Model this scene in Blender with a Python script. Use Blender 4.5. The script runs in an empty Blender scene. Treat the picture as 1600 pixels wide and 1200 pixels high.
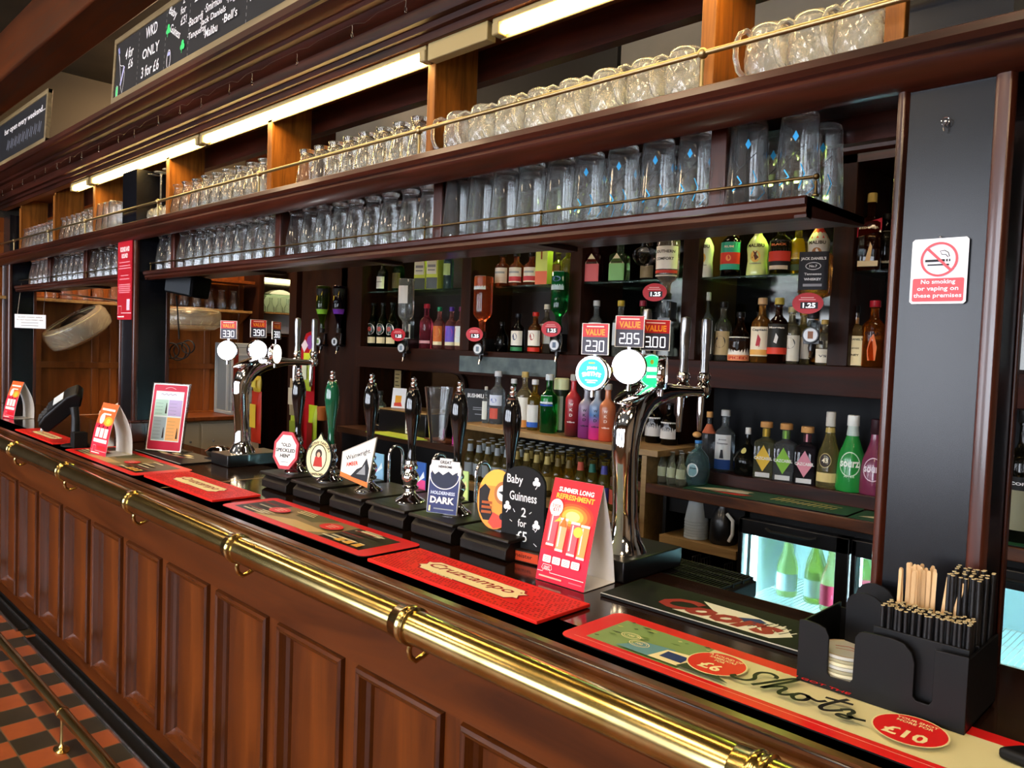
import bpy, math, random
from mathutils import Vector, Matrix
random.seed(7)
PI = math.pi
SC = bpy.context.scene
COL = SC.collection

# ---------------------------------------------------------------- camera model
F = 1220.37
RR = ((0.709384, 0.703878, 0.036480), (0.058043, -0.006758, -0.998291), (-0.702429, 0.710289, -0.045649))
CAM = Vector((0, 0, 1.65))
def ray(px, py):
    d = ((px - 800.0), (py - 600.0), F)
    return Vector([sum(d[i] * RR[i][k] for i in range(3)) for k in range(3)])
def onz(px, py, z):
    r = ray(px, py); return CAM + r * ((z - CAM.z) / r.z)
def ony(px, py, y):
    r = ray(px, py); return CAM + r * (y / r.y)
def onx(px, py, x):
    r = ray(px, py); return CAM + r * (x / r.x)

# ---------------------------------------------------------------- materials
def lin(c):
    if isinstance(c, str):
        c = [int(c[i:i + 2], 16) / 255 for i in (0, 2, 4)]
        c = [x / 12.92 if x <= .04045 else ((x + .055) / 1.055) ** 2.4 for x in c]
    return (c[0], c[1], c[2], 1)
_M = {}
def mat(key, base, rough=.5, metal=0, trans=0, ior=1.45, emit=None, es=0, coat=0, spec=.5, bump=0, bscale=60):
    if key in _M: return _M[key]
    m = bpy.data.materials.new(key); m.use_nodes = True
    nt = m.node_tree; b = nt.nodes['Principled BSDF']
    b.inputs['Base Color'].default_value = lin(base)
    b.inputs['Roughness'].default_value = rough
    b.inputs['Metallic'].default_value = metal
    b.inputs['Transmission Weight'].default_value = trans
    b.inputs['IOR'].default_value = ior
    b.inputs['Coat Weight'].default_value = coat
    b.inputs['Specular IOR Level'].default_value = spec
    if emit:
        b.inputs['Emission Color'].default_value = lin(emit); b.inputs['Emission Strength'].default_value = es
    if bump:
        tc = nt.nodes.new('ShaderNodeTexCoord'); n = nt.nodes.new('ShaderNodeTexNoise'); n.inputs['Scale'].default_value = bscale
        n.inputs['Detail'].default_value = 4
        bp = nt.nodes.new('ShaderNodeBump'); bp.inputs['Strength'].default_value = bump; bp.inputs['Distance'].default_value = .002
        nt.links.new(tc.outputs['Object'], n.inputs['Vector']); nt.links.new(n.outputs['Fac'], bp.inputs['Height'])
        nt.links.new(bp.outputs['Normal'], b.inputs['Normal'])
    _M[key] = m
    return m
def c(hexs, rough=.45, **k):
    k.setdefault('spec', .25)
    return mat('paint ' + hexs + ' %.2f' % rough + (' e%.1f' % k['es'] if 'es' in k else ''), hexs, rough, **k)
def wood(key, ca, cb, axis='x', scale=14, rough=.3, coat=.3, stretch=14, bump=.06, spec=.5):
    if key in _M: return _M[key]
    m = bpy.data.materials.new(key); m.use_nodes = True
    nt = m.node_tree; L = nt.links; b = nt.nodes['Principled BSDF']
    tc = nt.nodes.new('ShaderNodeTexCoord'); mp = nt.nodes.new('ShaderNodeMapping')
    s = {'x': (1, stretch, stretch), 'y': (stretch, 1, stretch), 'z': (stretch, stretch, 1)}[axis]
    mp.inputs['Scale'].default_value = s
    n = nt.nodes.new('ShaderNodeTexNoise'); n.inputs['Scale'].default_value = scale / 8; n.inputs['Detail'].default_value = 9
    n.inputs['Roughness'].default_value = .62; n.inputs['Distortion'].default_value = .8
    n2 = nt.nodes.new('ShaderNodeTexNoise'); n2.inputs['Scale'].default_value = 1.7; n2.inputs['Detail'].default_value = 3
    r = nt.nodes.new('ShaderNodeValToRGB'); e = r.color_ramp.elements
    e[0].position = .32; e[0].color = lin(ca); e[1].position = .7; e[1].color = lin(cb)
    mx = nt.nodes.new('ShaderNodeMix'); mx.data_type = 'RGBA'; mx.blend_type = 'MULTIPLY'; mx.inputs['Factor'].default_value = .45
    L.new(tc.outputs['Object'], mp.inputs['Vector']); L.new(mp.outputs['Vector'], n.inputs['Vector'])
    L.new(tc.outputs['Object'], n2.inputs['Vector']); L.new(n.outputs['Fac'], r.inputs['Fac'])
    L.new(r.outputs['Color'], mx.inputs[6]); L.new(n2.outputs['Fac'], mx.inputs[7])
    L.new(mx.outputs[2], b.inputs['Base Color'])
    bp = nt.nodes.new('ShaderNodeBump'); bp.inputs['Strength'].default_value = bump; bp.inputs['Distance'].default_value = .003
    L.new(n.outputs['Fac'], bp.inputs['Height']); L.new(bp.outputs['Normal'], b.inputs['Normal'])
    mr = nt.nodes.new('ShaderNodeMapRange'); mr.inputs['To Min'].default_value = rough * .7; mr.inputs['To Max'].default_value = rough * 1.4
    L.new(n.outputs['Fac'], mr.inputs['Value']); L.new(mr.outputs['Result'], b.inputs['Roughness'])
    b.inputs['Coat Weight'].default_value = coat; b.inputs['Coat Roughness'].default_value = .12; b.inputs['Specular IOR Level'].default_value = spec
    _M[key] = m
    return m
def noisy(key, ca, cb, scale=20, rough=.4, metal=0, coat=0, p0=.35, p1=.7, bump=0):
    if key in _M: return _M[key]
    m = mat(key, ca, rough, metal, coat=coat); nt = m.node_tree; b = nt.nodes['Principled BSDF']
    tc = nt.nodes.new('ShaderNodeTexCoord'); n = nt.nodes.new('ShaderNodeTexNoise'); n.inputs['Scale'].default_value = scale
    n.inputs['Detail'].default_value = 6
    r = nt.nodes.new('ShaderNodeValToRGB'); e = r.color_ramp.elements
    e[0].position = p0; e[0].color = lin(ca); e[1].position = p1; e[1].color = lin(cb)
    nt.links.new(tc.outputs['Object'], n.inputs['Vector']); nt.links.new(n.outputs['Fac'], r.inputs['Fac'])
    nt.links.new(r.outputs['Color'], b.inputs['Base Color'])
    if bump:
        bp = nt.nodes.new('ShaderNodeBump'); bp.inputs['Strength'].default_value = bump; bp.inputs['Distance'].default_value = .004
        nt.links.new(n.outputs['Fac'], bp.inputs['Height']); nt.links.new(bp.outputs['Normal'], b.inputs['Normal'])
    return m
def gradz(key, stops, z0, z1, rough=.35, coat=.3):
    """colour printed on a bottle that changes with its height (object space)"""
    if key in _M: return _M[key]
    m = mat(key, stops[0][1], rough, coat=coat); nt = m.node_tree; b = nt.nodes['Principled BSDF']
    tc = nt.nodes.new('ShaderNodeTexCoord'); sp = nt.nodes.new('ShaderNodeSeparateXYZ'); mr = nt.nodes.new('ShaderNodeMapRange')
    mr.inputs['From Min'].default_value = z0; mr.inputs['From Max'].default_value = z1
    r = nt.nodes.new('ShaderNodeValToRGB'); e = r.color_ramp.elements
    e[0].position = stops[0][0]; e[0].color = lin(stops[0][1]); e[1].position = stops[-1][0]; e[1].color = lin(stops[-1][1])
    for p, cc in stops[1:-1]:
        q = e.new(p); q.color = lin(cc)
    nt.links.new(tc.outputs['Object'], sp.inputs[0]); nt.links.new(sp.outputs['Z'], mr.inputs['Value'])
    nt.links.new(mr.outputs['Result'], r.inputs['Fac']); nt.links.new(r.outputs['Color'], b.inputs['Base Color'])
    return m
def glassm(key, colr, rough=0.0, ior=1.46, tr=.0, tw=1):
    if key in _M: return _M[key]
    m = mat(key, colr, rough, trans=tw, ior=ior)
    if tr:
        nt = m.node_tree; b = nt.nodes['Principled BSDF']; o = nt.nodes['Material Output']
        t = nt.nodes.new('ShaderNodeBsdfTransparent'); t.inputs[0].default_value = lin(colr)
        x = nt.nodes.new('ShaderNodeMixShader'); x.inputs[0].default_value = tr
        nt.links.new(b.outputs[0], x.inputs[1]); nt.links.new(t.outputs[0], x.inputs[2]); nt.links.new(x.outputs[0], o.inputs[0])
    return m

# ---------------------------------------------------------------- mesh builder
class MB:
    def __init__(s): s.v = []; s.f = []; s.m = []; s.mats = []
    def mi(s, m):
        if m not in s.mats: s.mats.append(m)
        return s.mats.index(m)
    def add(s, vs, fs, m):
        o = len(s.v); k = s.mi(m)
        s.v += [tuple(p) for p in vs]
        for f in fs: s.f.append(tuple(i + o for i in f)); s.m.append(k)
        return s
    def box(s, x0, x1, y0, y1, z0, z1, m):
        vs = [(x, y, z) for z in (z0, z1) for y in (y0, y1) for x in (x0, x1)]
        return s.add(vs, [(0, 2, 3, 1), (4, 5, 7, 6), (0, 1, 5, 4), (2, 6, 7, 3), (0, 4, 6, 2), (1, 3, 7, 5)], m)
    def cbox(s, cx, cy, cz, w, d, h, m): return s.box(cx - w / 2, cx + w / 2, cy - d / 2, cy + d / 2, cz - h / 2, cz + h / 2, m)
    def prism(s, poly, axis, a, b, m):
        """closed 2D polygon extruded along an axis; poly in the two other axes in order"""
        def pt(u, v, t): return {'x': (t, u, v), 'y': (u, t, v), 'z': (u, v, t)}[axis]
        n = len(poly); vs = [pt(u, v, a) for u, v in poly] + [pt(u, v, b) for u, v in poly]
        area = sum(poly[i][0] * poly[(i + 1) % n][1] - poly[(i + 1) % n][0] * poly[i][1] for i in range(n))
        fl = (area > 0) != (axis == 'y')
        if b < a: fl = not fl
        fs = [tuple(range(n))[::-1], tuple(range(n, 2 * n))] + [(i, (i + 1) % n, n + (i + 1) % n, n + i) for i in range(n)]
        if not fl: fs = [f[::-1] for f in fs]
        return s.add(vs, fs, m)
    def lathe(s, prof, m, c=(0, 0, 0), n=20, sx=1, sy=1, sq=0, axis='z'):
        """prof [(r,z)], closed at both ends when r==0; sq>0 squares the section"""
        vs = []; fs = []; rows = []
        for r, z in prof:
            if r <= 1e-7: rows.append([len(vs)]); vs.append((0, 0, z))
            else:
                row = []
                for i in range(n):
                    a = 2 * PI * (i + .5) / n; ca, sa = math.cos(a), math.sin(a)
                    k = 1
                    if sq:
                        e = 2 + 6 * sq; k = (abs(ca) ** e + abs(sa) ** e) ** (-1 / e)
                    row.append(len(vs)); vs.append((r * ca * sx * k, r * sa * sy * k, z))
                rows.append(row)
        for A, B in zip(rows, rows[1:]):
            if len(A) == 1 and len(B) == 1: continue
            for i in range(n):
                j = (i + 1) % n
                if len(A) == 1: fs.append((A[0], B[j], B[i]))
                elif len(B) == 1: fs.append((A[i], A[j], B[0]))
                else: fs.append((A[i], A[j], B[j], B[i]))
        if axis == 'x': vs = [(z, y, -x) for x, y, z in vs]
        if axis == 'y': vs = [(x, z, -y) for x, y, z in vs]
        vs = [(x + c[0], y + c[1], z + c[2]) for x, y, z in vs]
        return s.add(vs, fs, m)
    def cyl(s, p, q, r, m, r2=None, n=16, cap=True):
        p = Vector(p); q = Vector(q); return s.tube([p, q], [r, r if r2 is None else r2], m, n, cap)
    def tube(s, path, r, m, n=10, cap=True, closed=False):
        path = [Vector(p) for p in path]; N = len(path)
        if not isinstance(r, (list, tuple)): r = [r] * N
        vs = []; fs = []; up = None
        for i, p in enumerate(path):
            if closed: t = path[(i + 1) % N] - path[i - 1]
            else: t = path[min(i + 1, N - 1)] - path[max(i - 1, 0)]
            t.normalize()
            if up is None: up = Vector((0, 0, 1)) if abs(t.z) < .9 else Vector((1, 0, 0))
            a = t.cross(up); a.normalize(); bb = a.cross(t); bb.normalize(); up = bb
            rr = r[i]; ru, rv = rr if isinstance(rr, (tuple, list)) else (rr, rr)
            for k in range(n):
                an = 2 * PI * k / n; vs.append(p + a * math.cos(an) * ru + bb * math.sin(an) * rv)
        rng = N if closed else N - 1
        for i in range(rng):
            for k in range(n):
                j = (k + 1) % n; i2 = (i + 1) % N
                fs.append((i * n + k, i2 * n + k, i2 * n + j, i * n + j))
        if cap and not closed: fs += [tuple(range(n)), tuple(range((N - 1) * n, N * n))[::-1]]
        return s.add(vs, fs, m)
    def sphere(s, cc, r, m, n=14, sz=1.0):
        k = 8; return s.lathe([(r * math.sin(PI * i / k), -r * math.cos(PI * i / k) * sz) for i in range(k + 1)], m, cc, n)
    def build(s, name, parent=None, loc=(0, 0, 0), rot=(0, 0, 0), bevel=0, smooth=True, seg=2, ang=40):
        me = bpy.data.meshes.new(name); me.from_pydata([tuple(v) for v in s.v], [], s.f)
        for m in s.mats: me.materials.append(m)
        me.polygons.foreach_set('material_index', s.m)
        me.polygons.foreach_set('use_smooth', [smooth] * len(s.f))
        me.validate(); me.update()
        if smooth: me.set_sharp_from_angle(angle=math.radians(ang))
        o = bpy.data.objects.new(name, me); COL.objects.link(o)
        o.location = loc; o.rotation_euler = rot
        if parent: o.parent = parent
        if bevel:
            b = o.modifiers.new('bevel', 'BEVEL'); b.width = bevel; b.segments = seg; b.limit_method = 'ANGLE'; b.angle_limit = math.radians(45)
        return o

def tag(o, label=None, cat=None, group=None, kind=None):
    if label: o['label'] = label
    if cat: o['category'] = cat
    if group: o['group'] = group
    if kind: o['kind'] = kind
    return o
def thing(name, label, cat, loc=(0, 0, 0), rot=(0, 0, 0), group=None):
    o = bpy.data.objects.new(name, None); COL.objects.link(o); o.location = loc; o.rotation_euler = rot
    o.empty_display_size = .02
    return tag(o, label, cat, group)
def dup(root, loc, rot=None, label=None, group=None):
    r = root.copy(); COL.objects.link(r); r.location = loc
    if rot is not None: r.rotation_euler = rot
    if label: r['label'] = label
    if group: r['group'] = group
    for ch in list(root.children):
        k = ch.copy(); COL.objects.link(k); k.parent = r
        for g in list(ch.children):
            d = g.copy(); COL.objects.link(d); d.parent = k
    return r

# ---------------------------------------------------------------- 2D artwork
_T = {}
def glyphs(text, bold=0, shear=0, sp=1):
    k = (text, bold, shear, sp)
    if k in _T: return _T[k]
    cu = bpy.data.curves.new('t', 'FONT'); cu.body = text; cu.size = 1; cu.offset = bold; cu.shear = shear; cu.space_character = sp
    cu.align_x = 'CENTER'; cu.align_y = 'CENTER'; cu.resolution_u = 2; cu.fill_mode = 'FRONT'
    ob = bpy.data.objects.new('t', cu); COL.objects.link(ob)
    dg = bpy.context.evaluated_depsgraph_get(); ev = ob.evaluated_get(dg); me = ev.to_mesh()
    vs = [(v.co.x, v.co.y) for v in me.vertices]; fs = [tuple(p.vertices) for p in me.polygons]
    ev.to_mesh_clear(); bpy.data.objects.remove(ob); bpy.data.curves.remove(cu)
    if vs:
        x0 = min(v[0] for v in vs); x1 = max(v[0] for v in vs); y0 = min(v[1] for v in vs); y1 = max(v[1] for v in vs)
        vs = [(a - (x0 + x1) / 2, b - (y0 + y1) / 2) for a, b in vs]; wh = (x1 - x0, y1 - y0)
    else: wh = (1, 1)
    _T[k] = (vs, fs, wh); return _T[k]
class Art:
    """flat drawing in metres; every call adds one layer above the last"""
    def __init__(s, step=.00025): s.items = []; s.h = 0; s.step = step
    def _a(s, vs, fs, m, up=True):
        if up: s.h += s.step
        # make every face counter-clockwise
        out = []
        for f in fs:
            ar = sum(vs[f[i]][0] * vs[f[(i + 1) % len(f)]][1] - vs[f[(i + 1) % len(f)]][0] * vs[f[i]][1] for i in range(len(f)))
            out.append(f if ar > 0 else f[::-1])
        s.items.append((vs, out, m, s.h)); return s
    def rect(s, x0, x1, y0, y1, m, n=1, r=0, up=True):
        if r:
            p = []
            for cx, cy, a0 in ((x1 - r, y0 + r, -90), (x1 - r, y1 - r, 0), (x0 + r, y1 - r, 90), (x0 + r, y0 + r, 180)):
                for k in range(5):
                    a = math.radians(a0 + k * 22.5); p.append((cx + r * math.cos(a), cy + r * math.sin(a)))
            return s._a(p, [tuple(range(len(p)))], m, up)
        vs = []; fs = []
        for i in range(n + 1):
            x = x0 + (x1 - x0) * i / n; vs += [(x, y0), (x, y1)]
        for i in range(n): fs.append((2 * i, 2 * i + 2, 2 * i + 3, 2 * i + 1))
        return s._a(vs, fs, m, up)
    def ell(s, cx, cy, rx, ry, m, n=24, up=True):
        vs = [(cx + rx * math.cos(2 * PI * k / n), cy + ry * math.sin(2 * PI * k / n)) for k in range(n)]
        return s._a(vs, [tuple(range(n))], m, up)
    def ring(s, cx, cy, rx, ry, w, m, n=28, up=True):
        vs = []
        for k in range(n):
            a = 2 * PI * k / n; ca, sa = math.cos(a), math.sin(a)
            vs += [(cx + rx * ca, cy + ry * sa), (cx + (rx - w) * ca, cy + (ry - w) * sa)]
        return s._a(vs, [(2 * k, 2 * ((k + 1) % n), 2 * ((k + 1) % n) + 1, 2 * k + 1) for k in range(n)], m, up)
    def poly(s, pts, m, up=True): return s._a(list(pts), [tuple(range(len(pts)))], m, up)
    def line(s, pts, w, m, up=True):
        vs = []; fs = []
        for i, p in enumerate(pts):
            a = pts[max(i - 1, 0)]; b = pts[min(i + 1, len(pts) - 1)]
            dx, dy = b[0] - a[0], b[1] - a[1]; l = math.hypot(dx, dy) or 1
            nx, ny = -dy / l * w / 2, dx / l * w / 2
            vs += [(p[0] + nx, p[1] + ny), (p[0] - nx, p[1] - ny)]
        for i in range(len(pts) - 1): fs.append((2 * i, 2 * i + 1, 2 * i + 3, 2 * i + 2))
        return s._a(vs, fs, m, up)
    def text(s, t, cx, cy, h, m, w=None, bold=0, shear=0, rot=0, sp=1, arc=0, up=True):
        """h = height of the string box; w squeezes it to a width; arc bends it (radius)"""
        vs, fs, (tw, th) = glyphs(t, bold, shear, sp)
        kx = ky = h / th
        if w: kx = w / tw
        ca, sa = math.cos(rot), math.sin(rot); out = []
        for x, y in vs:
            x *= kx; y *= ky
            if arc:
                a = x / arc; x, y = (arc + y) * math.sin(a), (arc + y) * math.cos(a) - arc
            out.append((cx + x * ca - y * sa, cy + x * sa + y * ca))
        return s._a(out, fs, m, up)
    def wrap(s, mb, fn):
        for vs, fs, m, h in s.items: mb.add([fn(x, y, h) for x, y in vs], fs, m)
        return mb
    def flat(s, mb, face='-y', at=(0, 0, 0)):
        ax, ay, az = at
        fn = {'-y': lambda x, y, h: (ax + x, ay - h, az + y), '+x': lambda x, y, h: (ax + h, ay + x, az + y),
              'z': lambda x, y, h: (ax + x, ay + y, az + h)}[face]
        return s.wrap(mb, fn)
    def cyl(s, mb, r, z0=0, a0=-PI / 2, sy=1):
        return s.wrap(mb, lambda x, y, h: ((r + h) * math.cos(a0 + x / r), (r * sy + h) * math.sin(a0 + x / r), z0 + y))
# ---------------------------------------------------------------- camera, render, world
cd = bpy.data.cameras.new('camera'); cam = bpy.data.objects.new('camera', cd); COL.objects.link(cam)
cd.sensor_width = 36; cd.sensor_fit = 'HORIZONTAL'; cd.lens = F / 1600 * 36; cd.clip_start = .02
r_, d_, f_ = [Vector(q) for q in RR]
mw = Matrix((( r_.x, -d_.x, -f_.x, 0), (r_.y, -d_.y, -f_.y, 0), (r_.z, -d_.z, -f_.z, 0), (0, 0, 0, 1)))
mw.translation = CAM; cam.matrix_world = mw; SC.camera = cam
SC.view_settings.view_transform = 'Standard'; SC.view_settings.look = 'None'; SC.view_settings.gamma = 1
SC.view_settings.use_curve_mapping = False; SC.view_settings.exposure = 1.58
SC.cycles.use_denoising = True; SC.cycles.max_bounces = 14; SC.cycles.transmission_bounces = 12
SC.cycles.transparent_max_bounces = 16; SC.cycles.glossy_bounces = 5; SC.cycles.diffuse_bounces = 3
SC.cycles.sample_clamp_indirect = 4
W = bpy.data.worlds.new('world'); SC.world = W; W.use_nodes = True
W.node_tree.nodes['Background'].inputs[0].default_value = (.9, .95, 1, 1); W.node_tree.nodes['Background'].inputs[1].default_value = .25

# ---------------------------------------------------------------- common materials
MAHOG = wood('dark mahogany', '200b05', '4c1c0c', 'x', 14, .34, .15, spec=.3)
MAHOGZ = wood('dark mahogany upright', '260e06', '582412', 'z', 14, .28, .35)
MAHOGY = wood('dark mahogany crosswise', '1c0a05', '40170a', 'y', 14, .4, .0, spec=.25)
ORW = wood('orange pine upright', '6e3c0e', 'a86824', 'z', 26, .5, .0, 12, spec=.2)
ORX = wood('orange pine lengthwise', '5e2c0c', '8a4a1a', 'x', 18, .42, .1)
BARW = wood('bar front oak', '4a2004', '783a08', 'z', 9, .4, .0, 9, spec=.2)
BARX = wood('bar front oak rail', '4a2004', '723607', 'x', 9, .4, .0, 9, spec=.2)
MOULD = wood('bar moulding wood', '381804', '6a3208', 'z', 12, .25, .15, spec=.35)
MOULDX = wood('bar moulding wood lengthwise', '3c1a05', '74380a', 'x', 12, .22, .2, spec=.4)
TOPW = wood('bar top polished wood', '150a06', '2e1a10', 'x', 10, .12, .5, 10, .01)
NOSE = wood('bar nosing worn wood', '2a1005', '74401a', 'x', 26, .3, .15, 5, .25, spec=.4)
WALLW = wood('honey oak wall panel', '6b3108', 'a05a1c', 'z', 9, .4, .2, 8)
BACKW = wood('back bar dark oak', '1c0d07', '3a1a0b', 'x', 12, .5, .0, spec=.15)
BACKZ = wood('back bar dark oak upright', '1c0d07', '3a1a0b', 'z', 12, .5, .0, spec=.15)
PLY = wood('pale plywood', '8a6a3c', 'b8935a', 'x', 12, .5, .05)
BLACK = mat('black lacquer', '0c0c0e', .32, coat=.2)
BLACKM = mat('black matt', '0a0a0b', .6, spec=.25)
COLF = noisy('black lacquer column face', '06070b', '0c0e16', 5, .27, coat=.0)
COLF.node_tree.nodes['Principled BSDF'].inputs['Specular IOR Level'].default_value = .4
BRASS = noisy('polished brass', 'b09858', 'cfba80', 9, .19, 1, p0=.3, p1=.75)
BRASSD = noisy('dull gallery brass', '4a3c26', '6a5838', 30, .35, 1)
CHROME = mat('chrome', 'e6e6ea', .05, 1)
STEEL = noisy('brushed steel', '8f9092', 'b4b5b8', 40, .28, 1)
WHITE = c('e9e9e6', .5)
INK = c('14141a', .5)
MIRROR = mat('old mirror', '6f6a62', .06, 1)

def struct(o, kind='structure'): o['kind'] = kind; return o

# ---------------------------------------------------------------- floor of clay tiles
m = mat('quarry tiles', '7a3a18', .38); nt = m.node_tree; L = nt.links; b = nt.nodes['Principled BSDF']
tc = nt.nodes.new('ShaderNodeTexCoord'); sp = nt.nodes.new('ShaderNodeSeparateXYZ'); L.new(tc.outputs['Object'], sp.inputs[0])
def mth(op, a, bb=None, cc=None):
    n = nt.nodes.new('ShaderNodeMath'); n.operation = op
    for i, v in enumerate((a, bb, cc)):
        if v is None: continue
        if isinstance(v, (int, float)): n.inputs[i].default_value = v
        else: L.new(v, n.inputs[i])
    return n.outputs[0]
tx = mth('DIVIDE', mth('ADD', sp.outputs['X'], 3.557), .15)
far = mth('GREATER_THAN', sp.outputs['Y'], .935)
py1 = mth('DIVIDE', mth('SUBTRACT', sp.outputs['Y'], .935), .14)
py2 = mth('DIVIDE', mth('SUBTRACT', sp.outputs['Y'], .935), .1)
ty = mth('ADD', mth('MULTIPLY', py2, far), mth('MULTIPLY', py1, mth('SUBTRACT', 1.0, far)))
par = mth('MODULO', mth('ADD', mth('ABSOLUTE', mth('ADD', mth('FLOOR', tx), mth('FLOOR', ty))), 0.1), 2.0)
chk = mth('GREATER_THAN', par, 1.0)
fx = mth('ABSOLUTE', mth('SUBTRACT', mth('FRACT', tx), .5)); fy = mth('ABSOLUTE', mth('SUBTRACT', mth('FRACT', ty), .5))
gr = mth('GREATER_THAN', mth('MAXIMUM', fx, fy), .482)
nz = nt.nodes.new('ShaderNodeTexNoise'); nz.inputs['Scale'].default_value = 9; nz.inputs['Detail'].default_value = 6; L.new(tc.outputs['Object'], nz.inputs['Vector'])
def mixc(f, a, bb):
    n = nt.nodes.new('ShaderNodeMix'); n.data_type = 'RGBA'
    if isinstance(f, float): n.inputs['Factor'].default_value = f
    else: L.new(f, n.inputs['Factor'])
    for i, v in ((6, a), (7, bb)):
        if isinstance(v, str): n.inputs[i].default_value = lin(v)
        else: L.new(v, n.inputs[i])
    return n.outputs[2]
red = mixc(nz.outputs['Fac'], '743414', 'a4542a'); blk = mixc(nz.outputs['Fac'], '1e1a14', '38301f')
L.new(mixc(gr, mixc(chk, red, blk), '5a4a34'), b.inputs['Base Color'])
bp = nt.nodes.new('ShaderNodeBump'); bp.inputs['Strength'].default_value = .4; bp.inputs['Distance'].default_value = .002
L.new(mth('SUBTRACT', 1.0, gr), bp.inputs['Height']); L.new(bp.outputs['Normal'], b.inputs['Normal'])
struct(MB().box(-9, 3, -4, 1.24, -.1, 0, m).build('floor'))
struct(MB().box(-9, 3, 1.24, 5.2, -.1, .0, mat('staff floor vinyl', '241f1b', .5)).build('floor_staff_side'))

# ---------------------------------------------------------------- shell
CEIL = noisy('dark olive ceiling', '2a2618', '3a3422', 3, .7)  # dark olive with random mottling
struct(MB().box(-9, 3, -4, 5.2, 3.7, 3.8, CEIL).build('ceiling'))
CREAM = noisy('grey painted plaster', '6a665c', '7e786c', 2, .7)
DARKP = mat('dark olive wall paint', '1e1a12', .7)
w = MB(); w.box(-5.25, 3, 3.3, 3.4, 0, 3.7, CREAM)
struct(w.build('wall_back'))
w = MB(); w.box(-9.1, -9, -4, 5.2, 0, 3.7, mat('dark wall', '2c2018', .6)); struct(w.build('wall_left'))
w = MB(); w.box(3, 3.1, -4, 5.2, 0, 3.7, mat('warm wall', '6b5a44', .7)); struct(w.build('wall_right'))
# customer side wall with daylight windows
w = MB(); cw = mat('lounge wall paper', '5c4a38', .7)
wins = [(-7.6, -6.2), (-5.4, -4.0), (-3.0, -1.4), (-.6, 1.0)]
xs = [-9] + [q for p in wins for q in p] + [3]
for i in range(0, len(xs), 2): w.box(xs[i], xs[i + 1], -4.1, -4, 0, 3.7, cw)
for a, bb in wins: w.box(a, bb, -4.1, -4, 0, .8, cw); w.box(a, bb, -4.1, -4, 3.0, 3.7, cw)
struct(w.build('wall_front'))
SKY = mat('daylight through glass', 'e6eefc', .5, emit='e6eefc', es=5.5)
for i, (a, bb) in enumerate(wins):
    g = struct(MB().box(a, bb, -4.08, -4.06, .8, 3.0, SKY).build('window_%d' % (i + 1)))
    f = MB(); fr = c('d8d4c8', .5)
    for x in (a + .03, (a + bb) / 2, bb - .03): f.box(x - .03, x + .03, -4.05, -3.98, .8, 3.0, fr)
    for z in (.83, 2.1, 2.97): f.box(a, bb, -4.05, -3.98, z - .03, z + .03, fr)
    f.build('window_frame', g)

dk_ = MB(); dk_.box(ony(745, 100, 3.29).x, ony(968, 100, 3.29).x, 3.27, 3.3, 2.55, 3.7, mat('black wall panel', '0d0b08', .7)); struct(dk_.build('trim_5'))  # plain black panel over part of the back wall
# panelled end wall beyond the bar
EW = -7.0
w = MB(); w.box(EW - .1, EW, 1.3, 3.44, 0, 2.5, WALLW); w.box(EW - .1, EW, -.2, 3.44, 2.5, 3.7, DARKP); w.box(EW - .1, EW, -.2, 1.3, 2.5, 3.7, DARKP); w.box(EW - .1, EW, 3.44, 5.2, 0, 3.7, BACKZ)
ew = struct(w.build('wall_end'))
t = MB()
for z, h in ((1.385, .05), (1.95 - .03, .02), (.95, .06), (2.35, .08)): t.box(EW, EW + .022, 1.3, 3.44, z - h / 2, z + h / 2, WALLW)
for y in (1.74, 2.16, 2.3, 2.72, 3.1, 3.42): t.box(EW, EW + .018, y - .028, y + .028, .9, 2.4, WALLW)
struct(t.build('trim_1', bevel=.004))
st = MB(); st.box(-5.35, -5.25, 3.0, 5.1, 0, 3.7, BACKZ); st.box(-7.2, -5.2, 5.1, 5.2, 0, 3.7, BACKZ); struct(st.build('wall_side_passage'))

# ceiling timbers on the customer side
BEAM = wood('varnished ceiling beam', '341607', '5a2a0c', 'x', 8, .6, .0, spec=.1)
struct(MB().box(-9, 3, 1.16, 1.36, 3.12, 3.4, BEAM).build('trim_2', bevel=.01))
b2 = MB()
for k in range(5): b2.box(-9 + 0, 3, .2 + .12 * k, .26 + .12 * k, 3.62 - .02 * k, 3.7, wood('dark ceiling moulding', '21160c', '3d2c18', 'x', 8, .4, .1))
struct(b2.build('trim_3', bevel=.01))

# ---------------------------------------------------------------- the bar counter
bar = thing('bar_counter', 'long dark-topped wooden bar counter with panelled oak front and rounded worn nosing', 'bar counter', (0, 0, 0))
X0, X1 = -7.4, .75
MB().box(X0, X1, 1.07, 1.66, 1.06, 1.1, TOPW).build('counter_top', bar, bevel=.002)
np_ = [(1.095, 1.1035), (1.078, 1.103), (1.066, 1.094), (1.064, 1.086), (1.056, 1.085), (1.044, 1.08), (1.034, 1.068), (1.03, 1.053), (1.034, 1.038), (1.046, 1.028), (1.06, 1.024), (1.075, 1.015), (1.1, 1.01), (1.2, 1.005), (1.2, 1.1), (1.095, 1.1)]
MB().prism(np_, 'x', X0, X1, NOSE).build('nosing', bar, ang=30)
MB().prism([(1.1, 1.02), (1.12, 1.01), (1.16, 1.0), (1.18, .985), (1.2, .965), (1.22, .96), (1.22, 1.03), (1.1, 1.03)], 'x', X0, X1, MOULDX).build('under_nosing_moulding', bar)
MB().box(X0, X1, 1.228, 1.26, .02, 1.04, BARW).build('carcass', bar)
k0 = -12; k1 = 5
px = [(-1.73 + .424 * k, -1.73 + .424 * k + .362) for k in range(k0, k1)]
fr = MB(); fr.box(X0, X1, 1.2, 1.23, .783, .99, BARX); fr.box(X0, X1, 1.2, 1.23, .03, .098, BARX)
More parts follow.
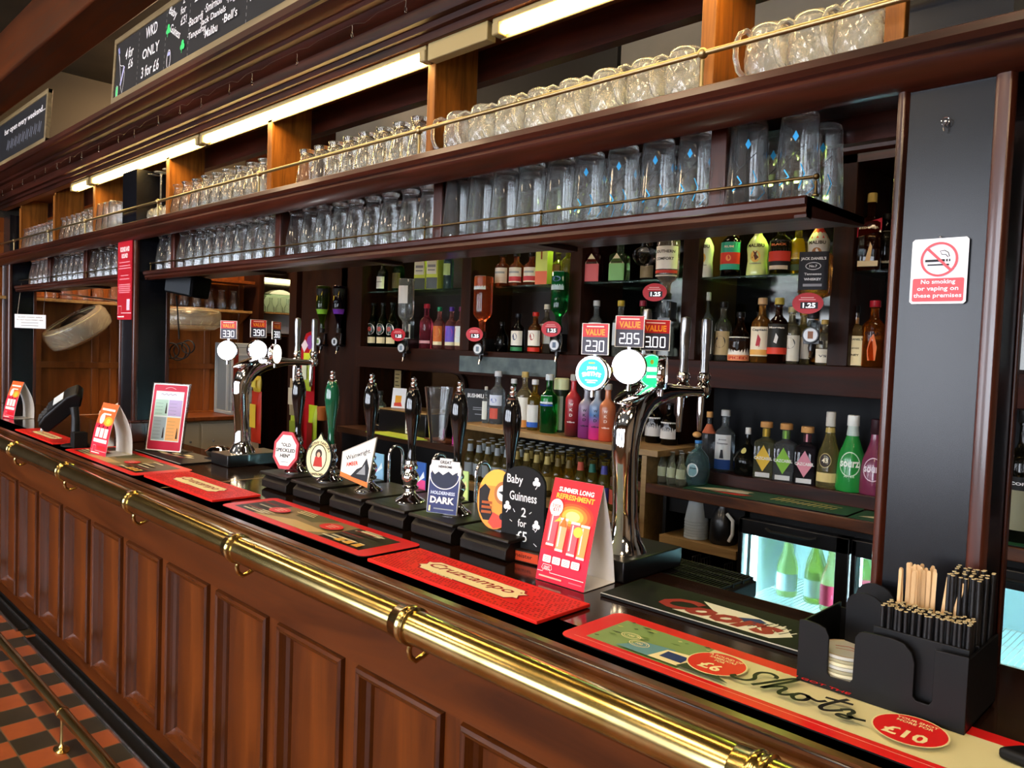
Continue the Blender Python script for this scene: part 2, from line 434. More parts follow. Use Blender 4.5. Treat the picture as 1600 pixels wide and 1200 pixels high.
e = [X0] + [q for p in px for q in p] + [X1]
for i in range(0, len(e), 2): fr.box(e[i], e[i + 1], 1.2, 1.23, .098, .783, BARW)
fr.build('rails_and_stiles', bar)
def panel_mesh(w_, h_):
    q = MB()
    # recessed field with a sloped bolection moulding round it, mitred at the corners
    pr = [(0, .0), (.004, -.012), (.012, -.017), (.022, -.013), (.028, -.004), (.034, .004), (.044, .012), (.05, .02)]
    for (a0, a1), (b0, b1) in zip(pr, pr[1:]):
        A = [(a0, a1, a0), (w_ - a0, a1, a0), (w_ - a0, a1, h_ - a0), (a0, a1, h_ - a0)]
        B = [(b0, b1, b0), (w_ - b0, b1, b0), (w_ - b0, b1, h_ - b0), (b0, b1, h_ - b0)]
        for i in range(4):
            j = (i + 1) % 4
            q.add([A[i], A[j], B[j], B[i]], [(0, 1, 2, 3)], MOULDX if i % 2 == 0 else MOULD)
    q.add([(.05, .02, .05), (w_ - .05, .02, .05), (w_ - .05, .02, h_ - .05), (.05, .02, h_ - .05)], [(0, 1, 2, 3)], BARW)
    return q
first = None
for a, bb in px:
    if first is None: first = panel_mesh(.362, .685).build('front_panel', bar, (a, 1.2, .098), ang=60)
    else:
        o = first.copy(); COL.objects.link(o); o.location = (a, 1.2, .098)
MB().box(X0, X1, 1.205, 1.25, 0, .03, BLACKM).build('plinth', bar)
# seam inlay across the counter top
MB().box(-2.865, -2.858, 1.11, 1.64, 1.0995, 1.1006, PLY).build('joint_strip', bar)

# metal trough along the foot of the bar
def trough(x0, x1, lab):
    q = MB(); q.prism([(1.118, 0), (1.118, .012), (1.122, .016), (1.128, .012), (1.128, .003), (1.176, .003), (1.176, .012), (1.18, .016), (1.186, .012), (1.186, 0)], 'x', x0, x1, STEEL)
    q.box(x0, x1, 1.129, 1.175, 0, .0045, BLACKM)
    tag(q.build('floor_trough'), lab, 'floor trough', 'floor troughs under the bar')
trough(-4.71, .7, 'nearer steel-edged floor trough running below the bar panels')
trough(-8.9, -4.86, 'farther steel-edged floor trough below the bar at left edge')
q = MB(); q.box(-8.9, .7, 1.187, 1.206, 0, .004, BLACKM); struct(q.build('trim_4'))

# ---------------------------------------------------------------- brass hand rail
RX = [-4.25 - .765 * k for k in range(4, 0, -1)] + [-4.25, -3.483, -2.727, -1.973, -1.222, -.468, .29]
RY, RZ, RRD = .972, 1.085, .0345
hr = thing('brass_bar_rail', 'fat polished brass rail along the front edge of the bar', 'rail', (-4, RY, RZ))
MB().tube([(X0 + 4, 0, 0), (4.75, 0, 0)], RRD, BRASS, 32).build('tube', hr)
cp = [(.0345, -.036), (.036, -.034), (.0368, -.012), (.0392, -.008), (.0405, -.004), (.0395, .0), (.0378, .002), (.0378, .008), (.0392, .01), (.0392, .014), (.0345, .016)]
for x in RX:
    MB().lathe(cp, BRASS, (0, 0, 0), 32, axis='x').build('collar', hr, (x + 4, 0, 0))
    pth = [(0, .0, -.036), (0, -.004, -.05), (0, 0, -.066), (.0, .014, -.076), (.0, .035, -.07), (0, .07, -.052), (0, .11, -.045), (0, .2, -.045)]
    MB().tube(pth, [.006, .006, .006, .006, .006, .006, .007, .007], BRASS, 10).lathe([(0, 0), (.02, 0), (.024, .006), (0, .01)], BRASS, (0, .228, -.045), 14, axis='y').build('bracket', hr, (x + 4, 0, 0))

# brass foot rail
FY, FZ = .93, .155
fr_ = thing('brass_foot_rail', 'thin brass foot rail on a small post above the tiled floor', 'foot rail', (-3.35, FY, 0))
MB().tube([(-5, 0, FZ), (4, 0, FZ)], .021, BRASS, 20).build('tube', fr_)
for k in (-2.6, -1.3, 0, 1.3, 2.6):
    MB().lathe([(0, 0), (.045, 0), (.046, .004), (.03, .009), (.016, .016), (.01, .03), (.0075, .08), (.0085, .135), (0, .136)], BRASS, (0, 0, 0), 18, 1.0, .6).build('post', fr_, (k, 0, 0))
    MB().lathe([(.0215, -.012), (.0235, -.01), (.0235, .01), (.0215, .012)], BRASS, (0, 0, 0), 18, axis='x').build('collar', fr_, (k + .005, 0, FZ))
# ---------------------------------------------------------------- the gantry over the bar
gan = thing('bar_gantry', 'dark mahogany gantry with two long glass shelves, carved cornice and columns over the bar', 'gantry', (0, 0, 0))
# columns: front face to the customers, side face to the right
def column(x0, x1, name='column'):
    y0, y1 = 1.47, 1.65
    cobj = MB().box(x0 + .012, x1 - .012, y0 + .006, y1 - .006, 1.101, 2.487, COLF).build(name, gan)
    tr = MB()
    for xa, xb in ((x0, x0 + .022), (x1 - .032, x1)):
        tr.prism([(xa, y0 + .01), (xa + .004, y0), (xa + .01, y0 - .003), (xb - .006, y0 - .003), (xb, y0 + .006), (xb, y0 + .014)], 'z', 1.101, 2.13, MAHOGZ)
    tr.box(x1 - .012, x1 - .004, y0 + .004, y0 + .022, 1.101, 2.13, MAHOGZ); tr.box(x1 - .012, x1 - .006, y1 - .02, y1, 1.101, 2.13, MAHOGZ)
    tr.box(x0 - .002, x0 + .012, y1 - .02, y1, 1.101, 2.13, MAHOGZ)
    tr.build('edge_moulding', cobj, bevel=.002)
    return cobj
colR = column(-.52, -.336)
colL = column(-4.385, -4.165)
colF = column(-6.85, -6.65)
pl = MB(); pl.box(-4.395, -4.155, 1.455, 1.66, 1.101, 1.2, MAHOGZ); pl.box(-4.4, -4.15, 1.45, 1.665, 1.2, 1.21, MAHOGZ); pl.build('plinth_block', colL, bevel=.004)
# upper shelf
SHX0, SHX1 = -8.8, .7
us = MB().prism([(1.425, 2.205), (1.415, 2.2), (1.412, 2.185), (1.42, 2.175), (1.428, 2.172), (1.424, 2.162), (1.43, 2.15), (1.445, 2.14), (1.46, 2.128), (1.475, 2.125), (1.475, 2.183), (1.74, 2.183), (1.74, 2.125), (1.77, 2.125), (1.77, 2.205)], 'x', SHX0, SHX1, MAHOG).build('upper_shelf', gan, ang=30)
# lower shelves: one bay between the left and right columns, one beyond
def lower(x0, x1):
    q = MB().prism([(1.5, 1.972), (1.494, 1.966), (1.496, 1.955), (1.504, 1.95), (1.502, 1.94), (1.512, 1.93), (1.53, 1.928), (1.53, 1.955), (1.8, 1.955), (1.806, 1.963), (1.8, 1.972)], 'x', x0, x1, MAHOG)
    for x in (x0, x1 - .025): q.prism([(1.506, 1.93), (1.506, 1.9715), (1.798, 1.9715), (1.798, 1.95)], 'x', x, x + .025, MAHOGY)
    s = q.build('lower_shelf', gan, ang=30)
    n = max(1, round((x1 - x0) / .95))
    for i in range(n):
        xa = x0 + .05 + (x1 - x0 - .05) * i / n; MB().box(xa - .03, xa + .03, 1.53, 1.78, 1.942, 1.9565, MAHOGY).build('soffit_batten', s)
    return s
lower(-4.13, -.69); lower(-6.62, -4.42)
# dividers
def div(x, z0, z1, y0, y1, m, w_=.03):
    o = MB().prism([(y0, z1), (y0, z0 + .1 * (z1 - z0)), (y0, z0), (y1, z0), (y1, z1)], 'x', x - w_ / 2, x + w_ / 2, m)
    o.box(x - w_ / 2 - .003, x + w_ / 2 + .003, y0 - .006, y0 + .004, z0, z1 - .16 * (z1 - z0), m)
    return o.build('divider', gan, bevel=.002)
for x in (-.55, -.942, -1.9, -2.902, -3.91, -4.355 + .0, -4.98, -5.77, -6.6): div(x, 2.2055, 2.6, 1.53, 1.7, ORW)
for x in (-.915, -1.877, -2.86, -3.89): div(x, 1.9725, 2.1825, 1.55, 1.74, MAHOGZ, .034)
for x in (-4.55, -5.2, -5.95): div(x, 1.9725, 2.1825, 1.55, 1.74, MAHOGZ, .05)
# header board behind, and top board
MB().box(SHX0, SHX1, 1.72, 1.76, 2.5, 2.62, MAHOG).build('header_board', gan)
MB().box(SHX0, SHX1, 1.5, 1.78, 2.6, 2.63, ORX).build('soffit_board', gan)
MB().box(SHX0, SHX1, 1.483, 1.527, 2.553, 2.6, ORX).build('light_rail', gan)
# cornice
cn = [(1.5, 2.63), (1.5, 2.555), (1.478, 2.552), (1.474, 2.572), (1.46, 2.575), (1.456, 2.59), (1.436, 2.592), (1.43, 2.604), (1.43, 2.628), (1.41, 2.634), (1.396, 2.646), (1.388, 2.66), (1.366, 2.664), (1.36, 2.675), (1.336, 2.682), (1.318, 2.7), (1.306, 2.702), (1.3, 2.712), (1.3, 2.735), (1.5, 2.735)]
MB().prism(cn, 'x', SHX0, SHX1, wood('cornice mahogany', '1c0a05', '44190b', 'x', 12, .5, .0, spec=.15)).build('cornice', gan, ang=30)
for x in (-1.88,): MB().box(x, x + .26, 1.49, 1.525, 2.5, 2.552, c('8f8058', .5)).build('cornice_block', gan, bevel=.003)
# gallery rails
def gallery(y, z, zb, xs, r, xa, xb, m, pr):
    g = MB().tube([(xa, y, z), (xb, y, z)], r, m, 10).build('gallery_rail', gan)
    for x in xs:
        MB().lathe([(0, 0), (pr * 2.4, 0), (pr * 2.4, .003), (pr, .006), (pr * .8, .03), (pr, z - zb - .014), (0, z - zb - .012)], m, (0, 0, 0), 12).sphere((0, 0, z - zb), r * 2.0, m, 12).build('rail_post', g, (x, y, zb))
    return g
gallery(1.45, 2.282, 2.2055, [.05, -.907, -1.857, -2.838, -3.829, -4.888, -5.6, -6.43], .0058, -6.8, .6, mat('pale gallery brass', '9a8a64', .35, 1), .0045)  # upper rail has a paler brass than the lower ones
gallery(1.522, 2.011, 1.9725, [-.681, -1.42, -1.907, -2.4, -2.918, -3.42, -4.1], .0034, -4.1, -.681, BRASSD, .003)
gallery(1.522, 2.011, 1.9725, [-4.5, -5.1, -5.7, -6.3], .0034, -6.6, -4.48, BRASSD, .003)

# strip lights under the cornice
TUBE = mat('warm fluorescent tube', 'fff2c0', .4, emit='ffd482', es=22)
def strip(x0, x1, lab):
    t_ = thing('strip_light', lab, 'light', ((x0 + x1) / 2, 1.506, 2.538), group='strip lights under the gantry cornice'); h = (x1 - x0) / 2
    MB().box(-h, h, -.016, .024, -.004, .012, c('8a7c58', .5)).box(-h, h, .018, .024, -.036, -.004, c('8a7c58', .5)).build('batten', t_, bevel=.003)
    MB().tube([(-h + .03, -.0, -.018), (h - .03, -.0, -.018)], .0135, TUBE, 12).build('diffuser_tube', t_)
    for s_ in (-1, 1): MB().cbox(s_ * (h - .014), -.002, -.018, .028, .034, .034, c('8a7c58', .4)).build('end_cap', t_, bevel=.004)
strip(-1.6, -.1, 'glowing strip light nearest the camera, over the dimpled tankards')
strip(-3.47, -1.89, 'longest glowing strip light, over the middle of the gantry')
strip(-4.94, -3.49, 'glowing strip light over the upturned wine glasses')
strip(-5.3, -4.98, 'short farthest strip light, left of the other glowing strips')
# ================================================================ things on the counter
CT = 1.1015
RED = c('d61f1f', .4); REDR = c('e0261e', .5); CREAMP = c('efe0a8', .5); DKRED = c('9c1420', .5); CREAM2 = c('d8d2a0', .45)
GREEN1 = c('5c7a34', .5); GREEN2 = c('a8b85a', .5); TEAL = c('5f8f96', .5); NAVY = c('1f2f66', .5); PINKW = c('e8b09c', .5)
ORG = c('e8732a', .5); YEL = c('ecc64a', .5); GREY = c('8b8f94', .5); DK = c('17140f', .45); SAND = c('b89a68', .5); OLIV = c('5f5a34', .5)

# --- red rubber runners with cream name plaque
def rubber_runner(x0, x1, y0, y1, label, txt=True):
    w_, d_2 = x1 - x0, y1 - y0
    t = thing('bar_runner', label, 'bar runner', ((x0 + x1) / 2, (y0 + y1) / 2, CT), group='red rubber bar runners')
    MB().cbox(0, 0, .004, w_, d_2, .008, REDR).build('rubber_base', t, bevel=.0015)
    q = MB(); rnd = random.Random(3)
    # raised moulded lattice: rows of small studs and scroll rings
    a = Art(.0002); hole = c('8f1410', .6)
    nx = int(w_ / .0105)
    for i in range(nx):
        for j in range(int(d_2 / .009) - 1):
            x = -w_ / 2 + .008 + i * .0105 + (.005 if j % 2 else 0); y = -d_2 / 2 + .009 + j * .009
            if abs(x) < w_ * .31 and abs(y) < d_2 * .28: continue
            if rnd.random() < .22 or abs(x) > w_ / 2 - .006: continue
            a.ell(x, y, .0032 + .0012 * rnd.random(), .0022 + .001 * rnd.random(), hole, 6, up=False)
    for sx in (-1, 1):
        for sy in (-1, 1):
            for k in range(4): a.ring(sx * (w_ * .34 + k * .022), sy * (d_2 * .18), .012, .009, .0025, REDR, 14, up=(k == 0))
    a.flat(q, 'z', (0, 0, .0081)); q.build('lattice_relief', t)
    q = MB(); a = Art(.0004)
    pw, ph = w_ * .29, d_2 * .2
    pts = [(-pw, -ph * .5), (-pw * .93, -ph * .55), (-pw * .86, -ph), (pw * .86, -ph), (pw * .93, -ph * .55), (pw, -ph * .5), (pw * .93, 0), (pw, ph * .5), (pw * .93, ph * .55), (pw * .86, ph), (-pw * .86, ph), (-pw * .93, ph * .55), (-pw, ph * .5), (-pw * .93, 0)]
    for s_ in (1.035,): a.poly([(x * s_, y * 1.1) for x, y in pts], DKRED)
    a.poly(pts, CREAMP)
    if txt:
        a.text('Cruzcampo', -.005, ph * .1, ph * 1.25, DKRED, w=pw * 1.68, bold=.012, shear=.25)
        a.ell(pw * .9, ph * .45, .003, .003, DKRED, 10)
        a.text('SEVILLA', -pw * .35, -ph * 1.13, .008, CREAMP, w=.085, bold=.02)
    a.flat(q, 'z', (0, 0, .0085)); q.build('name_plaque', t)
    return t
rubber_runner(-1.612, -1.03, 1.136, 1.305, 'red rubber bar runner with cream script plaque, nearest the camera')
rubber_runner(-3.11, -2.51, 1.14, 1.315, 'red rubber bar runner left of the photo-printed runner')
rubber_runner(-4.92, -4.22, 1.12, 1.25, 'farthest red rubber bar runner, beside the card terminal')

# --- printed runners with rounded corners
def runner(name, x0, x1, y0, y1, label, art, group, edge=RED, rad=.025, rot=0, th=.003):
    w_, d_2 = x1 - x0, y1 - y0
    t = thing(name, label, 'bar runner', ((x0 + x1) / 2, (y0 + y1) / 2, CT), (0, 0, rot), group=group)
    p = []
    for cx, cy, a0 in ((w_ / 2 - rad, -d_2 / 2 + rad, -90), (w_ / 2 - rad, d_2 / 2 - rad, 0), (-w_ / 2 + rad, d_2 / 2 - rad, 90), (-w_ / 2 + rad, -d_2 / 2 + rad, 180)):
        for k in range(7):
            an = math.radians(a0 + k * 15); p.append((cx + rad * math.cos(an), cy + rad * math.sin(an)))
    MB().prism(p, 'z', 0, th - .0006, BLACKM).prism(p, 'z', th - .0006, th, edge).build('mat', t)
    a = Art(.00018); art(a, w_, d_2); q = MB(); a.flat(q, 'z', (0, 0, th)); q.build('printed_design', t)
    return t
def art_shots(a, w_, d):
    x0, x1, y0, y1 = -w_ / 2 + .045, w_ / 2 - .03, -d / 2 + .033, d / 2 - .033
    a.line([(x0 - .02, y0 - .012), (x1, y0 - .012)], .0012, c('f0b0a0', .5))
    a.rect(x0, x1, y0, y1, CREAM2)
    a.rect(x0, x0 + .2, y0, y1, c('7f9a5a', .5))
    r = random.Random(5)
    for k in range(26):
        x = x0 + .008 + .19 * r.random(); y = y0 + .006 + (y1 - y0 - .012) * r.random(); l = .02 * r.random() + .008
        a.poly([(x, y), (x + l * .6, y + .004), (min(x + l, x0 + .2), y + .001), (x + l * .5, y - .003)], [GREEN1, GREEN2, c('3c4f28', .5), c('c9c98a', .5), c('24301c', .5)][k % 5])
    a.poly([(x0 + .07, y0), (x0 + .10, y0 + .05), (x0 + .16, y0 + .06), (x0 + .18, y0 + .03), (x0 + .15, y0)], TEAL)
    a.poly([(x0 + .14, y0), (x0 + .15, y0 + .05), (x0 + .2, y0 + .06), (x0 + .215, y0 + .03), (x0 + .2, y0)], CREAMP)
    a.poly([(x0 + .155, y0 + .015), (x0 + .155, y0 + .045), (x0 + .2, y0 + .045), (x0 + .2, y0 + .015)], NAVY)
    for cx, cy in ((x0 + .065, y0 + .055), (x0 + .1, y0 + .032)):
        a.ring(cx, cy, .021, .014, .0016, CREAMP); a.ring(cx, cy, .016, .01, .001, CREAMP); a.text('100', cx, cy, .008, CREAMP, bold=.02)
    a.poly([(x0 + .2, y0), (x0 + .21, y0 + .03), (x0 + .25, y0 + .045), (x0 + .28, y0 + .01), (x0 + .3, y0)], c('2f3a24', .5))
    for sx, cap, pr in ((x0 + .245, ('A ROUND OF', 'SAMBUCAS', 'FOR'), '£6'), (x0 + .562, ('YOUR SHOT', 'MORE FOR'), '£10')):
        cy = (y0 + y1) / 2 - .006
        a.ell(sx, cy, .052, .052, CREAMP, 36); a.ell(sx, cy, .0495, .0495, RED, 36)
        for k, tx_ in enumerate(cap): a.text(tx_, sx, cy + .034 - k * .0115, .008, CREAMP, w=.0085 * len(tx_) * .75, bold=.02)
        a.text(pr, sx, cy - .02, .03, CREAMP, bold=.03)
    a.text('YOU GOT THE', x0 + .39, y1 - .018, .009, RED, w=.13, bold=.02)
    # handwritten word
    def stroke(pts, s_=1.0):
        out = []
        for i in range(len(pts) - 1):
            p0 = pts[max(i - 1, 0)]; p1 = pts[i]; p2 = pts[i + 1]; p3 = pts[min(i + 2, len(pts) - 1)]
            for k in range(6):
                t = k / 6; out.append(tuple(.5 * (2 * p1[j] + (p2[j] - p0[j]) * t + (2 * p0[j] - 5 * p1[j] + 4 * p2[j] - p3[j]) * t * t + (3 * p1[j] - p0[j] - 3 * p2[j] + p3[j]) * t ** 3) for j in (0, 1)))
        return out + [pts[-1]]
    ox, oy, k = x0 + .29, y0 + .022, .00105
    word = [[(4, 14), (0, 8), (8, 3), (24, 8), (30, 22), (24, 36), (26, 50), (38, 58), (50, 54), (52, 46)],
            [(38, 0), (48, 18), (62, 48), (72, 66), (78, 68), (74, 54), (60, 20), (54, 2), (62, 16), (74, 28), (80, 24), (78, 10), (82, 2), (90, 6), (98, 18)],
            [(112, 26), (102, 24), (98, 10), (106, 2), (116, 8), (118, 20), (112, 26), (120, 22), (132, 20), (140, 30)],
            [(160, 58), (148, 30), (142, 8), (148, 0), (158, 6), (168, 18)], [(134, 40), (150, 42), (172, 46)],
            [(166, 18), (176, 28), (182, 22), (180, 12), (186, 6), (182, -2), (170, -2), (172, 4), (190, 6), (204, 10)]]
    for wd in word: a.line(stroke([(ox + p[0] * k * 1.02, oy + p[1] * k * 1.1) for p in wd]), .0075, DK)
    a.text('BE A LEGEND', x0 + .5, y0 + .011, .005, GREY, w=.1, bold=.01) if 0 else None
    a.poly([(x0 + .66, y0), (x0 + .68, y0 + .012), (x0 + .78, y0 + .02), (x0 + .82, y0 + .01), (x0 + .84, y0)], PINKW)
    a.poly([(x0 + .72, y1), (x0 + .72, y1 - .02), (x0 + .9, y1 - .026), (x1, y1 - .02), (x1, y1)], c('a8b0a0', .5))
runner('bar_runner', -.968, .06, 1.128, 1.325, 'red-bordered printed runner with the word Shots and £6 and £10 roundels', art_shots, 'photo-printed bar runners')
def art_mid(a, w_, d, seed=1, circ=True):
    x0, x1, y0, y1 = -w_ / 2 + .04, w_ / 2 - .06, -d / 2 + .03, d / 2 - .03
    a.rect(x0, x1, y0, y1, c('2c2415', .45))
    a.rect(x0 + .13, x1 - .2, y0, y1, c('8a744a', .45)); a.poly([(x0 + .14, y0), (x0 + .45, y0), (x0 + .5, y0 + .04), (x0 + .3, y0 + .05)], c('c2a56c', .45))
    a.poly([(x0 + .22, y1), (x0 + .42, y1), (x0 + .36, y0 + .07), (x0 + .25, y0 + .08)], OLIV)
    r = random.Random(seed)
    for bx, bw in ((x0, .2), (x1 - .22, .21)):
        for k in range(9):
            y = y0 + .008 + (y1 - y0 - .02) * r.random(); x = bx + r.random() * bw * .35; l = bw * (.3 + .3 * r.random()); h = .006 + .006 * r.random()
            m_ = [c('d6cfae', .45), c('b9b391', .45), c('3a3020', .5), c('7c2018', .5), c('e0d6b0', .45)][k % 5]
            a.poly([(x, y), (x + l, y), (min(x + l * 1.2, bx + bw), y + h * .5), (x + l, y + h), (x, y + h)], m_)
    for k in range(3):
        x = x1 - .13 + k * .042; a.poly([(x, y0 + .004), (x + .03, y0 + .004), (x + .028, y0 + .03), (x + .002, y0 + .03)], c('d9a23a', .45)); a.rect(x + .003, x + .027, y0 + .03, y0 + .034, CREAMP)
    for cx, cy in ((x0 + .17, y0 + .07), (x1 - .25, y0 + .075)):
        a.ell(cx, cy, .045, .03, RED, 28)
        for k in range(3): a.rect(cx - .022 + k * .004, cx + .022 - k * .003, cy + .01 - k * .011, cy + .015 - k * .011, PINKW, up=(k == 0))
    for k in range(3): a.rect(x0 + .23, x0 + .31 + .01 * k, y1 - .02 - .012 * k, y1 - .016 - .012 * k, CREAMP, up=(k == 0))
runner('bar_runner', -2.456, -1.645, 1.143, 1.342, 'red-bordered runner printed with food photos, left of the nearest rubber runner', art_mid, 'photo-printed bar runners')
runner('bar_runner', -4.02, -3.14, 1.112, 1.35, 'red-bordered photo runner under the middle red tent card', lambda a, w_, d: art_mid(a, w_, d, 9), 'photo-printed bar runners')
def art_coors(a, w_, d):
    a.rect(-w_ / 2 + .0, w_ / 2, -d / 2, -d / 2 + .006, c('c8ccd4', .4)); WH = c('d9d6c4', .45); R2 = c('8e2228', .45)
    a.poly([(-.07, -.055), (.15, -.06), (.18, -.02), (.15, .02), (.06, .04), (-.05, .045), (.0, 0)], WH)
    a.poly([(.045, -.0), (.09, .028), (.12, .01), (.1, -.02)], NAVY)
    for k in range(10): a.line([(.09 + k * .008, -.03 + .002 * (k % 3)), (.105 + k * .008, .035 - abs(k - 4) * .006)], .003, WH if k % 2 else DK, up=(k == 0))
    a.text('Coors', .02, -.012, .08, R2, w=.27, bold=.05, shear=.35)
runner('bar_runner', -1.07, -.595, 1.392, 1.562, 'black drip mat with white edge and large red script lettering, left of the caddy', art_coors, 'black drip mats', BLACKM, .004, .03, .006)
def art_bl(a, w_, d):
    a.rect(-w_ / 2, w_ / 2, -d / 2, -d / 2 + .005, c('c8ccd4', .4))
    r = random.Random(8)
    for k in range(9):
        x = -.16 + .03 * k; y = -.04 + .06 * r.random(); a.poly([(x, y), (x + .05, y), (x + .07, y + .02), (x + .01, y + .022)], [CREAMP, c('7c2018', .5), c('b0a890', .5)][k % 3])
runner('bar_runner', -3.84, -3.32, 1.365, 1.55, 'black drip mat with pale printed picture under the acrylic menu stand', art_bl, 'black drip mats', BLACKM, .004, 0, .005)

# --- tent cards
def tent(loc, rz, w_, h_, dpt, label, art, curve=.0):
    t = thing('tent_card', label, 'tent card', loc, (0, 0, rz), group='red promotional tent cards')
    WC = c('e6e4e2', .55); n = 10; th = .0012
    # profile (y,z): front foot -> apex -> back foot, both legs bowing outwards
    def leg(s_, i):
        f = i / n; y = s_ * (dpt / 2) * (1 - f) + s_ * curve * math.sin(PI * f) * (1 if s_ > 0 else .35); return y, h_ * f
    prof = [leg(-1, i) for i in range(n + 1)] + [leg(1, i) for i in range(n - 1, -1, -1)]
    inn = [(y * (1 - .0) + (th if y < 0 else -th if y > 0 else 0), z - (th * 2 if i == n else 0)) for i, (y, z) in enumerate(prof)]
    q = MB(); N = len(prof)
    vs = []
    for X in (-w_ / 2, w_ / 2): vs += [(X, y, z) for y, z in prof] + [(X, y, z) for y, z in inn]
    fs = []
    for i in range(N - 1):
        fs += [(i, 2 * N + i, 2 * N + i + 1, i + 1), (N + i + 1, 3 * N + i + 1, 3 * N + i, N + i), (i, i + 1, N + i + 1, N + i), (2 * N + i, 3 * N + i, 3 * N + i + 1, 2 * N + i + 1)]
    fs += [(0, N, 3 * N, 2 * N), (N - 1, 3 * N - 1, 4 * N - 1, 2 * N - 1)]
    q.add(vs, fs, WC); q.box(-w_ / 2, w_ / 2, -dpt / 2 + .003, dpt / 2 - .003, .0, .001, WC)
    q.build('folded_card', t, ang=60)
    a = Art(.00015); art(a, w_, h_); p = MB()
    def fn(x, y, hh):
        f = min(max(y / h_, 0), 1); yy = -(dpt / 2) * (1 - f) - curve * .35 * math.sin(PI * f)
        return (x, yy - hh - .0004, h_ * f)
    a.wrap(p, fn); p.build('printed_face', t, ang=80)
    return t
GL = c('f0e6dc', .4)
def glass_pic(a, x, y, w_, h_, m1, m2=None):
    a.poly([(x - w_ * .42, y), (x + w_ * .42, y), (x + w_ * .5, y + h_), (x - w_ * .5, y + h_)], m1)
    a.rect(x - w_ * .3, x - w_ * .16, y + .1 * h_, y + h_ * .95, GL, up=False)
    a.rect(x - w_ * .5, x + w_ * .5, y + h_ * .98, y + h_ * 1.06, GL); a.rect(x - w_ * .45, x + w_ * .45, y - h_ * .05, y + .02 * h_, GL)
def art_big(a, w_, h_):
    R0 = c('e3222c', .5)
    def vrect(y0, y1, m_):
        for k in range(6): a.rect(-w_ / 2, w_ / 2, y0 + (y1 - y0) * k / 6, y0 + (y1 - y0) * (k + 1) / 6, m_, up=(k == 0))
    vrect(0, h_ * .3, c('d81a3c', .5)); vrect(h_ * .3, h_, R0)
    for rr, m_ in ((1, 'ea3a24'), (.86, 'ee5a26'), (.7, 'f2842e'), (.52, 'f7b445'), (.34, 'fde28a')): a.ell(.004, h_ * .66, w_ * .42 * rr, h_ * .14 * rr, c(m_, .5), 30)
    a.text('SUMMER LONG', 0, h_ * .90, h_ * .048, WHITE, w=w_ * .72, bold=.035); a.text('REFRESHMENT', .001, h_ * .835, h_ * .052, c('f8b53c', .5), w=w_ * .78, bold=.035)
    pk, pe = c('e4606a', .5), c('e8a878', .5)
    for i, (x, y, m_) in enumerate(((-.048, .36, pk), (-.018, .325, pe), (.018, .31, pk), (.048, .3, c('d99a54', .5)))): glass_pic(a, x, h_ * y, .026, h_ * .29, m_)
    a.poly([(-.046, h_ * .58), (-.03, h_ * .64), (-.026, h_ * .6)], YEL); a.poly([(-.028, h_ * .55), (-.016, h_ * .65), (-.006, h_ * .55)], ORG); a.ell(.03, h_ * .53, .014, .012, YEL, 14)
    a.ell(-.047, h_ * .72, .02, .02, GL, 24); a.text('2 FOR', -.047, h_ * .735, .007, R0, bold=.02); a.text('£11', -.047, h_ * .702, .009, R0, bold=.02)
    for k in range(4):
        x = -w_ * .4 + k * .0285
        a.rect(x, x + .0245, h_ * .185, h_ * .255, GL, r=.003, up=(k == 0))
    for k in range(4):
        for j in range(3): a.rect(-w_ * .4 + k * .0285 + .004, -w_ * .4 + k * .0285 + .02, h_ * (.2 + j * .016), h_ * (.2 + j * .016) + .0012, GREY, up=False)
    a.line([(-w_ / 2 + .004, h_ * .095), (-w_ * .36, h_ * .095), (-w_ * .36, h_ * .12), (-w_ * .39, h_ * .125), (-w_ * .37, h_ * .165), (-w_ * .2, h_ * .165), (-w_ * .18, h_ * .125), (-w_ * .21, h_ * .12), (-w_ * .21, h_ * .095), (w_ / 2 - .003, h_ * .095)], .0012, WHITE)
    a.text('CRAFT', -w_ * .285, h_ * .142, .0045, WHITE, bold=.02); a.text('UNION', -w_ * .285, h_ * .122, .0045, WHITE, bold=.02)
    a.text('COMMUNITY AND FRIENDS', -w_ * .18, h_ * .05, .004, WHITE, w=w_ * .5, bold=.02) if 0 else a.rect(-w_ * .42, w_ * .05, h_ * .045, h_ * .06, PINKW)
    a.rect(w_ * .2, w_ * .46, h_ * .05, h_ * .06, c('f07080', .5))
tent((-1.178, 1.43, CT), .03, .146, .238, .12, 'tall red tent card reading Summer Long Refreshment beside the near beer tap', art_big, .008)
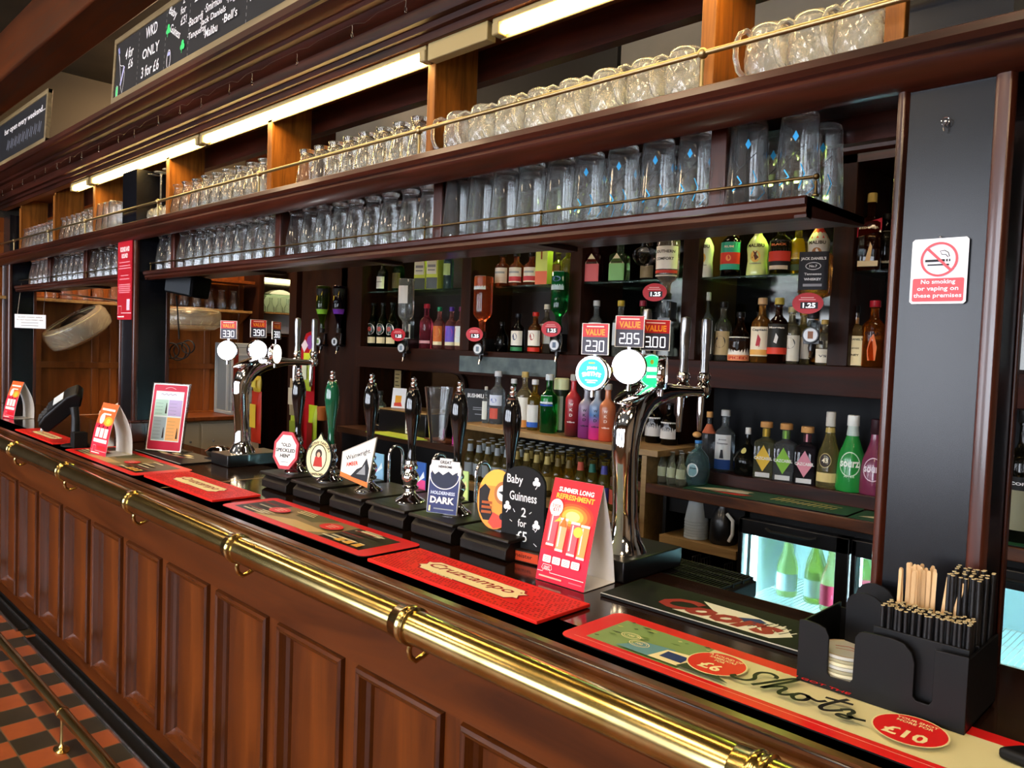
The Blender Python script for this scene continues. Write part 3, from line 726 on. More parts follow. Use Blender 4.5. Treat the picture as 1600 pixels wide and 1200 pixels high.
def art_small(a, w_, h_):
    for k in range(6): a.rect(-w_ / 2, w_ / 2, h_ * (.6 + .4 * k / 6), h_ * (.6 + .4 * (k + 1) / 6), c('f0622e', .5), up=(k == 0))
    for k in range(6): a.rect(-w_ / 2, w_ / 2, h_ * .6 * k / 6, h_ * .6 * (k + 1) / 6, c('de2540', .5), up=False)
    a.ell(w_ * .2, h_ * .66, w_ * .26, h_ * .09, c('f0a030', .5)); a.ell(w_ * .2, h_ * .66, w_ * .12, h_ * .05, c('b8c848', .5))
    a.rect(-w_ * .4, w_ * .4, h_ * .86, h_ * .9, GL); a.rect(-w_ * .2, w_ * .25, h_ * .78, h_ * .81, GL)
    a.ell(-w_ * .2, h_ * .7, w_ * .14, w_ * .14, GL, 16)
    for k in (-1, 0, 1):
        x = k * w_ * .26; a.poly([(x - w_ * .1, h_ * .34), (x + w_ * .1, h_ * .34), (x + w_ * .11, h_ * .52), (x - w_ * .11, h_ * .52)], GL, up=(k == -1)); a.poly([(x - w_ * .05, h_ * .5), (x + w_ * .07, h_ * .56), (x - w_ * .02, h_ * .58)], c('5a1018', .5), up=False)
    a.rect(-w_ * .4, w_ * .42, h_ * .24, h_ * .31, GL)
    a.line([(-w_ * .45, h_ * .08), (-w_ * .35, h_ * .08), (-w_ * .35, h_ * .18), (-w_ * .2, h_ * .18), (-w_ * .2, h_ * .08), (w_ * .48, h_ * .08)], .0016, GL)
    a.rect(-w_ * .1, w_ * .4, h_ * .11, h_ * .18, c('ee1c24', .5)); a.rect(-w_ * .42, w_ * .1, h_ * .03, h_ * .05, GL)
tent((-3.765, 1.235, CT + .0035), .07, .17, .228, .115, 'red and orange tent card standing on the photo runner', art_small, .022)
tent((-5.63, 1.3, CT), .12, .17, .228, .115, 'farthest red and orange tent card, at the left end of the counter', art_small, .022)

# --- acrylic menu stand
ms = thing('menu_stand', 'clear acrylic stand with a crimson-bordered drinks menu', 'menu stand', (-3.70, 1.443, CT + .005), (math.radians(-9), 0, math.radians(27)))
ACR = glassm('clear acrylic', 'f4f8f8', .02, 1.3, .6)
MB().box(-.108, .108, -.003, .003, 0, .325, ACR).build('acrylic_sleeve', ms, bevel=.001)
MB().prism([(-.003, 0), (-.003, .003), (.07, .003), (.07, 0)], 'x', -.108, .108, ACR).build('acrylic_foot', ms, rot=(math.radians(9), 0, 0))
a = Art(.00012); w_, h_ = .2, .315
a.rect(-w_ / 2, w_ / 2, 0, h_, c('f2e8e8', .5)); a.rect(-w_ / 2 + .005, w_ / 2 - .005, .005, h_ - .005, c('b32440', .5), r=.008)
a.rect(-w_ * .4, w_ * .4, .045, h_ - .035, c('c7d6d8', .5))
a.line([(-.03 + .006 * k, h_ - .024 + .008 * math.sin(PI * k / 10)) for k in range(11)], .0016, c('f0b8c0', .5))
for x, y, w2, h2, cc in ((-.078, .165, .074, .075, '9fc0b4'), (.0, .165, .076, .075, 'a99cc8'), (-.078, .05, .074, .108, '8fa2ac'), (.0, .05, .076, .108, 'd9a468')):
    a.rect(x, x + w2, y, y + h2, c(cc, .5), up=False)
    for k in range(int(h2 / .017)): a.rect(x + .005, x + w2 * .62, y + .008 + k * .016, y + .0095 + k * .016, c('5f6668', .5), up=False)
for x, y in ((-.012, .175), (-.014, .06), (.064, .06)): a.step = 0.0001; a.poly([(x - .005, y), (x + .005, y), (x + .004, y + .022), (x + .0015, y + .05), (x - .0015, y + .05), (x - .004, y + .022)], c('2a1c1c', .5))
a.line([(-.05 + .008 * k, h_ - .05 + .004 * math.sin(k * 2.1)) for k in range(12)], .003, c('8c7aa0', .5))
q = MB(); a.flat(q, '-y', (0, -.0034, .005)); q.build('menu_sheet', ms)

# --- card terminal on its stalk
ct = thing('card_terminal', 'black card payment terminal tilted on a swivel stalk', 'card terminal', (-4.12, 1.19, CT), (0, 0, .35))
MB().lathe([(0, 0), (.06, 0), (.062, .004), (.058, .01), (.026, .016), (0, .018)], BLACKM, (0, 0, 0), 22).build('foot', ct)
MB().tube([(0, 0, .012), (0, 0, .14), (-.005, -.005, .19)], [.022, .018, .02], BLACK, 14).box(.03, .085, -.03, .03, .0, .075, BLACKM).build('stalk', ct, bevel=.002)
tb = MB(); PL = c('141416', .35)
tb.prism([(-.16, -.03), (-.15, -.05), (.06, -.03), (.10, .0), (.10, .035), (.05, .048), (-.1, .03), (-.155, .012)], 'x', -.045, .045, PL)
rt_, up_, vw_ = Vector((.709, .704, 0)), Vector((0, 0, 1)), Vector((.704, -.709, 0)); a1, a2 = math.radians(36), math.radians(38)
ey = rt_ * math.cos(a1) + up_ * math.sin(a1); u1 = -rt_ * math.sin(a1) + up_ * math.cos(a1); ez = u1 * math.cos(a2) + vw_ * math.sin(a2); exx = ey.cross(ez)
ct.rotation_euler = (0, 0, 0); body = tb.build('terminal_body', ct, ony(104, 632, 1.17) - Vector((-4.12, 1.19, CT)), Matrix((exx, ey, ez)).transposed().to_euler(), bevel=.009, seg=3)
MB().box(-.034, .034, -.07, -.0, .034, .044, c('2a2c30', .2)).box(-.03, .03, -.03, .028, .046, .048, c('b9c2cc', .2)).build('screen', body, rot=(0, 0, 0))
kp = MB()
for i in range(4):
    for j in range(3): kp.box(-.03 + j * .021, -.013 + j * .021, -.145 + i * .02, -.132 + i * .02, .008 + i * .005, .024 + i * .0045, c('3a3c40', .4))
kp.build('keypad', body)
MB().box(-.03, .03, -.175, -.15, -.03, -.022, c('d8d8d4', .5)).build('receipt', body)

# --- curling paper menu against the far column
q = MB(); n = 12; vs = []; fs = []
for i in range(n + 1):
    f = i / n; x = -.42 * (1 - f); z = .02 + .19 * f ** 1.3 ; y = -.05 + .05 * math.sin(f * 3)
    vs += [(x, y, z), (x - .02 + .02 * f, y + .02, z + .075 + .02 * f)]
for i in range(n): fs.append((2 * i, 2 * i + 2, 2 * i + 3, 2 * i + 1))
q.add(vs, fs, c('c9c4b8', .6)); o = q.build('loose_menu_sheet', None, (-4.42, 1.56, CT + .005)); sm = o.modifiers.new('t', 'SOLIDIFY'); sm.thickness = .0012
tag(o, 'curled grey-white printed sheet leaning beside the left column', 'paper sheet')
for k in range(3): pass

# --- small chrome bowl
o = MB().lathe([(0, 0), (.03, .001), (.05, .016), (.058, .034), (.06, .036), (.056, .037), (.04, .05), (.02, .056), (0, .057)], CHROME, (0, 0, 0), 28).build('domed_dish', None, (-3.43, 1.585, CT))
tag(o, 'small chrome domed dish beside the farther beer tap base', 'dish')

# --- chalk sign for the shot offer
cb = thing('chalk_sign', 'small round-topped chalkboard with a chalked £5 offer on a wooden foot', 'chalkboard', (-1.385, 1.46, CT), (math.radians(0), 0, .12))
p = [(-.068, .03), (.068, .03), (.068, .2)] + [(.068 * math.cos(PI * k / 12), .2 + .045 * math.sin(PI * k / 12)) for k in range(1, 12)] + [(-.068, .2)]
MB().prism(p, 'y', -.004, .004, c('17181a', .75)).build('board', cb)
MB().box(-.075, .075, -.022, .022, 0, .032, c('241a12', .4)).build('wooden_foot', cb, bevel=.003)
q = MB(); a = Art(.0002); a.rect(-.068, .068, .004, .028, c('c4421f', .4)); a.text('Jägermeister', 0, .0165, .014, c('4a140c', .5), w=.1, bold=.02)
a.flat(q, '-y', (0, -.0222, 0)); q.build('foot_label', cb)
CH = c('dfe2e4', .8)
q = MB(); a = Art(.0001)
a.text('Baby', -.028, .205, .03, CH, w=.052, bold=.012); a.text('Guinness', .0, .165, .024, CH, w=.088, bold=.012); a.text('2', .004, .125, .024, CH, bold=.014); a.text('for', 0, .096, .02, CH, w=.028, bold=.012); a.text('£5', 0, .062, .027, CH, bold=.014)
for x, y in ((.042, .208), (-.05, .135), (.046, .098)):
    for k in range(3):
        an = math.radians(90 + k * 120); a.ell(x + .0065 * math.cos(an), y + .0065 * math.sin(an), .0065, .0065, CH, 12, up=(k == 0))
    a.line([(x, y), (x + .002, y - .012), (x - .003, y - .018)], .002, CH)
for x, y, dx, dy in ((-.03, .13, .006, -.008), (.03, .13, -.007, -.006), (-.04, .1, .008, -.004), (.035, .088, .008, -.004), (-.045, .05, .008, .004), (.04, .05, .01, -.006)): a.line([(x, y), (x + dx, y + dy)], .0018, CH)
a.flat(q, '-y', (0, -.0042, 0)); q.build('chalk_writing', cb)

# --- hand pumps
PUMPX = [-2.585, -2.36, -2.125, -1.905, -1.69, -1.475]
GREENP = mat('dark green lacquer', '0d5238', .12, coat=.8); BLKP = mat('black turned gloss', '0a0a0b', .1, coat=.8)
PL2 = wood('near black stained wood', '0e0a07', '1c130d', 'x', 20, .4, .0, spec=.3)
def pump(x, label, clip=None, hm=BLKP):
    t = thing('hand_pump', label, 'beer pump', (x, 1.53, CT), group='hand pumps in a row')
    pb = MB(); pb.prism([(-.115, 0), (-.128, .006), (-.128, .03), (-.112, .046), (-.108, .052), (.12, .052), (.12, 0)], 'x', -.088, .088, PL2)
    pb.prism([(-.134, .052), (-.136, .056), (-.132, .062), (.125, .062), (.125, .052)], 'x', -.094, .102, PL2)
    b_ = pb.build('plinth', t, bevel=.002)
    z0 = .062
    body = [(0, 0), (.046, 0), (.047, .004), (.043, .009), (.03, .016), (.022, .024), (.017, .03), (.016, .036), (.024, .041), (.026, .047), (.019, .053), (.022, .062), (.027, .073), (.026, .084), (.019, .094), (.015, .1), (.021, .104), (.022, .112), (.018, .118), (.018, .13), (0, .131)]
    MB().lathe(body, CHROME, (0, -.035, z0), 28).build('chrome_pedestal', t)
    hp = [(0, 0), (.0125, 0), (.0125, .018), (.0105, .03), (.0125, .06), (.0165, .095), (.0225, .13), (.0255, .155), (.0255, .175), (.022, .2), (.0165, .216), (.014, .222), (0, .222)]
    h_ = MB().lathe(hp, hm, (0, 0, 0), 24).build('handle', t, (.002, -.035, z0 + .128))
    MB().lathe([(0, 0), (.0145, 0), (.015, .004), (.0115, .009), (.008, .011), (.0105, .016), (.0105, .021), (.0055, .025), (.0085, .03), (.0085, .035), (0, .041)], CHROME, (0, 0, .22), 18).build('finial', h_)
    if clip:
        q = MB(); k_ = clip(q)
        o = q.build('pump_clip', t, (-.004, -.08, z0 + .082), (math.radians(-8), 0, math.radians(22))); o.scale = (1.14, 1.0, 1.14)
        o['label'] = k_
        MB().box(-.006, .02, .004, .03, .045, .053, STEEL).build('clip_bracket', o)
    return t
def base_poly(q, pts, m_, th=.004): q.prism(pts, 'y', 0, th, m_)
def clip_oct(q):
    R = c('b41c2a', .3); P = lambda r: [(r * 1.0 * math.cos(PI / 8 + k * PI / 4), r * 1.25 * math.sin(PI / 8 + k * PI / 4)) for k in range(8)]
    base_poly(q, P(.052), R, .008); a = Art(); a.poly(P(.0425), WHITE)
    for i, s_ in enumerate(('"OLD', 'SPECKLED', 'HEN"')): a.text(s_, 0, .018 - i * .0175, .0115, INK, w=.0095 * len(s_), bold=.03)
    a.rect(-.015, .015, -.038, -.036, GREY); a.flat(q, '-y'); return 'octagonal red and white pump clip'
def clip_oval(q):
    P = [(.047 * math.cos(2 * PI * k / 28), .062 * math.sin(2 * PI * k / 28) + (.016 if k == 7 else 0)) for k in range(28)]
    base_poly(q, P, INK, .006); a = Art(); a.poly([(x * .93, y * .94) for x, y in P], CREAMP); a.ring(0, 0, .03, .042, .003, INK); a.ell(0, 0, .026, .038, c('e8dcc0', .5))
    a.ell(0, .012, .012, .015, c('3a2a22', .5)); a.poly([(-.017, -.026), (.017, -.026), (.012, .004), (-.012, .004)], c('b02a1c', .5)); a.ell(0, .01, .006, .008, c('d8a888', .5))
    a.text('TIMOTHY TAYLOR\'S', 0, .047, .0085, INK, w=.1, bold=.03, arc=.042); a.text('LANDLORD', 0, -.049, .008, INK, w=.045, bold=.03)
    a.flat(q, '-y'); return 'cream and black oval pump clip'
def clip_quad(q):
    P = [(-.055, -.03), (.04, -.055), (.055, .09), (-.055, .04)]
    base_poly(q, P, c('b8b4ac', .4), .006); a = Art(); a.poly([(x * .95, y * .95) for x, y in P], WHITE); a.poly([(-.055, -.03), (.04, -.055), (.04, -.04), (-.055, -.017)], ORG)
    a.text('Wainwright', -.0, .034, .017, INK, w=.082, shear=.1, rot=.35, bold=.01); a.text('AMBER', -.018, .008, .012, c('d03a1c', .5), w=.04, rot=.2, bold=.02)
    a.poly([(-.02, -.028), (0, -.006), (.016, .002), (.03, .028), (.04, .0), (.038, -.04)], INK); a.poly([(0, -.02), (.016, -.004), (.026, .01), (.03, -.02)], GREY); a.flat(q, '-y'); return 'white slanted pump clip with orange foot'
def clip_dark(q):
    P = [(-.042, -.066), (.042, -.066), (.045, .05), (.036, .062), (.018, .062), (.018, .072), (-.018, .072), (-.018, .062), (-.036, .062), (-.045, .05)]
    B = c('141e5c', .35); base_poly(q, P, c('d8d8d8', .4), .006); a = Art(); a.rect(-.0415, .0415, -.0655, .038, B); a.poly([(-.04, .058), (.04, .058), (.04, .03), (.03, .038), (.02, .028), (.008, .036), (-.006, .026), (-.02, .036), (-.03, .028), (-.04, .036)], c('e4e4e4', .4))
    a.poly([(-.038, .04), (-.028, .03), (-.018, .038), (-.005, .03), (.01, .04), (.022, .032), (.036, .04), (.034, .01), (.0, -.006), (-.034, .012)], c('0c1030', .4)); a.ring(0, .03, .042, .036, .0022, WHITE)
    a.rect(-.04, .04, .05, .0655, c('e4e4e4', .4)); a.text('GREAT', 0, .062, .008, INK, bold=.03); a.text('NEWSOME', 0, .051, .006, INK, bold=.03)
    a.text('HOLDERNESS', 0, -.015, .0085, c('c8d4f0', .5), w=.068, bold=.03); a.text('DARK', 0, -.033, .017, WHITE, w=.068, bold=.04); a.rect(-.036, -.031, -.062, -.048, c('e8d8a8', .5)); a.rect(-.022, .034, -.056, -.053, GREY, up=False)
    a.flat(q, '-y'); return 'blue and white pump clip'
def clip_orange(q):
    P = [(.048 * math.cos(2 * PI * k / 28), .07 * math.sin(2 * PI * k / 28)) for k in range(28)]
    base_poly(q, P, c('c47818', .4), .006); a = Art(); a.poly([(x * .97, y * .97) for x, y in P], c('e8932c', .4)); a.poly([P[k] for k in range(2, 13)], c('efb43c', .4))
    a.poly([(-.04, -.03), (-.044, .02), (-.03, .034), (-.016, .022), (-.02, .0), (-.004, -.036), (-.012, -.05), (-.028, -.05)], c('1c1412', .5)); a.poly([(-.004, -.03), (.02, -.04), (.03, -.06), (-.0, -.068), (-.015, -.055)], c('d8402a', .4))
    a.ell(.018, .016, .023, .027, c('b06a2c', .4)); a.ell(.018, .016, .016, .019, WHITE); a.poly([(.005, .018), (.03, .024), (.024, .006), (.016, .012)], INK)
    a.ell(.02, -.038, .007, .008, INK)
    for k in range(3): a.rect(-.034, -.008, -.012 - k * .011, -.006 - k * .011, c('a8521c', .5), up=(k == 0))
    a.flat(q, '-y'); return 'orange oval pump clip'
pump(PUMPX[0], 'black-handled hand pump with octagonal red and white clip', clip_oct)
pump(PUMPX[1], 'hand pump with a dark green handle and cream oval clip', clip_oval, GREENP)
pump(PUMPX[2], 'black-handled hand pump with slanted white clip edged in orange', clip_quad)
pump(PUMPX[3], 'black-handled hand pump with no clip facing the customer')
pump(PUMPX[4], 'black-handled hand pump with dark blue and white clip', clip_dark)
pump(PUMPX[5], 'black-handled hand pump with orange oval clip', clip_orange)
# spouts and the backs of the staff side cards
def spout(x, label, cc):
    t = thing('swan_neck_spout', label, 'beer spout', (x, 1.66, CT + .0), group='swan neck spouts behind the hand pumps')
    pts = [(0, 0, 0), (0, 0, .12)] + [(0, .03 - .03 * math.cos(PI * k / 8), .15 + .035 * math.sin(PI * k / 8)) for k in range(9)] + [(0, .06, .08)]
    MB().tube(pts, .0055, CHROME, 12).lathe([(0, 0), (.016, 0), (.016, .006), (.006, .01)], CHROME, (0, 0, 0), 16).build('tube', t)
    if cc:
        q = MB(); q.box(-.04, .04, -.002, .002, -.04, .06, c(cc[0], .5)); a = Art(); a.rect(-.04, .04, -.04, .0, c(cc[1], .5)); a.poly([(-.03, .0), (-.01, .02), (.01, .005), (.03, .03), (.035, .01), (0, -.01)], c(cc[2], .5)); a.flat(q, '-y', (0, -.002, 0))
        q.build('card_sign', t, (-.085, .01, .09))
spout(-2.24, 'swan neck spout with pale blue card behind the slanted white clip', ('7fb4d8', '88b8dc', 'cfe2ee'))
spout(-2.0, 'swan neck spout with blue and pink card', ('2f5aa8', 'd84a8a', 'd8e4f0'))
spout(-1.785, 'swan neck spout with yellow-green pastel card', ('b8d488', 'cfe08c', 'f0dc98'))
spout(-1.56, 'bare chrome swan neck spout behind the blue pump clip', None)

# --- beer founts
def lens(mname, em, es, art):
    q = MB(); q.lathe([(0, -.011), (.042, -.011), (.0445, -.008), (.0445, .008), (.042, .011), (0, .011)], CHROME, (0, 0, 0), 32, axis='y')
    a = Art(.0003); L_ = mat('lit lens ' + mname, em, .3, emit=em, es=es); a.ell(0, 0, .0405, .0405, L_, 36); art(a)
    a.flat(q, '-y', (0, -.0112, 0)); return q
def price(t, loc, rz, val):
    q = MB(); q.box(-.037, .037, -.002, .002, 0, .078, c('e9e4dc', .35)); a = Art(.0002)
    a.rect(-.035, .035, .001, .077, c('3c3b48', .35)); a.rect(-.035, .035, .044, .077, c('b8282c', .35)); a.rect(-.024, .024, .0685, .0715, c('f0c8c0', .4))
    a.text('VALUE', 0, .056, .016, c('f4952c', .4), w=.054, bold=.035); a.flat(q, '-y', (0, -.0021, 0))
    # seven segment figures
    seg = {'0': 'abcdef', '2': 'abged', '3': 'abgcd', '5': 'afgcd', '8': 'abcdefg', '1': 'bc', '9': 'abcfgd', '.': ''}
    a = Art(.0002); LIT = c('f2f4ff', .4, emit='f2f4ff', es=.5); x = -.024
    for ch in val:
        if ch == '.': a.rect(x - .0052, x - .0022, .0075, .0105, LIT, up=False); continue
        w_, h_ = .0115, .0125; y = .009
        S = {'a': (x, y + 2 * h_, w_, 0), 'd': (x, y, w_, 0), 'g': (x, y + h_, w_, 0), 'b': (x + w_, y + h_, 0, h_), 'c': (x + w_, y, 0, h_), 'f': (x, y + h_, 0, h_), 'e': (x, y, 0, h_)}
        for s_ in seg[ch]:
            sx, sy, dx, dy = S[s_]; g = .0012
            a.rect(sx - g + (g * 1.2 if dx else 0), sx + dx + g - (g * 1.2 if dx else 0), sy - g + (g * 1.2 if dy else 0), sy + dy + g - (g * 1.2 if dy else 0), LIT, up=False)
        x += .0185
    a.flat(q, '-y', (0, -.0026, 0)); q.box(-.003, .003, .0, .003, -.02, .005, CHROME)
    return q.build('price_card', t, loc, (0, 0, rz), bevel=0)
def fount(ox, label, lenses, n3=True):
    t = thing('beer_fount', label, 'beer tap', (ox, 1.6, CT), group='chrome beer founts')
    MB().box(-.085, .075, -.1, .15, 0, .05, BLACK).build('plinth', t, bevel=.003)
    pth = [(0, 0, .05), (0, .0, .065), (0, .0, .08), (0, 0, .11), (0, -.003, .16), (0, -.008, .24), (0, -.012, .3), (0, -.009, .345), (0, .004, .38), (0, .028, .41), (0, .06, .43), (0, .1, .442), (0, .15, .448), (0, .2, .45), (0, .26, .449), (0, .33, .447)]
    rr = [.058, .052, .042, .035, .0315, .032, .034, (.038, .0365), (.041, .037), (.042, .035), (.04, .031), (.035, .026), (.027, .021), .0175, .0145, .013]
    MB().tube(pth, rr, CHROME, 30).build('curved_column', t, ang=70)
    MB().lathe([(math.sin(PI * i / 14), -math.cos(PI * i / 14)) for i in range(15)], CHROME, (0, 0, 0), 32).build('badge_bridge', t, (0, .02, .447), (math.radians(20), 0, 0), ang=80).scale = (.042, .075, .012)
    for (x, y, z, az, em, es, art, nm) in lenses:
        q = lens(nm, em, es, art)
        l_ = q.build('illuminated_badge', t, (x, y, z), (0, 0, math.radians(az + 90)))
        MB().cyl((0, 0, -.06), (0, 0, -.04), .006, CHROME).build('badge_stem', l_)
    # taps on the staff side: stems, handles, nozzles
    for (x, y, big) in ((.0, .345, 1), (-.02, .27, 0), (-.12, -.0, 0)) if n3 else ((.0, .345, 1), (-.02, .27, 0)):
        hm = STEEL
        if y > .1:
            MB().lathe([(0, -.02), (.014, -.02), (.019, -.01), (.021, .004), (.019, .014), (.013, .022), (.017, .03), (.019, .04), (.014, .05), (0, .05)], CHROME, (0, 0, 0), 22).build('tap_valve', t, (x, y, .45))
            MB().tube([(x, y - .01, .43), (x, y - .012, .38), (x, y - .012, .335)], [.01, .009, .0065], CHROME, 14).build('nozzle', t)
            MB().lathe([(0, 0), (.012, 0), (.0125, .01), (.0105, .03), (.0125, .06), (.0145, .1), (.0145, .14), (.0125, .152), (0, .156)], hm, (0, 0, 0), 20).build('tap_handle', t, (x, y, .498))
        else:
            MB().lathe([(0, 0), (.011, 0), (.012, .1), (.012, .2), (.01, .21), (0, .214)], hm, (0, 0, 0), 18).build('tap_handle', t, (x + .11, y + .07, .45))
    return t
def art_js(a):
    T = c('1fae9c', .35, emit='1fae9c', es=1.2); Wl = c('e8fff8', .35, emit='e8fff8', es=1.5)
    a.ell(0, 0, .035, .035, T, 36); a.text('JOHN', 0, .012, .009, Wl, w=.026, bold=.03); a.text("SMITH'S", 0, -.001, .011, Wl, w=.05, bold=.03, arc=.08); a.rect(-.016, .016, -.019, -.0165, Wl); a.rect(-.011, .011, -.024, -.022, Wl, up=False); a.rect(-.008, .008, .024, .027, YEL)
def art_none(a): a.ring(0, 0, .0405, .0405, .0035, c('ecd870', .3, emit='ecd870', es=2.2), 36)
def art_green(a):
    G = c('18a85a', .35, emit='18a85a', es=1.2); a.ell(0, 0, .0385, .0385, G, 32); a.text('STAR', 0, .004, .012, c('e8fff0', .35, emit='e8fff0', es=2.0), w=.04, bold=.03) if 0 else a.rect(-.025, .025, -.002, .008, c('e8fff0', .35, emit='e8fff0', es=2.0)); a.ell(0, .022, .006, .006, YEL, 12); a.rect(-.016, .016, -.018, -.013, c('e8fff0', .35, emit='e8fff0', es=2.0))
def art_fan(a):
    for k in range(5): a.poly([(-.035 + k * .012, .034 - abs(k - 2) * .006), (-.025 + k * .012, .034 - abs(k - 2) * .006), (-.01 + k * .004, -.008)], [ORG, YEL][k % 2], up=(k == 0))
    a.rect(-.03, .03, -.024, -.008, c('f0f4f8', .35, emit='f0f4f8', es=2.0)); a.poly([(-.03, -.025), (.03, -.025), (.018, -.037), (-.018, -.037)], c('2058c0', .3))
fR = fount(-1.163, 'near curved chrome beer fount with green and white lit badges and prices', [
    (-.062, -.075, .494, -72, '9fe8d8', 1.3, art_js, 'mint'), (.0, -.01, .513, -62, 'fffbe0', 5, art_none, 'white'),
    (.01, .058, .505, -14, '60e090', 1.8, art_green, 'green'), (.03, .09, .5, 30, 'd8d8d8', .15, art_fan, 'clear')])
price(fR, (-.062, -.072, .54), math.radians(12), '2.30'); price(fR, (-.005, -.008, .562), math.radians(22), '2.85'); price(fR, (.022, .064, .556), math.radians(40), '3.00')
def art_pale(a): a.rect(-.022, .018, .006, .014, c('c8ccd0', .4, emit='c8ccd0', es=2.5)); a.line([(-.005, -.002), (0, -.012)], .002, GREY); a.line([(.012, -.004), (.018, -.016)], .002, GREY)
fL = fount(-3.235, 'farther curved chrome beer fount with glaring white lit badges', [
    (-.04, -.055, .494, -45, 'ffffff', 6, art_pale, 'bright white'), (.01, .055, .5, 2, 'f4fbff', 6, lambda a: None, 'cool white'), (.05, .12, .485, 36, 'fff6e0', 5, lambda a: None, 'warm white')], False)
price(fL, (-.04, -.052, .545), math.radians(40), '3.30'); price(fL, (.01, .06, .555), math.radians(88), '3.90'); price(fL, (.05, .125, .55), math.radians(122), '3.80')

# --- drip tray behind the near fount
dt = thing('drip_tray', 'black slatted plastic drip tray hanging behind the counter edge', 'drip tray', (-1.07, 1.765, 1.038))
MB().box(-.145, .145, -.095, .085, 0, .045, BLACKM).build('tray', dt, bevel=.006)
q = MB()
for i in range(30): q.box(-.135 + i * .0093, -.1325 + i * .0093, -.085, .075, .05, .0545, BLACKM)
for y in (-.085, -.03, .02, .068): q.box(-.14, .14, y, y + .006, .0455, .0552, BLACKM)
q.build('grille', dt)
fixb = MB().box(-.145, .145, -.105, -.0955, .0, .06, BLACKM).build('hanging_lip', dt)

# --- black bar caddy with straws, stirrers and beer mats
cdx, cdy = -.433, 1.28
CB = mat('black acrylic caddy', '0d0d0f', .4, spec=.3)
cz = CT + .0042
ca = thing('bar_caddy', 'black acrylic bar caddy holding straws, stirrers and beer mats', 'bar caddy', (cdx, cdy, cz), (0, 0, .0))
hw = .128
front = [(-hw, 0), (hw, 0), (hw, .112), (.02 + .06, .118), (.082, .11), (.058 + .0, .11)]
front = [(-hw, 0), (hw, 0), (hw, .116), (.082, .114), (.082, .035), (.078, .028), (.06, .028), (.055, .034), (.055, .085), (.05, .1), (.038, .111), (.02, .114), (-.022, .112), (-.03, .108), (-.035, .1), (-.036, .03), (-.04, .024), (-.072, .023), (-.077, .028), (-.077, .088), (-.083, .1), (-.095, .104), (-.12, .106), (-hw, .103)]
MB().prism(front, 'y', 0, .004, CB).build('front_panel', ca, bevel=.0008)
MB().prism([(x, min(z, .09) if z > .05 else z) for x, z in front], 'y', .168, .172, CB).build('back_panel', ca, bevel=.0008)
q = MB()
for x in (-hw, -.016, hw - .004): q.box(x, x + .004, .004, .168, 0, .1 if x < .1 else .112, CB)
q.box(-hw, hw, .004, .168, 0, .004, CB); q.box(-.012, hw - .004, .0705, .073, .004, .115, CB); q.box(-.014, hw - .004, .018, .021, .004, .121, CB)
q.build('dividers', ca, bevel=.0008)
for s_, y, zz in ((-.062, .16, .0), (-.05, .085, .0)):
    q = MB(); n = 9; w2 = .036; vs = []
    pp = [(-w2, .0), (w2, .0), (w2, .12)] + [(w2 * math.cos(PI * k / 8), .12 + .026 * math.sin(PI * k / 8)) for k in range(1, 8)] + [(-w2, .12)]
    q.prism(pp, 'y', -.002, .002, CB); q.build('rounded_upright', ca, (s_, y, .004), (0, 0, -.2))
# beer mats
for k in range(9):
    q = MB(); q.lathe([(0, 0), (.0445, 0), (.0455, .001), (.0455, .0045), (.0445, .0055), (0, .0055)], c(['cfc8a8', '9a9478', 'b8b8b0'][k % 3], .5), (0, 0, 0), 32)
    a = Art(.0002); a.ring(0, 0, .043, .043, .002, c('b8905a', .5)); a.line([(-.02, .0), (0, .01), (.02, .004), (.03, .014)], .003, c('a03020', .5)); a.line([(-.015, -.012), (.01, -.004), (.025, -.008)], .002, c('a03020', .5)); a.flat(q, 'z', (0, 0, .0056))
    o = q.build('beer_mat', None, (cdx - .066 + .001 * (k % 2), cdy + .053, cz + .0045 + k * .006))
    tag(o, 'round printed beer mat on top of the stack in the caddy' if k == 8 else 'round beer mat in the lower stack inside the caddy', 'beer mat', 'round beer mats stacked in the caddy')
# straws
SB = mat('black paper straw', '17171a', .45); TIP = c('cbb88c', .7)
def straw_mesh(L_):
    q = MB(); q.lathe([(.0022, 0), (.003, 0), (.003, L_ - .0004), (.0022, L_ - .0004), (.0022, 0)], SB, (0, 0, 0), 10)
    q.lathe([(.0021, L_ - .0003), (.00305, L_ - .0003), (.00305, L_ + .0004), (.0021, L_ + .0004), (.0021, L_ - .0003)], TIP, (0, 0, 0), 10); return q
r = random.Random(4); s0 = None; cnt = 0
for (xa, xb, ya, yb, L_, nx, ny, lab) in ((-.002, .118, .026, .064, .148, 15, 6, 'short black paper straw standing upright in the front of the caddy'), (.072, .118, .078, .155, .206, 6, 6, 'tall black paper straw at the back right of the caddy')):
    s0 = None
    for i in range(nx):
        for j in range(ny):
            x = xa + (xb - xa) * i / (nx - 1) + r.uniform(-.0008, .0008); y = ya + (yb - ya) * j / (ny - 1) + r.uniform(-.0008, .0008)
            loc = (cdx + x, cdy + y, cz + .005 + r.uniform(0, .004))
            if s0 is None: s0 = straw_mesh(L_).build('straw', None, loc); o = s0
            else: o = s0.copy(); COL.objects.link(o); o.location = loc
            o.rotation_euler = (r.uniform(-.015, .015), r.uniform(-.015, .015), 0)
            tag(o, lab, 'straw', 'black straws in the caddy')
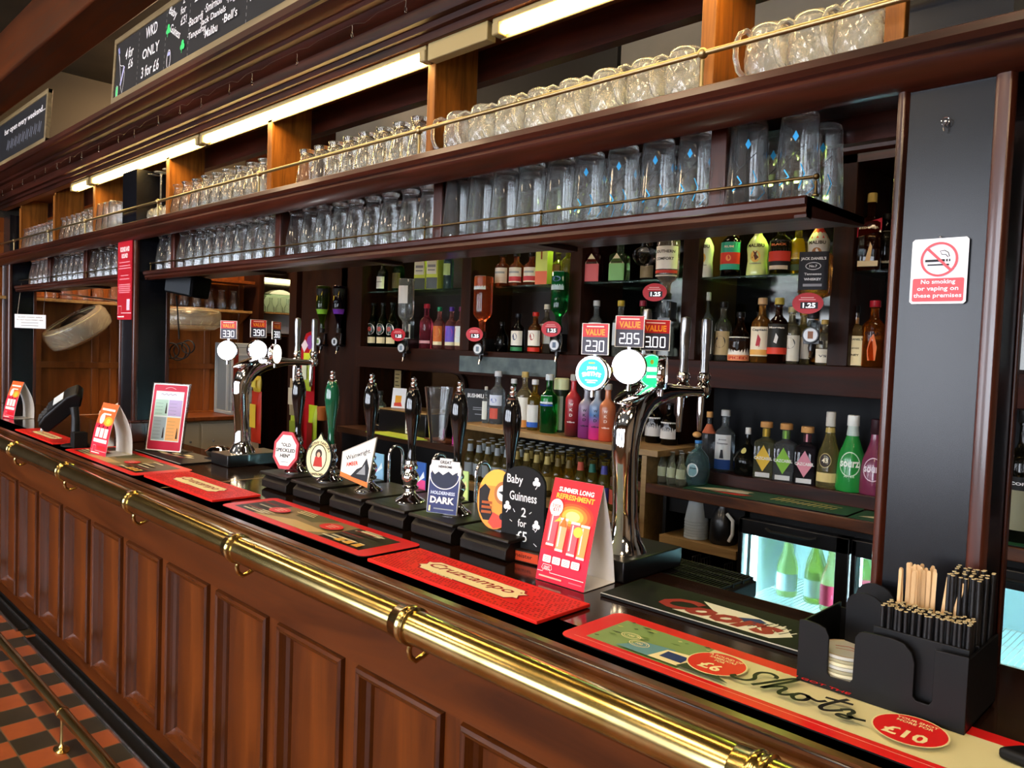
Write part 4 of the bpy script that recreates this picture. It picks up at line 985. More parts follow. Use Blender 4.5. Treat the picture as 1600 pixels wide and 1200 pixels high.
# stirrers
WD = c('d8b486', .6)
s0 = None
for i in range(34):
    x = .0 + .066 * (i % 17) / 16; y = .078 + .03 * (i // 17) + r.uniform(0, .03)
    q = None; loc = (cdx + x, cdy + y, cz + .005)
    if s0 is None:
        q = MB(); pp = [(-.003, 0), (.003, 0), (.003, .2)] + [(.003 * math.cos(PI * k / 6), .2 + .003 * math.sin(PI * k / 6)) for k in range(1, 6)] + [(-.003, .2)]
        q.prism(pp, 'y', -.0007, .0007, WD); s0 = q.build('stirrer', None, loc); o = s0
    else: o = s0.copy(); COL.objects.link(o); o.location = loc
    tilt = r.uniform(-.04, .05) if i % 17 < 12 else r.uniform(.1, .24)
    o.rotation_euler = (r.uniform(-.03, .03), tilt, r.uniform(-.5, .7))
    tag(o, 'flat wooden stirrer standing in the caddy behind the short straws', 'stirrer', 'wooden stirrers in the caddy')
# gloves / black strap at the frame edge lying on the runner
q = MB(); q.prism([(-.03, -.02), (.03, -.03), (.08, .0), (.06, .03), (.01, .028), (-.01, .01)], 'z', 0, .018, BLACKM)
o = q.build('black_pouch', None, (-.225, 1.262, CT + .0045), bevel=.006, seg=3); tag(o, 'small black pouch at the right edge of the picture, on the printed runner', 'pouch')

# --- signs
def no_smoke():
    t = thing('no_smoking_sign', 'white and red no smoking or vaping sign on the near black column', 'sign', (-.4335, 1.4705, 1.808 - .055))
    q = MB(); Pk = c('d8505a', .4); WB = c('dfe4f2', .35)
    w_, h_ = .089, .112
    q.prism([(x, z) for x, z in [(-w_ / 2 + .004, 0), (w_ / 2 - .004, 0), (w_ / 2, .004), (w_ / 2, h_ - .004), (w_ / 2 - .004, h_), (-w_ / 2 + .004, h_), (-w_ / 2, h_ - .004), (-w_ / 2, .004)]], 'y', -.0016, 0, WB)
    q.build('plate', t)
    a = Art(.0002); a.rect(-w_ / 2 + .004, w_ / 2 - .004, .004, .044, Pk, r=.003)
    for i, s_ in enumerate(('No smoking', 'or vaping on', 'these premises')): a.text(s_, 0, .037 - i * .0118, .0095, WB, w=.006 * len(s_) * .9, bold=.015)
    a.rect(-.022, .009, .072, .076, INK); a.rect(.011, .0135, .072, .076, INK, up=False); a.rect(.0155, .0175, .072, .076, INK, up=False); a.rect(-.018, .016, .0655, .068, INK, up=False)
    a.line([(.014, .079), (.01, .084), (.004, .084), (.001, .09), (.008, .091), (.014, .087), (.016, .08)], .0012, INK)
    a.ring(0, .076, .0295, .0295, .0038, Pk, 40); a.line([(-.0195, .0955), (.0195, .0565)], .0042, Pk)
    p = MB(); a.flat(p, '-y', (0, -.0018, 0)); p.build('sign_print', t)
    MB().sphere((0, -.0025, h_ + .002), .0022, STEEL).build('fixing_screw', t)
no_smoke()
hk = MB(); hp = ony(1478, 190, 1.468)
ring = [(hp.x + .0062 * math.cos(2 * PI * k / 18), 1.4655, hp.z + .0068 * math.sin(2 * PI * k / 18)) for k in range(18)]
hk.tube(ring, .0009, CHROME, 8, closed=True).tube([(hp.x, 1.47, hp.z), (hp.x, 1.463, hp.z - .002), (hp.x - .001, 1.461, hp.z - .012), (hp.x - .001, 1.464, hp.z - .016)], .0013, CHROME, 8).sphere((hp.x, 1.467, hp.z), .003, CHROME)
tag(hk.build('hook'), 'clear ring-shaped adhesive hook high on the near black column', 'hook')
rs = thing('house_rules_sign', 'tall narrow red notice with white writing on the left column', 'sign', (-4.285, 1.4645, 1.725))
w_, h_ = .2, .405; RS = c('a31626', .4)
MB().box(-w_ / 2, w_ / 2, -.004, 0, 0, h_, RS).build('board', rs)
a = Art(.0002); Wt = c('f0dce0', .5)
a.text('YOUR PUB', 0, .352, .03, Wt, w=.13, bold=.03) if 0 else a.text('ROUND AND', 0, .362, .026, Wt, w=.13, bold=.03)
a.text('ROUND', 0, .328, .024, Wt, w=.085, bold=.03)
for z, ww in ((.293, .15), (.275, .15), (.262, .17), (.225, .11), (.207, .14), (.178, .16), (.168, .17), (.158, .16), (.148, .17), (.138, .15)): a.rect(-ww / 2, ww / 2, z, z + .0045, c('e48a98', .5), up=False)
a.rect(.035, .078, .048, .105, c('c8b4c8', .5))
a.line([(-.098, .03), (-.085, .03), (-.085, .07), (-.04, .07), (-.04, .034), (.098, .034)], .003, Wt); a.rect(-.09, .0, .012, .018, Wt)
q = MB(); a.flat(q, '-y', (0, -.0042, 0)); q.build('sign_print', rs)
gs = thing('glass_wash_sign', 'small white laminated notice hanging beside the farthest column', 'sign', ony(23, 512, 1.5), (0, 0, math.radians(42))); 
q = MB(); q.box(0, .235, -.002, 0, 0, .1, c('d9dce2', .4)); a = Art(.0003); a.rect(.006, .229, .006, .094, c('f2f2f4', .5))
for i, s_ in enumerate(('GLASS WASH AREA', 'DO NOT PLACE DRINKS HERE', 'DRINKS TO BE KEPT', 'IN BAR ONLY')): a.text(s_, .117, .08 - i * .02, .0095, INK, w=min(.0125 * len(s_), .2), bold=.01) if i < 2 else a.rect(.05, .18, .077 - i * .02, .082 - i * .02, GREY, up=False)
a.flat(q, '-y', (0, -.0022, 0)); q.build('notice', gs); MB().tube([(.02, 0, .1), (.025, .02, .26), (.02, .04, .33)], .0015, STEEL, 6).tube([(.215, 0, .1), (.22, .02, .33)], .0015, STEEL, 6).build('cord', gs)

# --- blackboards leaning above the cornice
def blackboard(x0, x1, z0, h_, label, art, y=1.315, name='blackboard'):
    t = thing(name, label, 'blackboard', (x0, y, z0), (math.radians(-3), 0, 0), group='chalk blackboards above the gantry')
    w_ = x1 - x0; FR = wood('weathered board frame', '5f5138', '8c7c58', 'x', 14, .5, .05)
    q = MB(); q.box(0, w_, -.006, .02, 0, .028, FR); q.box(0, w_, -.006, .02, h_ - .028, h_, FR); q.box(0, .024, -.0062, .0205, .0, h_, FR); q.box(w_ - .024, w_, -.0062, .0205, .0, h_, FR); q.build('frame', t, bevel=.003)
    a = Art(.0002); art(a, w_, h_); q = MB(); q.box(.02, w_ - .02, .0, .012, .02, h_ - .02, c('1b1d22', .7)); a.flat(q, '-y', (0, -.0003, 0)); q.build('slate', t)
def art_b1(a, w_, h_):
    W2 = c('d8dae0', .8); G2 = c('3cc46c', .8); k = w_ / 1.52
    for x in (.31, .62, .86, 1.36):
        for j in range(11): a.rect(x - .001, x + .0015, .03 + j * .025, .043 + j * .025, c('8a8a8c', .8), up=(j == 0))
    a.line([(.05, .25), (.062, .22), (.08, .175), (.1, .165), (.13, .16), (.15, .12), (.145, .08), (.13, .03), (.11, .06), (.1, .11), (.085, .16), (.07, .21), (.05, .25)], .003, W2)
    a.poly([(.045, .255), (.06, .262), (.072, .232), (.058, .226)], c('8a90c8', .8)); a.poly([(.095, .075), (.11, .07), (.15, .15), (.135, .158)], c('a8acd8', .8))
    a.rect(.05, .075, .03, .075, G2); a.ring(.0625, .05, .014, .03, .0025, W2)
    a.text('4 for', .20, .205, .05, W2, w=.1, bold=.01, shear=.2); a.text('£6', .225, .15, .042, W2, bold=.01)
    a.text('WKD', .46, .24, .05, W2, w=.13, bold=.01); a.text('ONLY', .465, .15, .045, W2, w=.19, bold=.01); a.text('3 for £6', .47, .07, .05, W2, w=.2, bold=.01)
    a.text('Baby', .69, .25, .045, W2, w=.09, bold=.01, rot=-.5); a.text('Guiness', .73, .165, .035, W2, w=.12, bold=.01, rot=-.5); a.text('2', .8, .275, .03, W2, bold=.01); a.text('for', .8, .235, .032, W2, bold=.01); a.text('£5!', .81, .19, .035, W2, bold=.01)
    for cx, cy in ((.655, .19), (.815, .085)):
        for j in range(3):
            an = math.radians(90 + j * 120); a.ell(cx + .011 * math.cos(an), cy + .011 * math.sin(an), .012, .012, G2, 12, up=(j == 0))
        a.line([(cx, cy), (cx - .006, cy - .03)], .004, G2)
    a.ring(.68, .06, .02, .04, .004, W2); a.rect(.668, .692, .075, .09, c('9aa0d8', .8))
    a.text('2 for £11', 1.06, .255, .05, W2, w=.3, bold=.01, shear=.2)
    for i, (x, y, s_) in enumerate(((.93, .16, '·Bacardi'), (.95, .1, '·Tanqueray'), (1.09, .175, '·Smirnoff'), (1.09, .125, '·Jack Daniels'), (1.08, .075, '·Malibu'), (1.24, .15, '·Hbg'), (1.24, .09, '·Bell\'s'))): a.text(s_, x, y, .034, W2, w=.017 * len(s_), bold=.01)
    a.text('.', 1.4, .1, .01, W2)
blackboard(-4.06, -2.0, 2.74, .31, 'large chalk blackboard of drink offers in four columns, over the gantry', lambda a, w_, h_: art_b1(a, w_, h_))
def art_b2(a, w_, h_):
    W2 = c('d8dae0', .8); a.text('bar open every weekend...', w_ - .52, .21, .05, W2, w=.93, bold=.015)
    for k in range(9): a.line([(w_ - .9 + k * .09, .09), (w_ - .88 + k * .09, .15), (w_ - .86 + k * .09, .08), (w_ - .84 + k * .09, .14)], .008, c('8c94a8', .8), up=(k == 0))
blackboard(-6.9, -5.15, 2.74, .31, 'chalk blackboard reading open every weekend, at the top left', art_b2)

# --- string of small clear icicle lights hooked along the cornice
sl = thing('string_lights', 'string of tiny clear drop lights hooked along the cornice edge', 'string lights', (0, 0, 0))
CW = mat('clear lead', '6a6458', .3); CLR = glassm('clear plastic drop', 'f0f0e8', .05, 1.4, .3); pts = []
bl = None; rr_ = random.Random(2)
x = -6.6; i = 0
while x < -.9:
    pts += [(x, 1.388, 2.64), (x + .06, 1.384, 2.632 - .01 * rr_.random()), (x + .12, 1.388, 2.64)]
    d = rr_.uniform(.0, .02)
    if bl is None:
        bl = MB().lathe([(0, -.02), (.0028, -.017), (.0038, -.008), (.002, 0), (0, .003)], CLR, (0, 0, 0), 10).tube([(0, 0, 0), (.002, 0, .014), (0, 0, .022)], .0008, CW, 6).build('drop_light', sl, (x, 1.38, 2.62 - d)); bl0 = bl
    else:
        o = bl0.copy(); COL.objects.link(o); o.location = (x, 1.38 + rr_.uniform(-.01, .05) * 0, 2.62 - d); o.parent = sl
    x += rr_.uniform(.14, .34)
MB().tube(pts, .0006, mat('dark wire', '2a2018', .5), 5).build('wire', sl)
# ================================================================ drinking glasses
GLS = glassm('clear drinking glass', 'fbfdfd', 0, 1.45, .1, .985)
GLW = glassm('warm glow tinted drinking glass', 'fdfdf6', .02, 1.45, .1, .9)  # strip glow put into the glass by warm tint and diffuse share
def shell(outer, th, n=22, m=GLS, mod=None):
    """outer profile from rim (z=0, open) up to the foot; closed foot on top, thin wall"""
    q = MB(); H = outer[-1][1]
    prof = list(outer) + [(0, H)]
    inner = [(max(r - th, .001), z) for r, z in outer if z < H - .012]
    inner = inner + [(inner[-1][0] * .8, H - .011), (0, H - .010)]
    full = [(0, H)][:0] + inner[::-1] + [(outer[0][0] - th * .5, -.0006)] + prof
    q.lathe(full, m, (0, 0, 0), n)
    if mod: q.v = [mod(*v) for v in q.v]
    return q
def g_tulip(h, s=1.0): return shell([(.041 * s, 0), (.041 * s, .3 * h), (.039 * s, .42 * h), (.033 * s, .6 * h), (.027 * s, .75 * h), (.024 * s, .85 * h), (.025 * s, .92 * h), (.031 * s, .975 * h), (.031 * s, h)], .0022)
def g_conic(h): return shell([(.045, 0), (.0445, .05), (.036, h * .93), (.0345, h * .985), (.032, h)], .0022)
def g_brand(h):
    q = shell([(.047, 0), (.047, .02), (.044, .05), (.041, h * .6), (.038, h * .93), (.036, h * .985), (.033, h)], .0024)
    bl = c('2f9fd8', .4); dk = c('22262c', .4); a = Art(.0003)
    a.poly([(0, .115), (.006, .125), (0, .137), (-.006, .125)], bl); a.line([(-.03, .06), (-.016, .075), (.0, .09), (.018, .108)], .0012, dk); a.line([(-.016, .075), (-.03, .1)], .0012, dk)
    a.line([(-.03, .03), (-.01, .045), (-.02, .06)], .003, bl); a.line([(.01, .02), (.02, .05), (.012, .07)], .002, bl)
    a.cyl(q, .0475, 0, -PI / 2 + .5); return q
def g_half(h): return shell([(.041, 0), (.0405, .25 * h), (.037, .45 * h), (.031, .65 * h), (.026, .8 * h), (.0255, .9 * h), (.029, .96 * h), (.029, h)], .0022)
def g_tank():
    h = .135
    def mod(x, y, z):
        r = math.hypot(x, y)
        if r < .03 or z < .012 or z > .118: return (x, y, z)
        a = math.atan2(y, x); k = 1 + .045 * math.cos(a * 9) * math.cos((z - .02) * 2 * PI / .034)
        return (x * k, y * k, z)
    o = [(.042, 0), (.043, .01)] + [(.043 + .0055 * math.sin(PI * (i / 16)), .01 + .0068 * i) for i in range(1, 16)] + [(.043, .122), (.04, .13), (.034, .135)]
    q = shell(o, .004, 45, GLW, mod)
    pts = [(-.043, 0, .112), (-.058, 0, .118), (-.073, 0, .11), (-.082, 0, .09), (-.082, 0, .06), (-.074, 0, .035), (-.058, 0, .022), (-.044, 0, .026)]
    q.tube([Vector((p[0], 0, p[2])) for p in pts], [.007, .0065, .006, .006, .006, .006, .0065, .007], GLW, 10)
    return q
def g_wine(h):
    q = MB(); q.lathe([(.028, .001), (.036, .03), (.0375, .05), (.033, .075), (.016, .094), (.0045, .102), (.004, .12), (.004, h - .02), (.006, h - .008), (.034, h - .003), (.0345, h), (0, h + .0005)], GLW, (0, 0, 0), 24)
    q.lathe([(0, .09), (.0148, .0885), (.0315, .074), (.036, .05), (.0345, .03), (.0268, .0015), (.028, .001)], GLW, (0, 0, 0), 24)
    return q
rg = random.Random(11)
ORD = ['leftmost', 'second from the left', 'third from the left', 'fourth from the left', 'fifth from the left', 'sixth from the left', 'seventh from the left', 'eighth from the left', 'ninth from the left', 'tenth from the left', 'eleventh from the left']
PROTO = {}
def row(kind, maker, name, desc, where, cat, grp, x0, x1, n, z, ys, z_rot=None, sc=(1, 1, 1)):
    for j, y in enumerate(ys):
        for i in range(n):
            x = x0 + (x1 - x0) * (i / (n - 1) if n > 1 else .5) + rg.uniform(-.002, .002)
            loc = (x + (.03 * 0 if j % 2 else 0), y + rg.uniform(-.003, .003), z + .0008)
            if kind not in PROTO: PROTO[kind] = o = maker().build(name, None, loc, ang=50)
            else: o = PROTO[kind].copy(); COL.objects.link(o); o.location = loc
            o.rotation_euler = (0, 0, rg.uniform(0, 6) if z_rot is None else z_rot + rg.uniform(-.2, .2))
            if n == 1 or j == 0: lab = '%s %s, front row%s' % (desc, where, (', ' + ORD[i]) if n > 1 else '')
            else: lab = '%s %s, rear row' % (desc, where)
            tag(o, lab, cat, grp)
US, LS = 2.2055, 1.9725
Y2 = (1.555, 1.66)
row('tank', g_tank, 'beer_tankard', 'dimpled upturned tankard', 'right of the last orange divider', 'tankard', 'dimpled tankards on the top shelf', -.81, -.62, 3, US, (1.55, 1.675), .95)
row('tank', g_tank, 'beer_tankard', 'dimpled upturned tankard', 'above the near fount', 'tankard', 'dimpled tankards on the top shelf', -1.79, -1.01, 8, US, (1.55, 1.675), .95)
row('half', lambda: g_half(.158), 'tulip_glass', 'waisted upturned glass', 'in the top middle bay', 'beer glass', 'waisted glasses on the top shelf', -2.66, -1.985, 8, US, Y2)
row('half2', lambda: g_tulip(.17, 1.05), 'tulip_glass', 'curved pint upturned glass', 'under the long strip light', 'beer glass', 'curved pint glasses on the top shelf', -3.84, -2.98, 9, US, Y2)
row('wine', lambda: g_wine(.265), 'wine_glass', 'stemmed wine upturned glass', 'beside the left column', 'wine glass', 'upturned wine glasses', -4.19, -3.98, 3, US, (1.56, 1.65))
row('half2', None, 'tulip_glass', 'curved pint upturned glass', 'top shelf left of column', 'beer glass', 'curved pint glasses on the top shelf', -5.62, -5.1, 6, US, Y2)
row('conic', lambda: g_conic(.187), 'pint_glass', 'tall straight upturned pint', 'top shelf left of column', 'beer glass', 'straight pint glasses', -4.9, -4.72, 3, US, Y2)
row('half2', None, 'tulip_glass', 'curved pint upturned glass', 'top shelf far left', 'beer glass', 'curved pint glasses on the top shelf', -6.5, -5.86, 8, US, Y2)
row('brand', lambda: g_brand(.184), 'pint_glass', 'printed pint upturned glass', 'at lower shelf right end', 'beer glass', 'printed pint glasses', -.855, -.745, 2, LS, (1.57, 1.69), -.2)
row('brand', None, 'pint_glass', 'printed pint upturned glass', 'at the very corner of the lower shelf', 'beer glass', 'printed pint glasses', -.737, -.737, 1, LS, (1.76,), .6) if 0 else None
row('brand', None, 'pint_glass', 'printed pint upturned glass', 'left of the last dark divider', 'beer glass', 'printed pint glasses', -1.3, -.985, 4, LS, (1.57, 1.67, 1.765)[:2], -.2)
row('conic', None, 'pint_glass', 'tall straight upturned pint', 'mid lower shelf', 'beer glass', 'straight pint glasses', -1.815, -1.4, 5, LS, (1.572, 1.67))
row('tulip', lambda: g_tulip(.178), 'tulip_glass', 'tall curved upturned glass', 'lower shelf second bay', 'beer glass', 'curved pint glasses on the lower shelf', -2.77, -1.955, 9, LS, (1.575, 1.67, 1.76)[:2])
row('tulip', None, 'tulip_glass', 'tall curved upturned glass', 'lower shelf third bay', 'beer glass', 'curved pint glasses on the lower shelf', -3.81, -2.93, 10, LS, (1.575, 1.67))
row('tulip', None, 'tulip_glass', 'tall curved upturned glass', 'lower shelf beside left column', 'beer glass', 'curved pint glasses on the lower shelf', -4.06, -3.96, 2, LS, (1.575, 1.67))
row('tulip', None, 'tulip_glass', 'tall curved upturned glass', 'lower shelf past left column', 'beer glass', 'curved pint glasses on the lower shelf', -5.1, -4.6, 5, LS, (1.575, 1.67))
row('tulip', None, 'tulip_glass', 'tall curved upturned glass', 'far left lower shelf', 'beer glass', 'curved pint glasses on the lower shelf', -6.4, -5.3, 11, LS, (1.575, 1.67))
# ================================================================ the back bar
bb = thing('back_bar', 'dark oak back bar with counter, bottle shelves and mirrored back', 'back bar', (0, 0, 0))
BX0, BX1 = -4.93, .6
DMIR = mat('dark smoked mirror', '3a3a38', .08, 1); CURT = c('101112', .8)
q = MB(); q.box(BX0, BX1, 3.2, 3.24, 1.12, 2.5, BACKZ); q.box(-2.4, BX1, 3.185, 3.2, 1.64, 2.44, DMIR); q.box(-4.2, -2.5, 3.185, 3.2, 1.64, 2.44, mat('bottle bay back board', '1d120c', .3, coat=.3)); q.build('back_panel', bb)
# black drape behind the spirits on the ledge
q = MB(); vs = []; fs = []; n = 60
for i in range(n + 1):
    x = -1.85 + (BX1 + 1.85) * i / n; y = 3.17 + .012 * math.sin(i * 1.3) + .006 * math.sin(i * .5); vs += [(x, y, 1.17), (x, y - .006, 1.53)]
for i in range(n): fs.append((2 * i, 2 * i + 2, 2 * i + 3, 2 * i + 1))
q.add(vs, fs, c('1b1c1e', .75)); q.build('black_drape', bb)
MB().box(-2.0, BX1, 2.65, 3.2, 1.09, 1.122, TOPW).box(-2.0, BX1, 2.632, 2.65, 1.085, 1.125, NOSE).build('counter_top', bb, bevel=.003)
MB().box(-1.78, BX1, 2.86, 3.18, 1.122, 1.172, MAHOG).build('bottle_ledge', bb, bevel=.003)
MB().box(-1.74, BX1, 2.68, 2.7, 1.02, 1.09, BLACKM).box(-1.75, -1.735, 2.66, 3.2, 0, 1.09, BLACKM).box(-1.75, BX1, 3.1, 3.2, 0, 1.09, BLACKM).box(-1.4, -1.385, 2.66, 3.1, 0, 1.02, BLACKM).build('cupboard', bb)
MB().box(-1.735, -1.4, 2.62, 3.0, .9, .932, PLY).build('plywood_shelf', bb)
# left counter with the till
MB().box(-4.199, -2.95, 2.7, 3.2, 1.09, 1.125, wood('till counter wood', '2a160c', '5c3820', 'x', 10, .3, .3)).box(-4.199, -2.95, 2.74, 3.2, 0, 1.09, BLACKM).build('till_counter', bb)
# open pine shelf unit with bottles
q = MB(); q.box(-2.98, -1.76, 2.62, 3.0, 1.236, 1.262, PLY); q.build('pine_shelf', bb, bevel=.002)
for x in (-2.97, -1.83): MB().box(x - .012, x + .012, 2.63, 2.98, .0, 1.236, PLY).build('pine_upright', bb)
MB().box(-2.95, -1.84, 2.6, 3.15, .94, .975, PLY).build('pine_shelf', bb); MB().box(-2.95, -1.84, 3.0, 3.02, .97, 1.236, BLACKM).build('unit_back', bb)
MB().box(-2.95, -1.84, 2.62, 2.64, 0, .94, BLACKM).build('unit_front', bb)
# middle shelf with its deep fascia, glass shelf above, uprights
MB().box(-4.2, BX1, 2.85, 3.2, 1.6, 1.628, BACKW).build('bottle_shelf', bb, bevel=.002)
MB().box(-4.2, -2.5, 2.83, 2.852, 1.50, 1.628, BACKW).box(-2.5, BX1, 2.83, 2.852, 1.52, 1.628, wood('fascia mahogany', '200c06', '431a0c', 'x', 12, .5, 0, spec=.12)).build('fascia_board', bb, bevel=.002)
MB().box(-3.2, -2.5, 2.822, 2.83, 1.515, 1.60, noisy('grey green reflection', '3d4a4c', '5c6a6a', 14, .5)).build('fascia_reflection', bb)  # slate-grey reflection on the fascia, put in as a coloured sheet
SHG = glassm('shelf edge glass', 'cfe6d4', .0, 1.45, .3)
for xa, xb in ((-4.17, -3.28), (-3.14, -2.5), (-2.39, -1.83), (-1.76, -1.2), (-1.13, .4)): MB().box(xa, xb, 2.88, 3.18, 1.967, 1.975, SHG).build('glass_shelf', bb)
for x in (-4.4, -3.21, -2.43, -1.80, -1.167): MB().box(x - .038, x + .038, 2.86, 3.2, 1.628, 2.42, BACKZ).build('upright', bb, bevel=.003)
MB().box(-4.93, -4.2, 2.86, 3.2, 0, 2.5, BACKZ).build('end_panel', bb)
MB().box(-2.02, -1.84, 2.9, 3.2, 1.26, 1.52, BACKZ).build('side_panel', bb)
MB().prism([(2.8, 2.52), (2.8, 2.49), (2.815, 2.485), (2.82, 2.46), (2.84, 2.45), (2.845, 2.4), (2.86, 2.39), (2.86, 2.36), (3.2, 2.36), (3.2, 2.52)], 'x', BX0, BX1, MAHOG).build('canopy', bb)
# arched pass-through behind the till
AW = wood('arch frame wood', '1d0e07', '40200f', 'z', 12, .35, .2)
q = MB(); q.box(-4.2, -4.14, 2.9, 3.2, 1.125, 1.5, AW); q.box(-3.3, -3.24, 2.9, 3.2, 1.125, 1.5, AW)
q.build('arch_post', bb) if 0 else None
aw = thing('arched_mirror', 'arched mirror in a dark wooden frame behind the till', 'mirror', (-3.86, 3.17, 1.14))
pts = [(-.3, 0), (.3, 0), (.3, .26)] + [(.22 + .08 * math.cos(a), .26 + .08 * math.sin(a)) for a in (PI / 6, PI / 3, PI / 2)] + [(-.22 + .08 * math.cos(a), .26 + .08 * math.sin(a)) for a in (PI / 2, 2 * PI / 3, 5 * PI / 6)] + [(-.3, .26)]
MB().prism(pts, 'y', -.01, .0, mat('amber mirror glass', '8a6a4a', .06, 1)).build('glass', aw); MB().prism([(x * 1.08, z * 1.04) for x, z in pts], 'y', 0, .02, AW).build('frame', aw)

# ================================================================ bottles
rb = random.Random(21)
def prof(kind, h, r):
    if kind == 'spirit': return [(0, 0), (r * .9, 0), (r, .004), (r, .58 * h), (r * .96, .62 * h), (r * .75, .67 * h), (r * .45, .715 * h), (r * .36, .75 * h), (r * .34, .88 * h), (r * .4, .885 * h), (r * .4, .9 * h), (0, .9 * h)]
    if kind == 'slope': return [(0, 0), (r * .9, 0), (r, .004), (r, .45 * h), (r * .9, .53 * h), (r * .6, .66 * h), (r * .38, .76 * h), (r * .33, .8 * h), (r * .33, .9 * h), (0, .9 * h)]
    if kind == 'square': return [(0, 0), (r * .96, 0), (r, .004), (r, .6 * h), (r * .9, .64 * h), (r * .5, .68 * h), (r * .34, .7 * h), (r * .34, .88 * h), (0, .88 * h)]
    if kind == 'beer': return [(0, 0), (r * .9, 0), (r, .004), (r, .5 * h), (r * .92, .57 * h), (r * .6, .7 * h), (r * .45, .8 * h), (r * .42, .95 * h), (r * .48, .96 * h), (r * .46, .985 * h), (0, .985 * h)]
    if kind == 'coconut': return [(0, 0), (r * .95, 0), (r, .006), (r * .97, .15 * h), (r * .9, .3 * h), (r * .93, .42 * h), (r, .55 * h), (r * .97, .62 * h), (r * .7, .74 * h), (r * .4, .82 * h), (r * .35, .86 * h), (r * .35, .9 * h), (0, .9 * h)]
    if kind == 'round': return [(0, 0), (r * .6, 0), (r * .85, .05 * h), (r, .2 * h), (r, .38 * h), (r * .85, .53 * h), (r * .5, .64 * h), (r * .28, .68 * h), (r * .26, .78 * h), (0, .78 * h)]
    if kind == 'squat': return [(0, 0), (r * .85, 0), (r * .95, .01), (r, .25 * h), (r * .98, .33 * h), (r * .8, .45 * h), (r * .4, .6 * h), (r * .2, .66 * h), (r * .18, .86 * h), (0, .86 * h)]
    if kind == 'bell': return [(0, 0), (r * .95, 0), (r, .01), (r * .97, .2 * h), (r * .93, .35 * h), (r * .85, .45 * h), (r * .6, .57 * h), (r * .4, .68 * h), (r * .34, .8 * h), (0, .8 * h)]
    if kind == 'burg': return [(0, 0), (r * .9, 0), (r, .005), (r, .36 * h), (r * .86, .44 * h), (r * .52, .56 * h), (r * .42, .66 * h), (r * .38, .95 * h), (0, .95 * h)]
    if kind == 'wine': return [(0, 0), (r * .9, 0), (r, .005), (r, .5 * h), (r * .93, .57 * h), (r * .6, .68 * h), (r * .42, .76 * h), (r * .38, .95 * h), (0, .95 * h)]
def gm(cc): return glassm('bottle glass ' + cc, cc, .0, 1.4, .2, .9)
_P = {}
def bottle(x, y, z, h, r, kind, glass, cap, label, labs=(), capw=1.0, caph=None, rot=.25, group=None, name='spirit_bottle', flip=False, solid=None, cat='bottle', key=None, capm=None, neck=None):
    if key and key in _P: return dup(_P[key], (x, y, z), None, label, group)
    t = thing(name, label, cat, (x, y, z), (PI if flip else 0, 0, (rot if not flip else rot)), group)
    if flip: t.location = (x, y, z + h); t.rotation_euler = (PI, 0, rot)
    sq = 1.0 if kind == 'square' else 0
    pr = prof(kind, h, r); gl = solid or gm(glass)
    MB().lathe(pr, gl, (0, 0, 0), 28 if sq else 22, sq=sq).build('glass_body', t, ang=50)
    nr = pr[-2][0]; top = pr[-1][1]; ch = (h - top) if caph is None else caph
    cm = capm or c(cap, .35)
    MB().lathe([(0, top), (nr * 1.15 * capw, top), (nr * 1.18 * capw, top + .001), (nr * 1.15 * capw, top + ch - .002), (nr * 1.0 * capw, top + ch), (0, top + ch)], cm, (0, 0, 0), 18).build('cap', t)
    if neck:
        z0n, z1n, cn_ = neck
        def rad(zz):
            for (ra, za), (rb_, zb) in zip(pr, pr[1:]):
                if za <= zz <= zb and zb > za: return ra + (rb_ - ra) * (zz - za) / (zb - za)
            return nr
        MB().lathe([(rad(h * z0n) + .0006, h * z0n), (rad(h * z1n) + .0006, h * z1n)], c(cn_, .4), (0, 0, 0), 18).build('neck_band', t)
    if labs:
        q = MB(); a = Art(.00025)
        for L_ in labs:
            k_ = L_[0]
            if k_ == 'b': _, z0, z1, cc, wf = L_; a.rect(-r * wf, r * wf, h * z0, h * z1, c(cc, .5), n=10)
            elif k_ == 'e': _, x0, zc, rx, rz, cc = L_; a.ell(r * x0, h * zc, r * rx, r * rz, c(cc, .5), 20)
            elif k_ == 'r': _, x0, zc, rx, rz, wd, cc = L_; a.ring(r * x0, h * zc, r * rx, r * rz, r * wd, c(cc, .5), 22)
            elif k_ == 't': _, s_, x0, zc, hh, ww, cc = L_; a.text(s_, r * x0, h * zc, r * hh, c(cc, .5), w=r * ww, bold=.03)
            elif k_ == 'p': _, pts_, cc = L_; a.poly([(r * u, h * v) for u, v in pts_], c(cc, .5))
        sg = 1
        if flip:  # the bottle hangs neck down but its label reads upright
            a.items = [([(x_, h * .62 - y_) for x_, y_ in vs], [f[::-1] for f in fs], m_, hh) for vs, fs, m_, hh in a.items]; sg = -1
        if kind == 'square': a.wrap(q, lambda x_, y_, hh: (x_, -sg * (r * 1.004 + hh + .0006 - max(abs(x_) - r * .8, 0) * .6), y_))
        else:
            def radk(zz):
                for (ra, za), (rb_, zb) in zip(pr, pr[1:]):
                    if za <= zz <= zb and zb > za: return ra + (rb_ - ra) * (zz - za) / (zb - za)
                return r
            a.wrap(q, lambda x_, y_, hh: ((radk(y_) + hh + .0007) * math.sin(x_ / r), -sg * (radk(y_) + hh + .0007) * math.cos(x_ / r), y_))
        q.build('label', t, ang=60)
    if key: _P[key] = t
    return t
def at(px, pb, pt, Y, zs=None):
    """bottle foot and height read off the photograph for a bottle standing at depth Y"""
    b_ = ony(px, pb, Y); tp = ony(px, pt, Y); z = b_.z if zs is None else zs
    return b_.x, z, tp.z - z
def B(px, pb, pt, Y, zs, r, kind, glass, cap, label, labs=(), **k):
    x, z, h = at(px, pb, pt, Y, zs); return bottle(x, Y, z + .0008, h, r, kind, glass, cap, label, labs, **k)
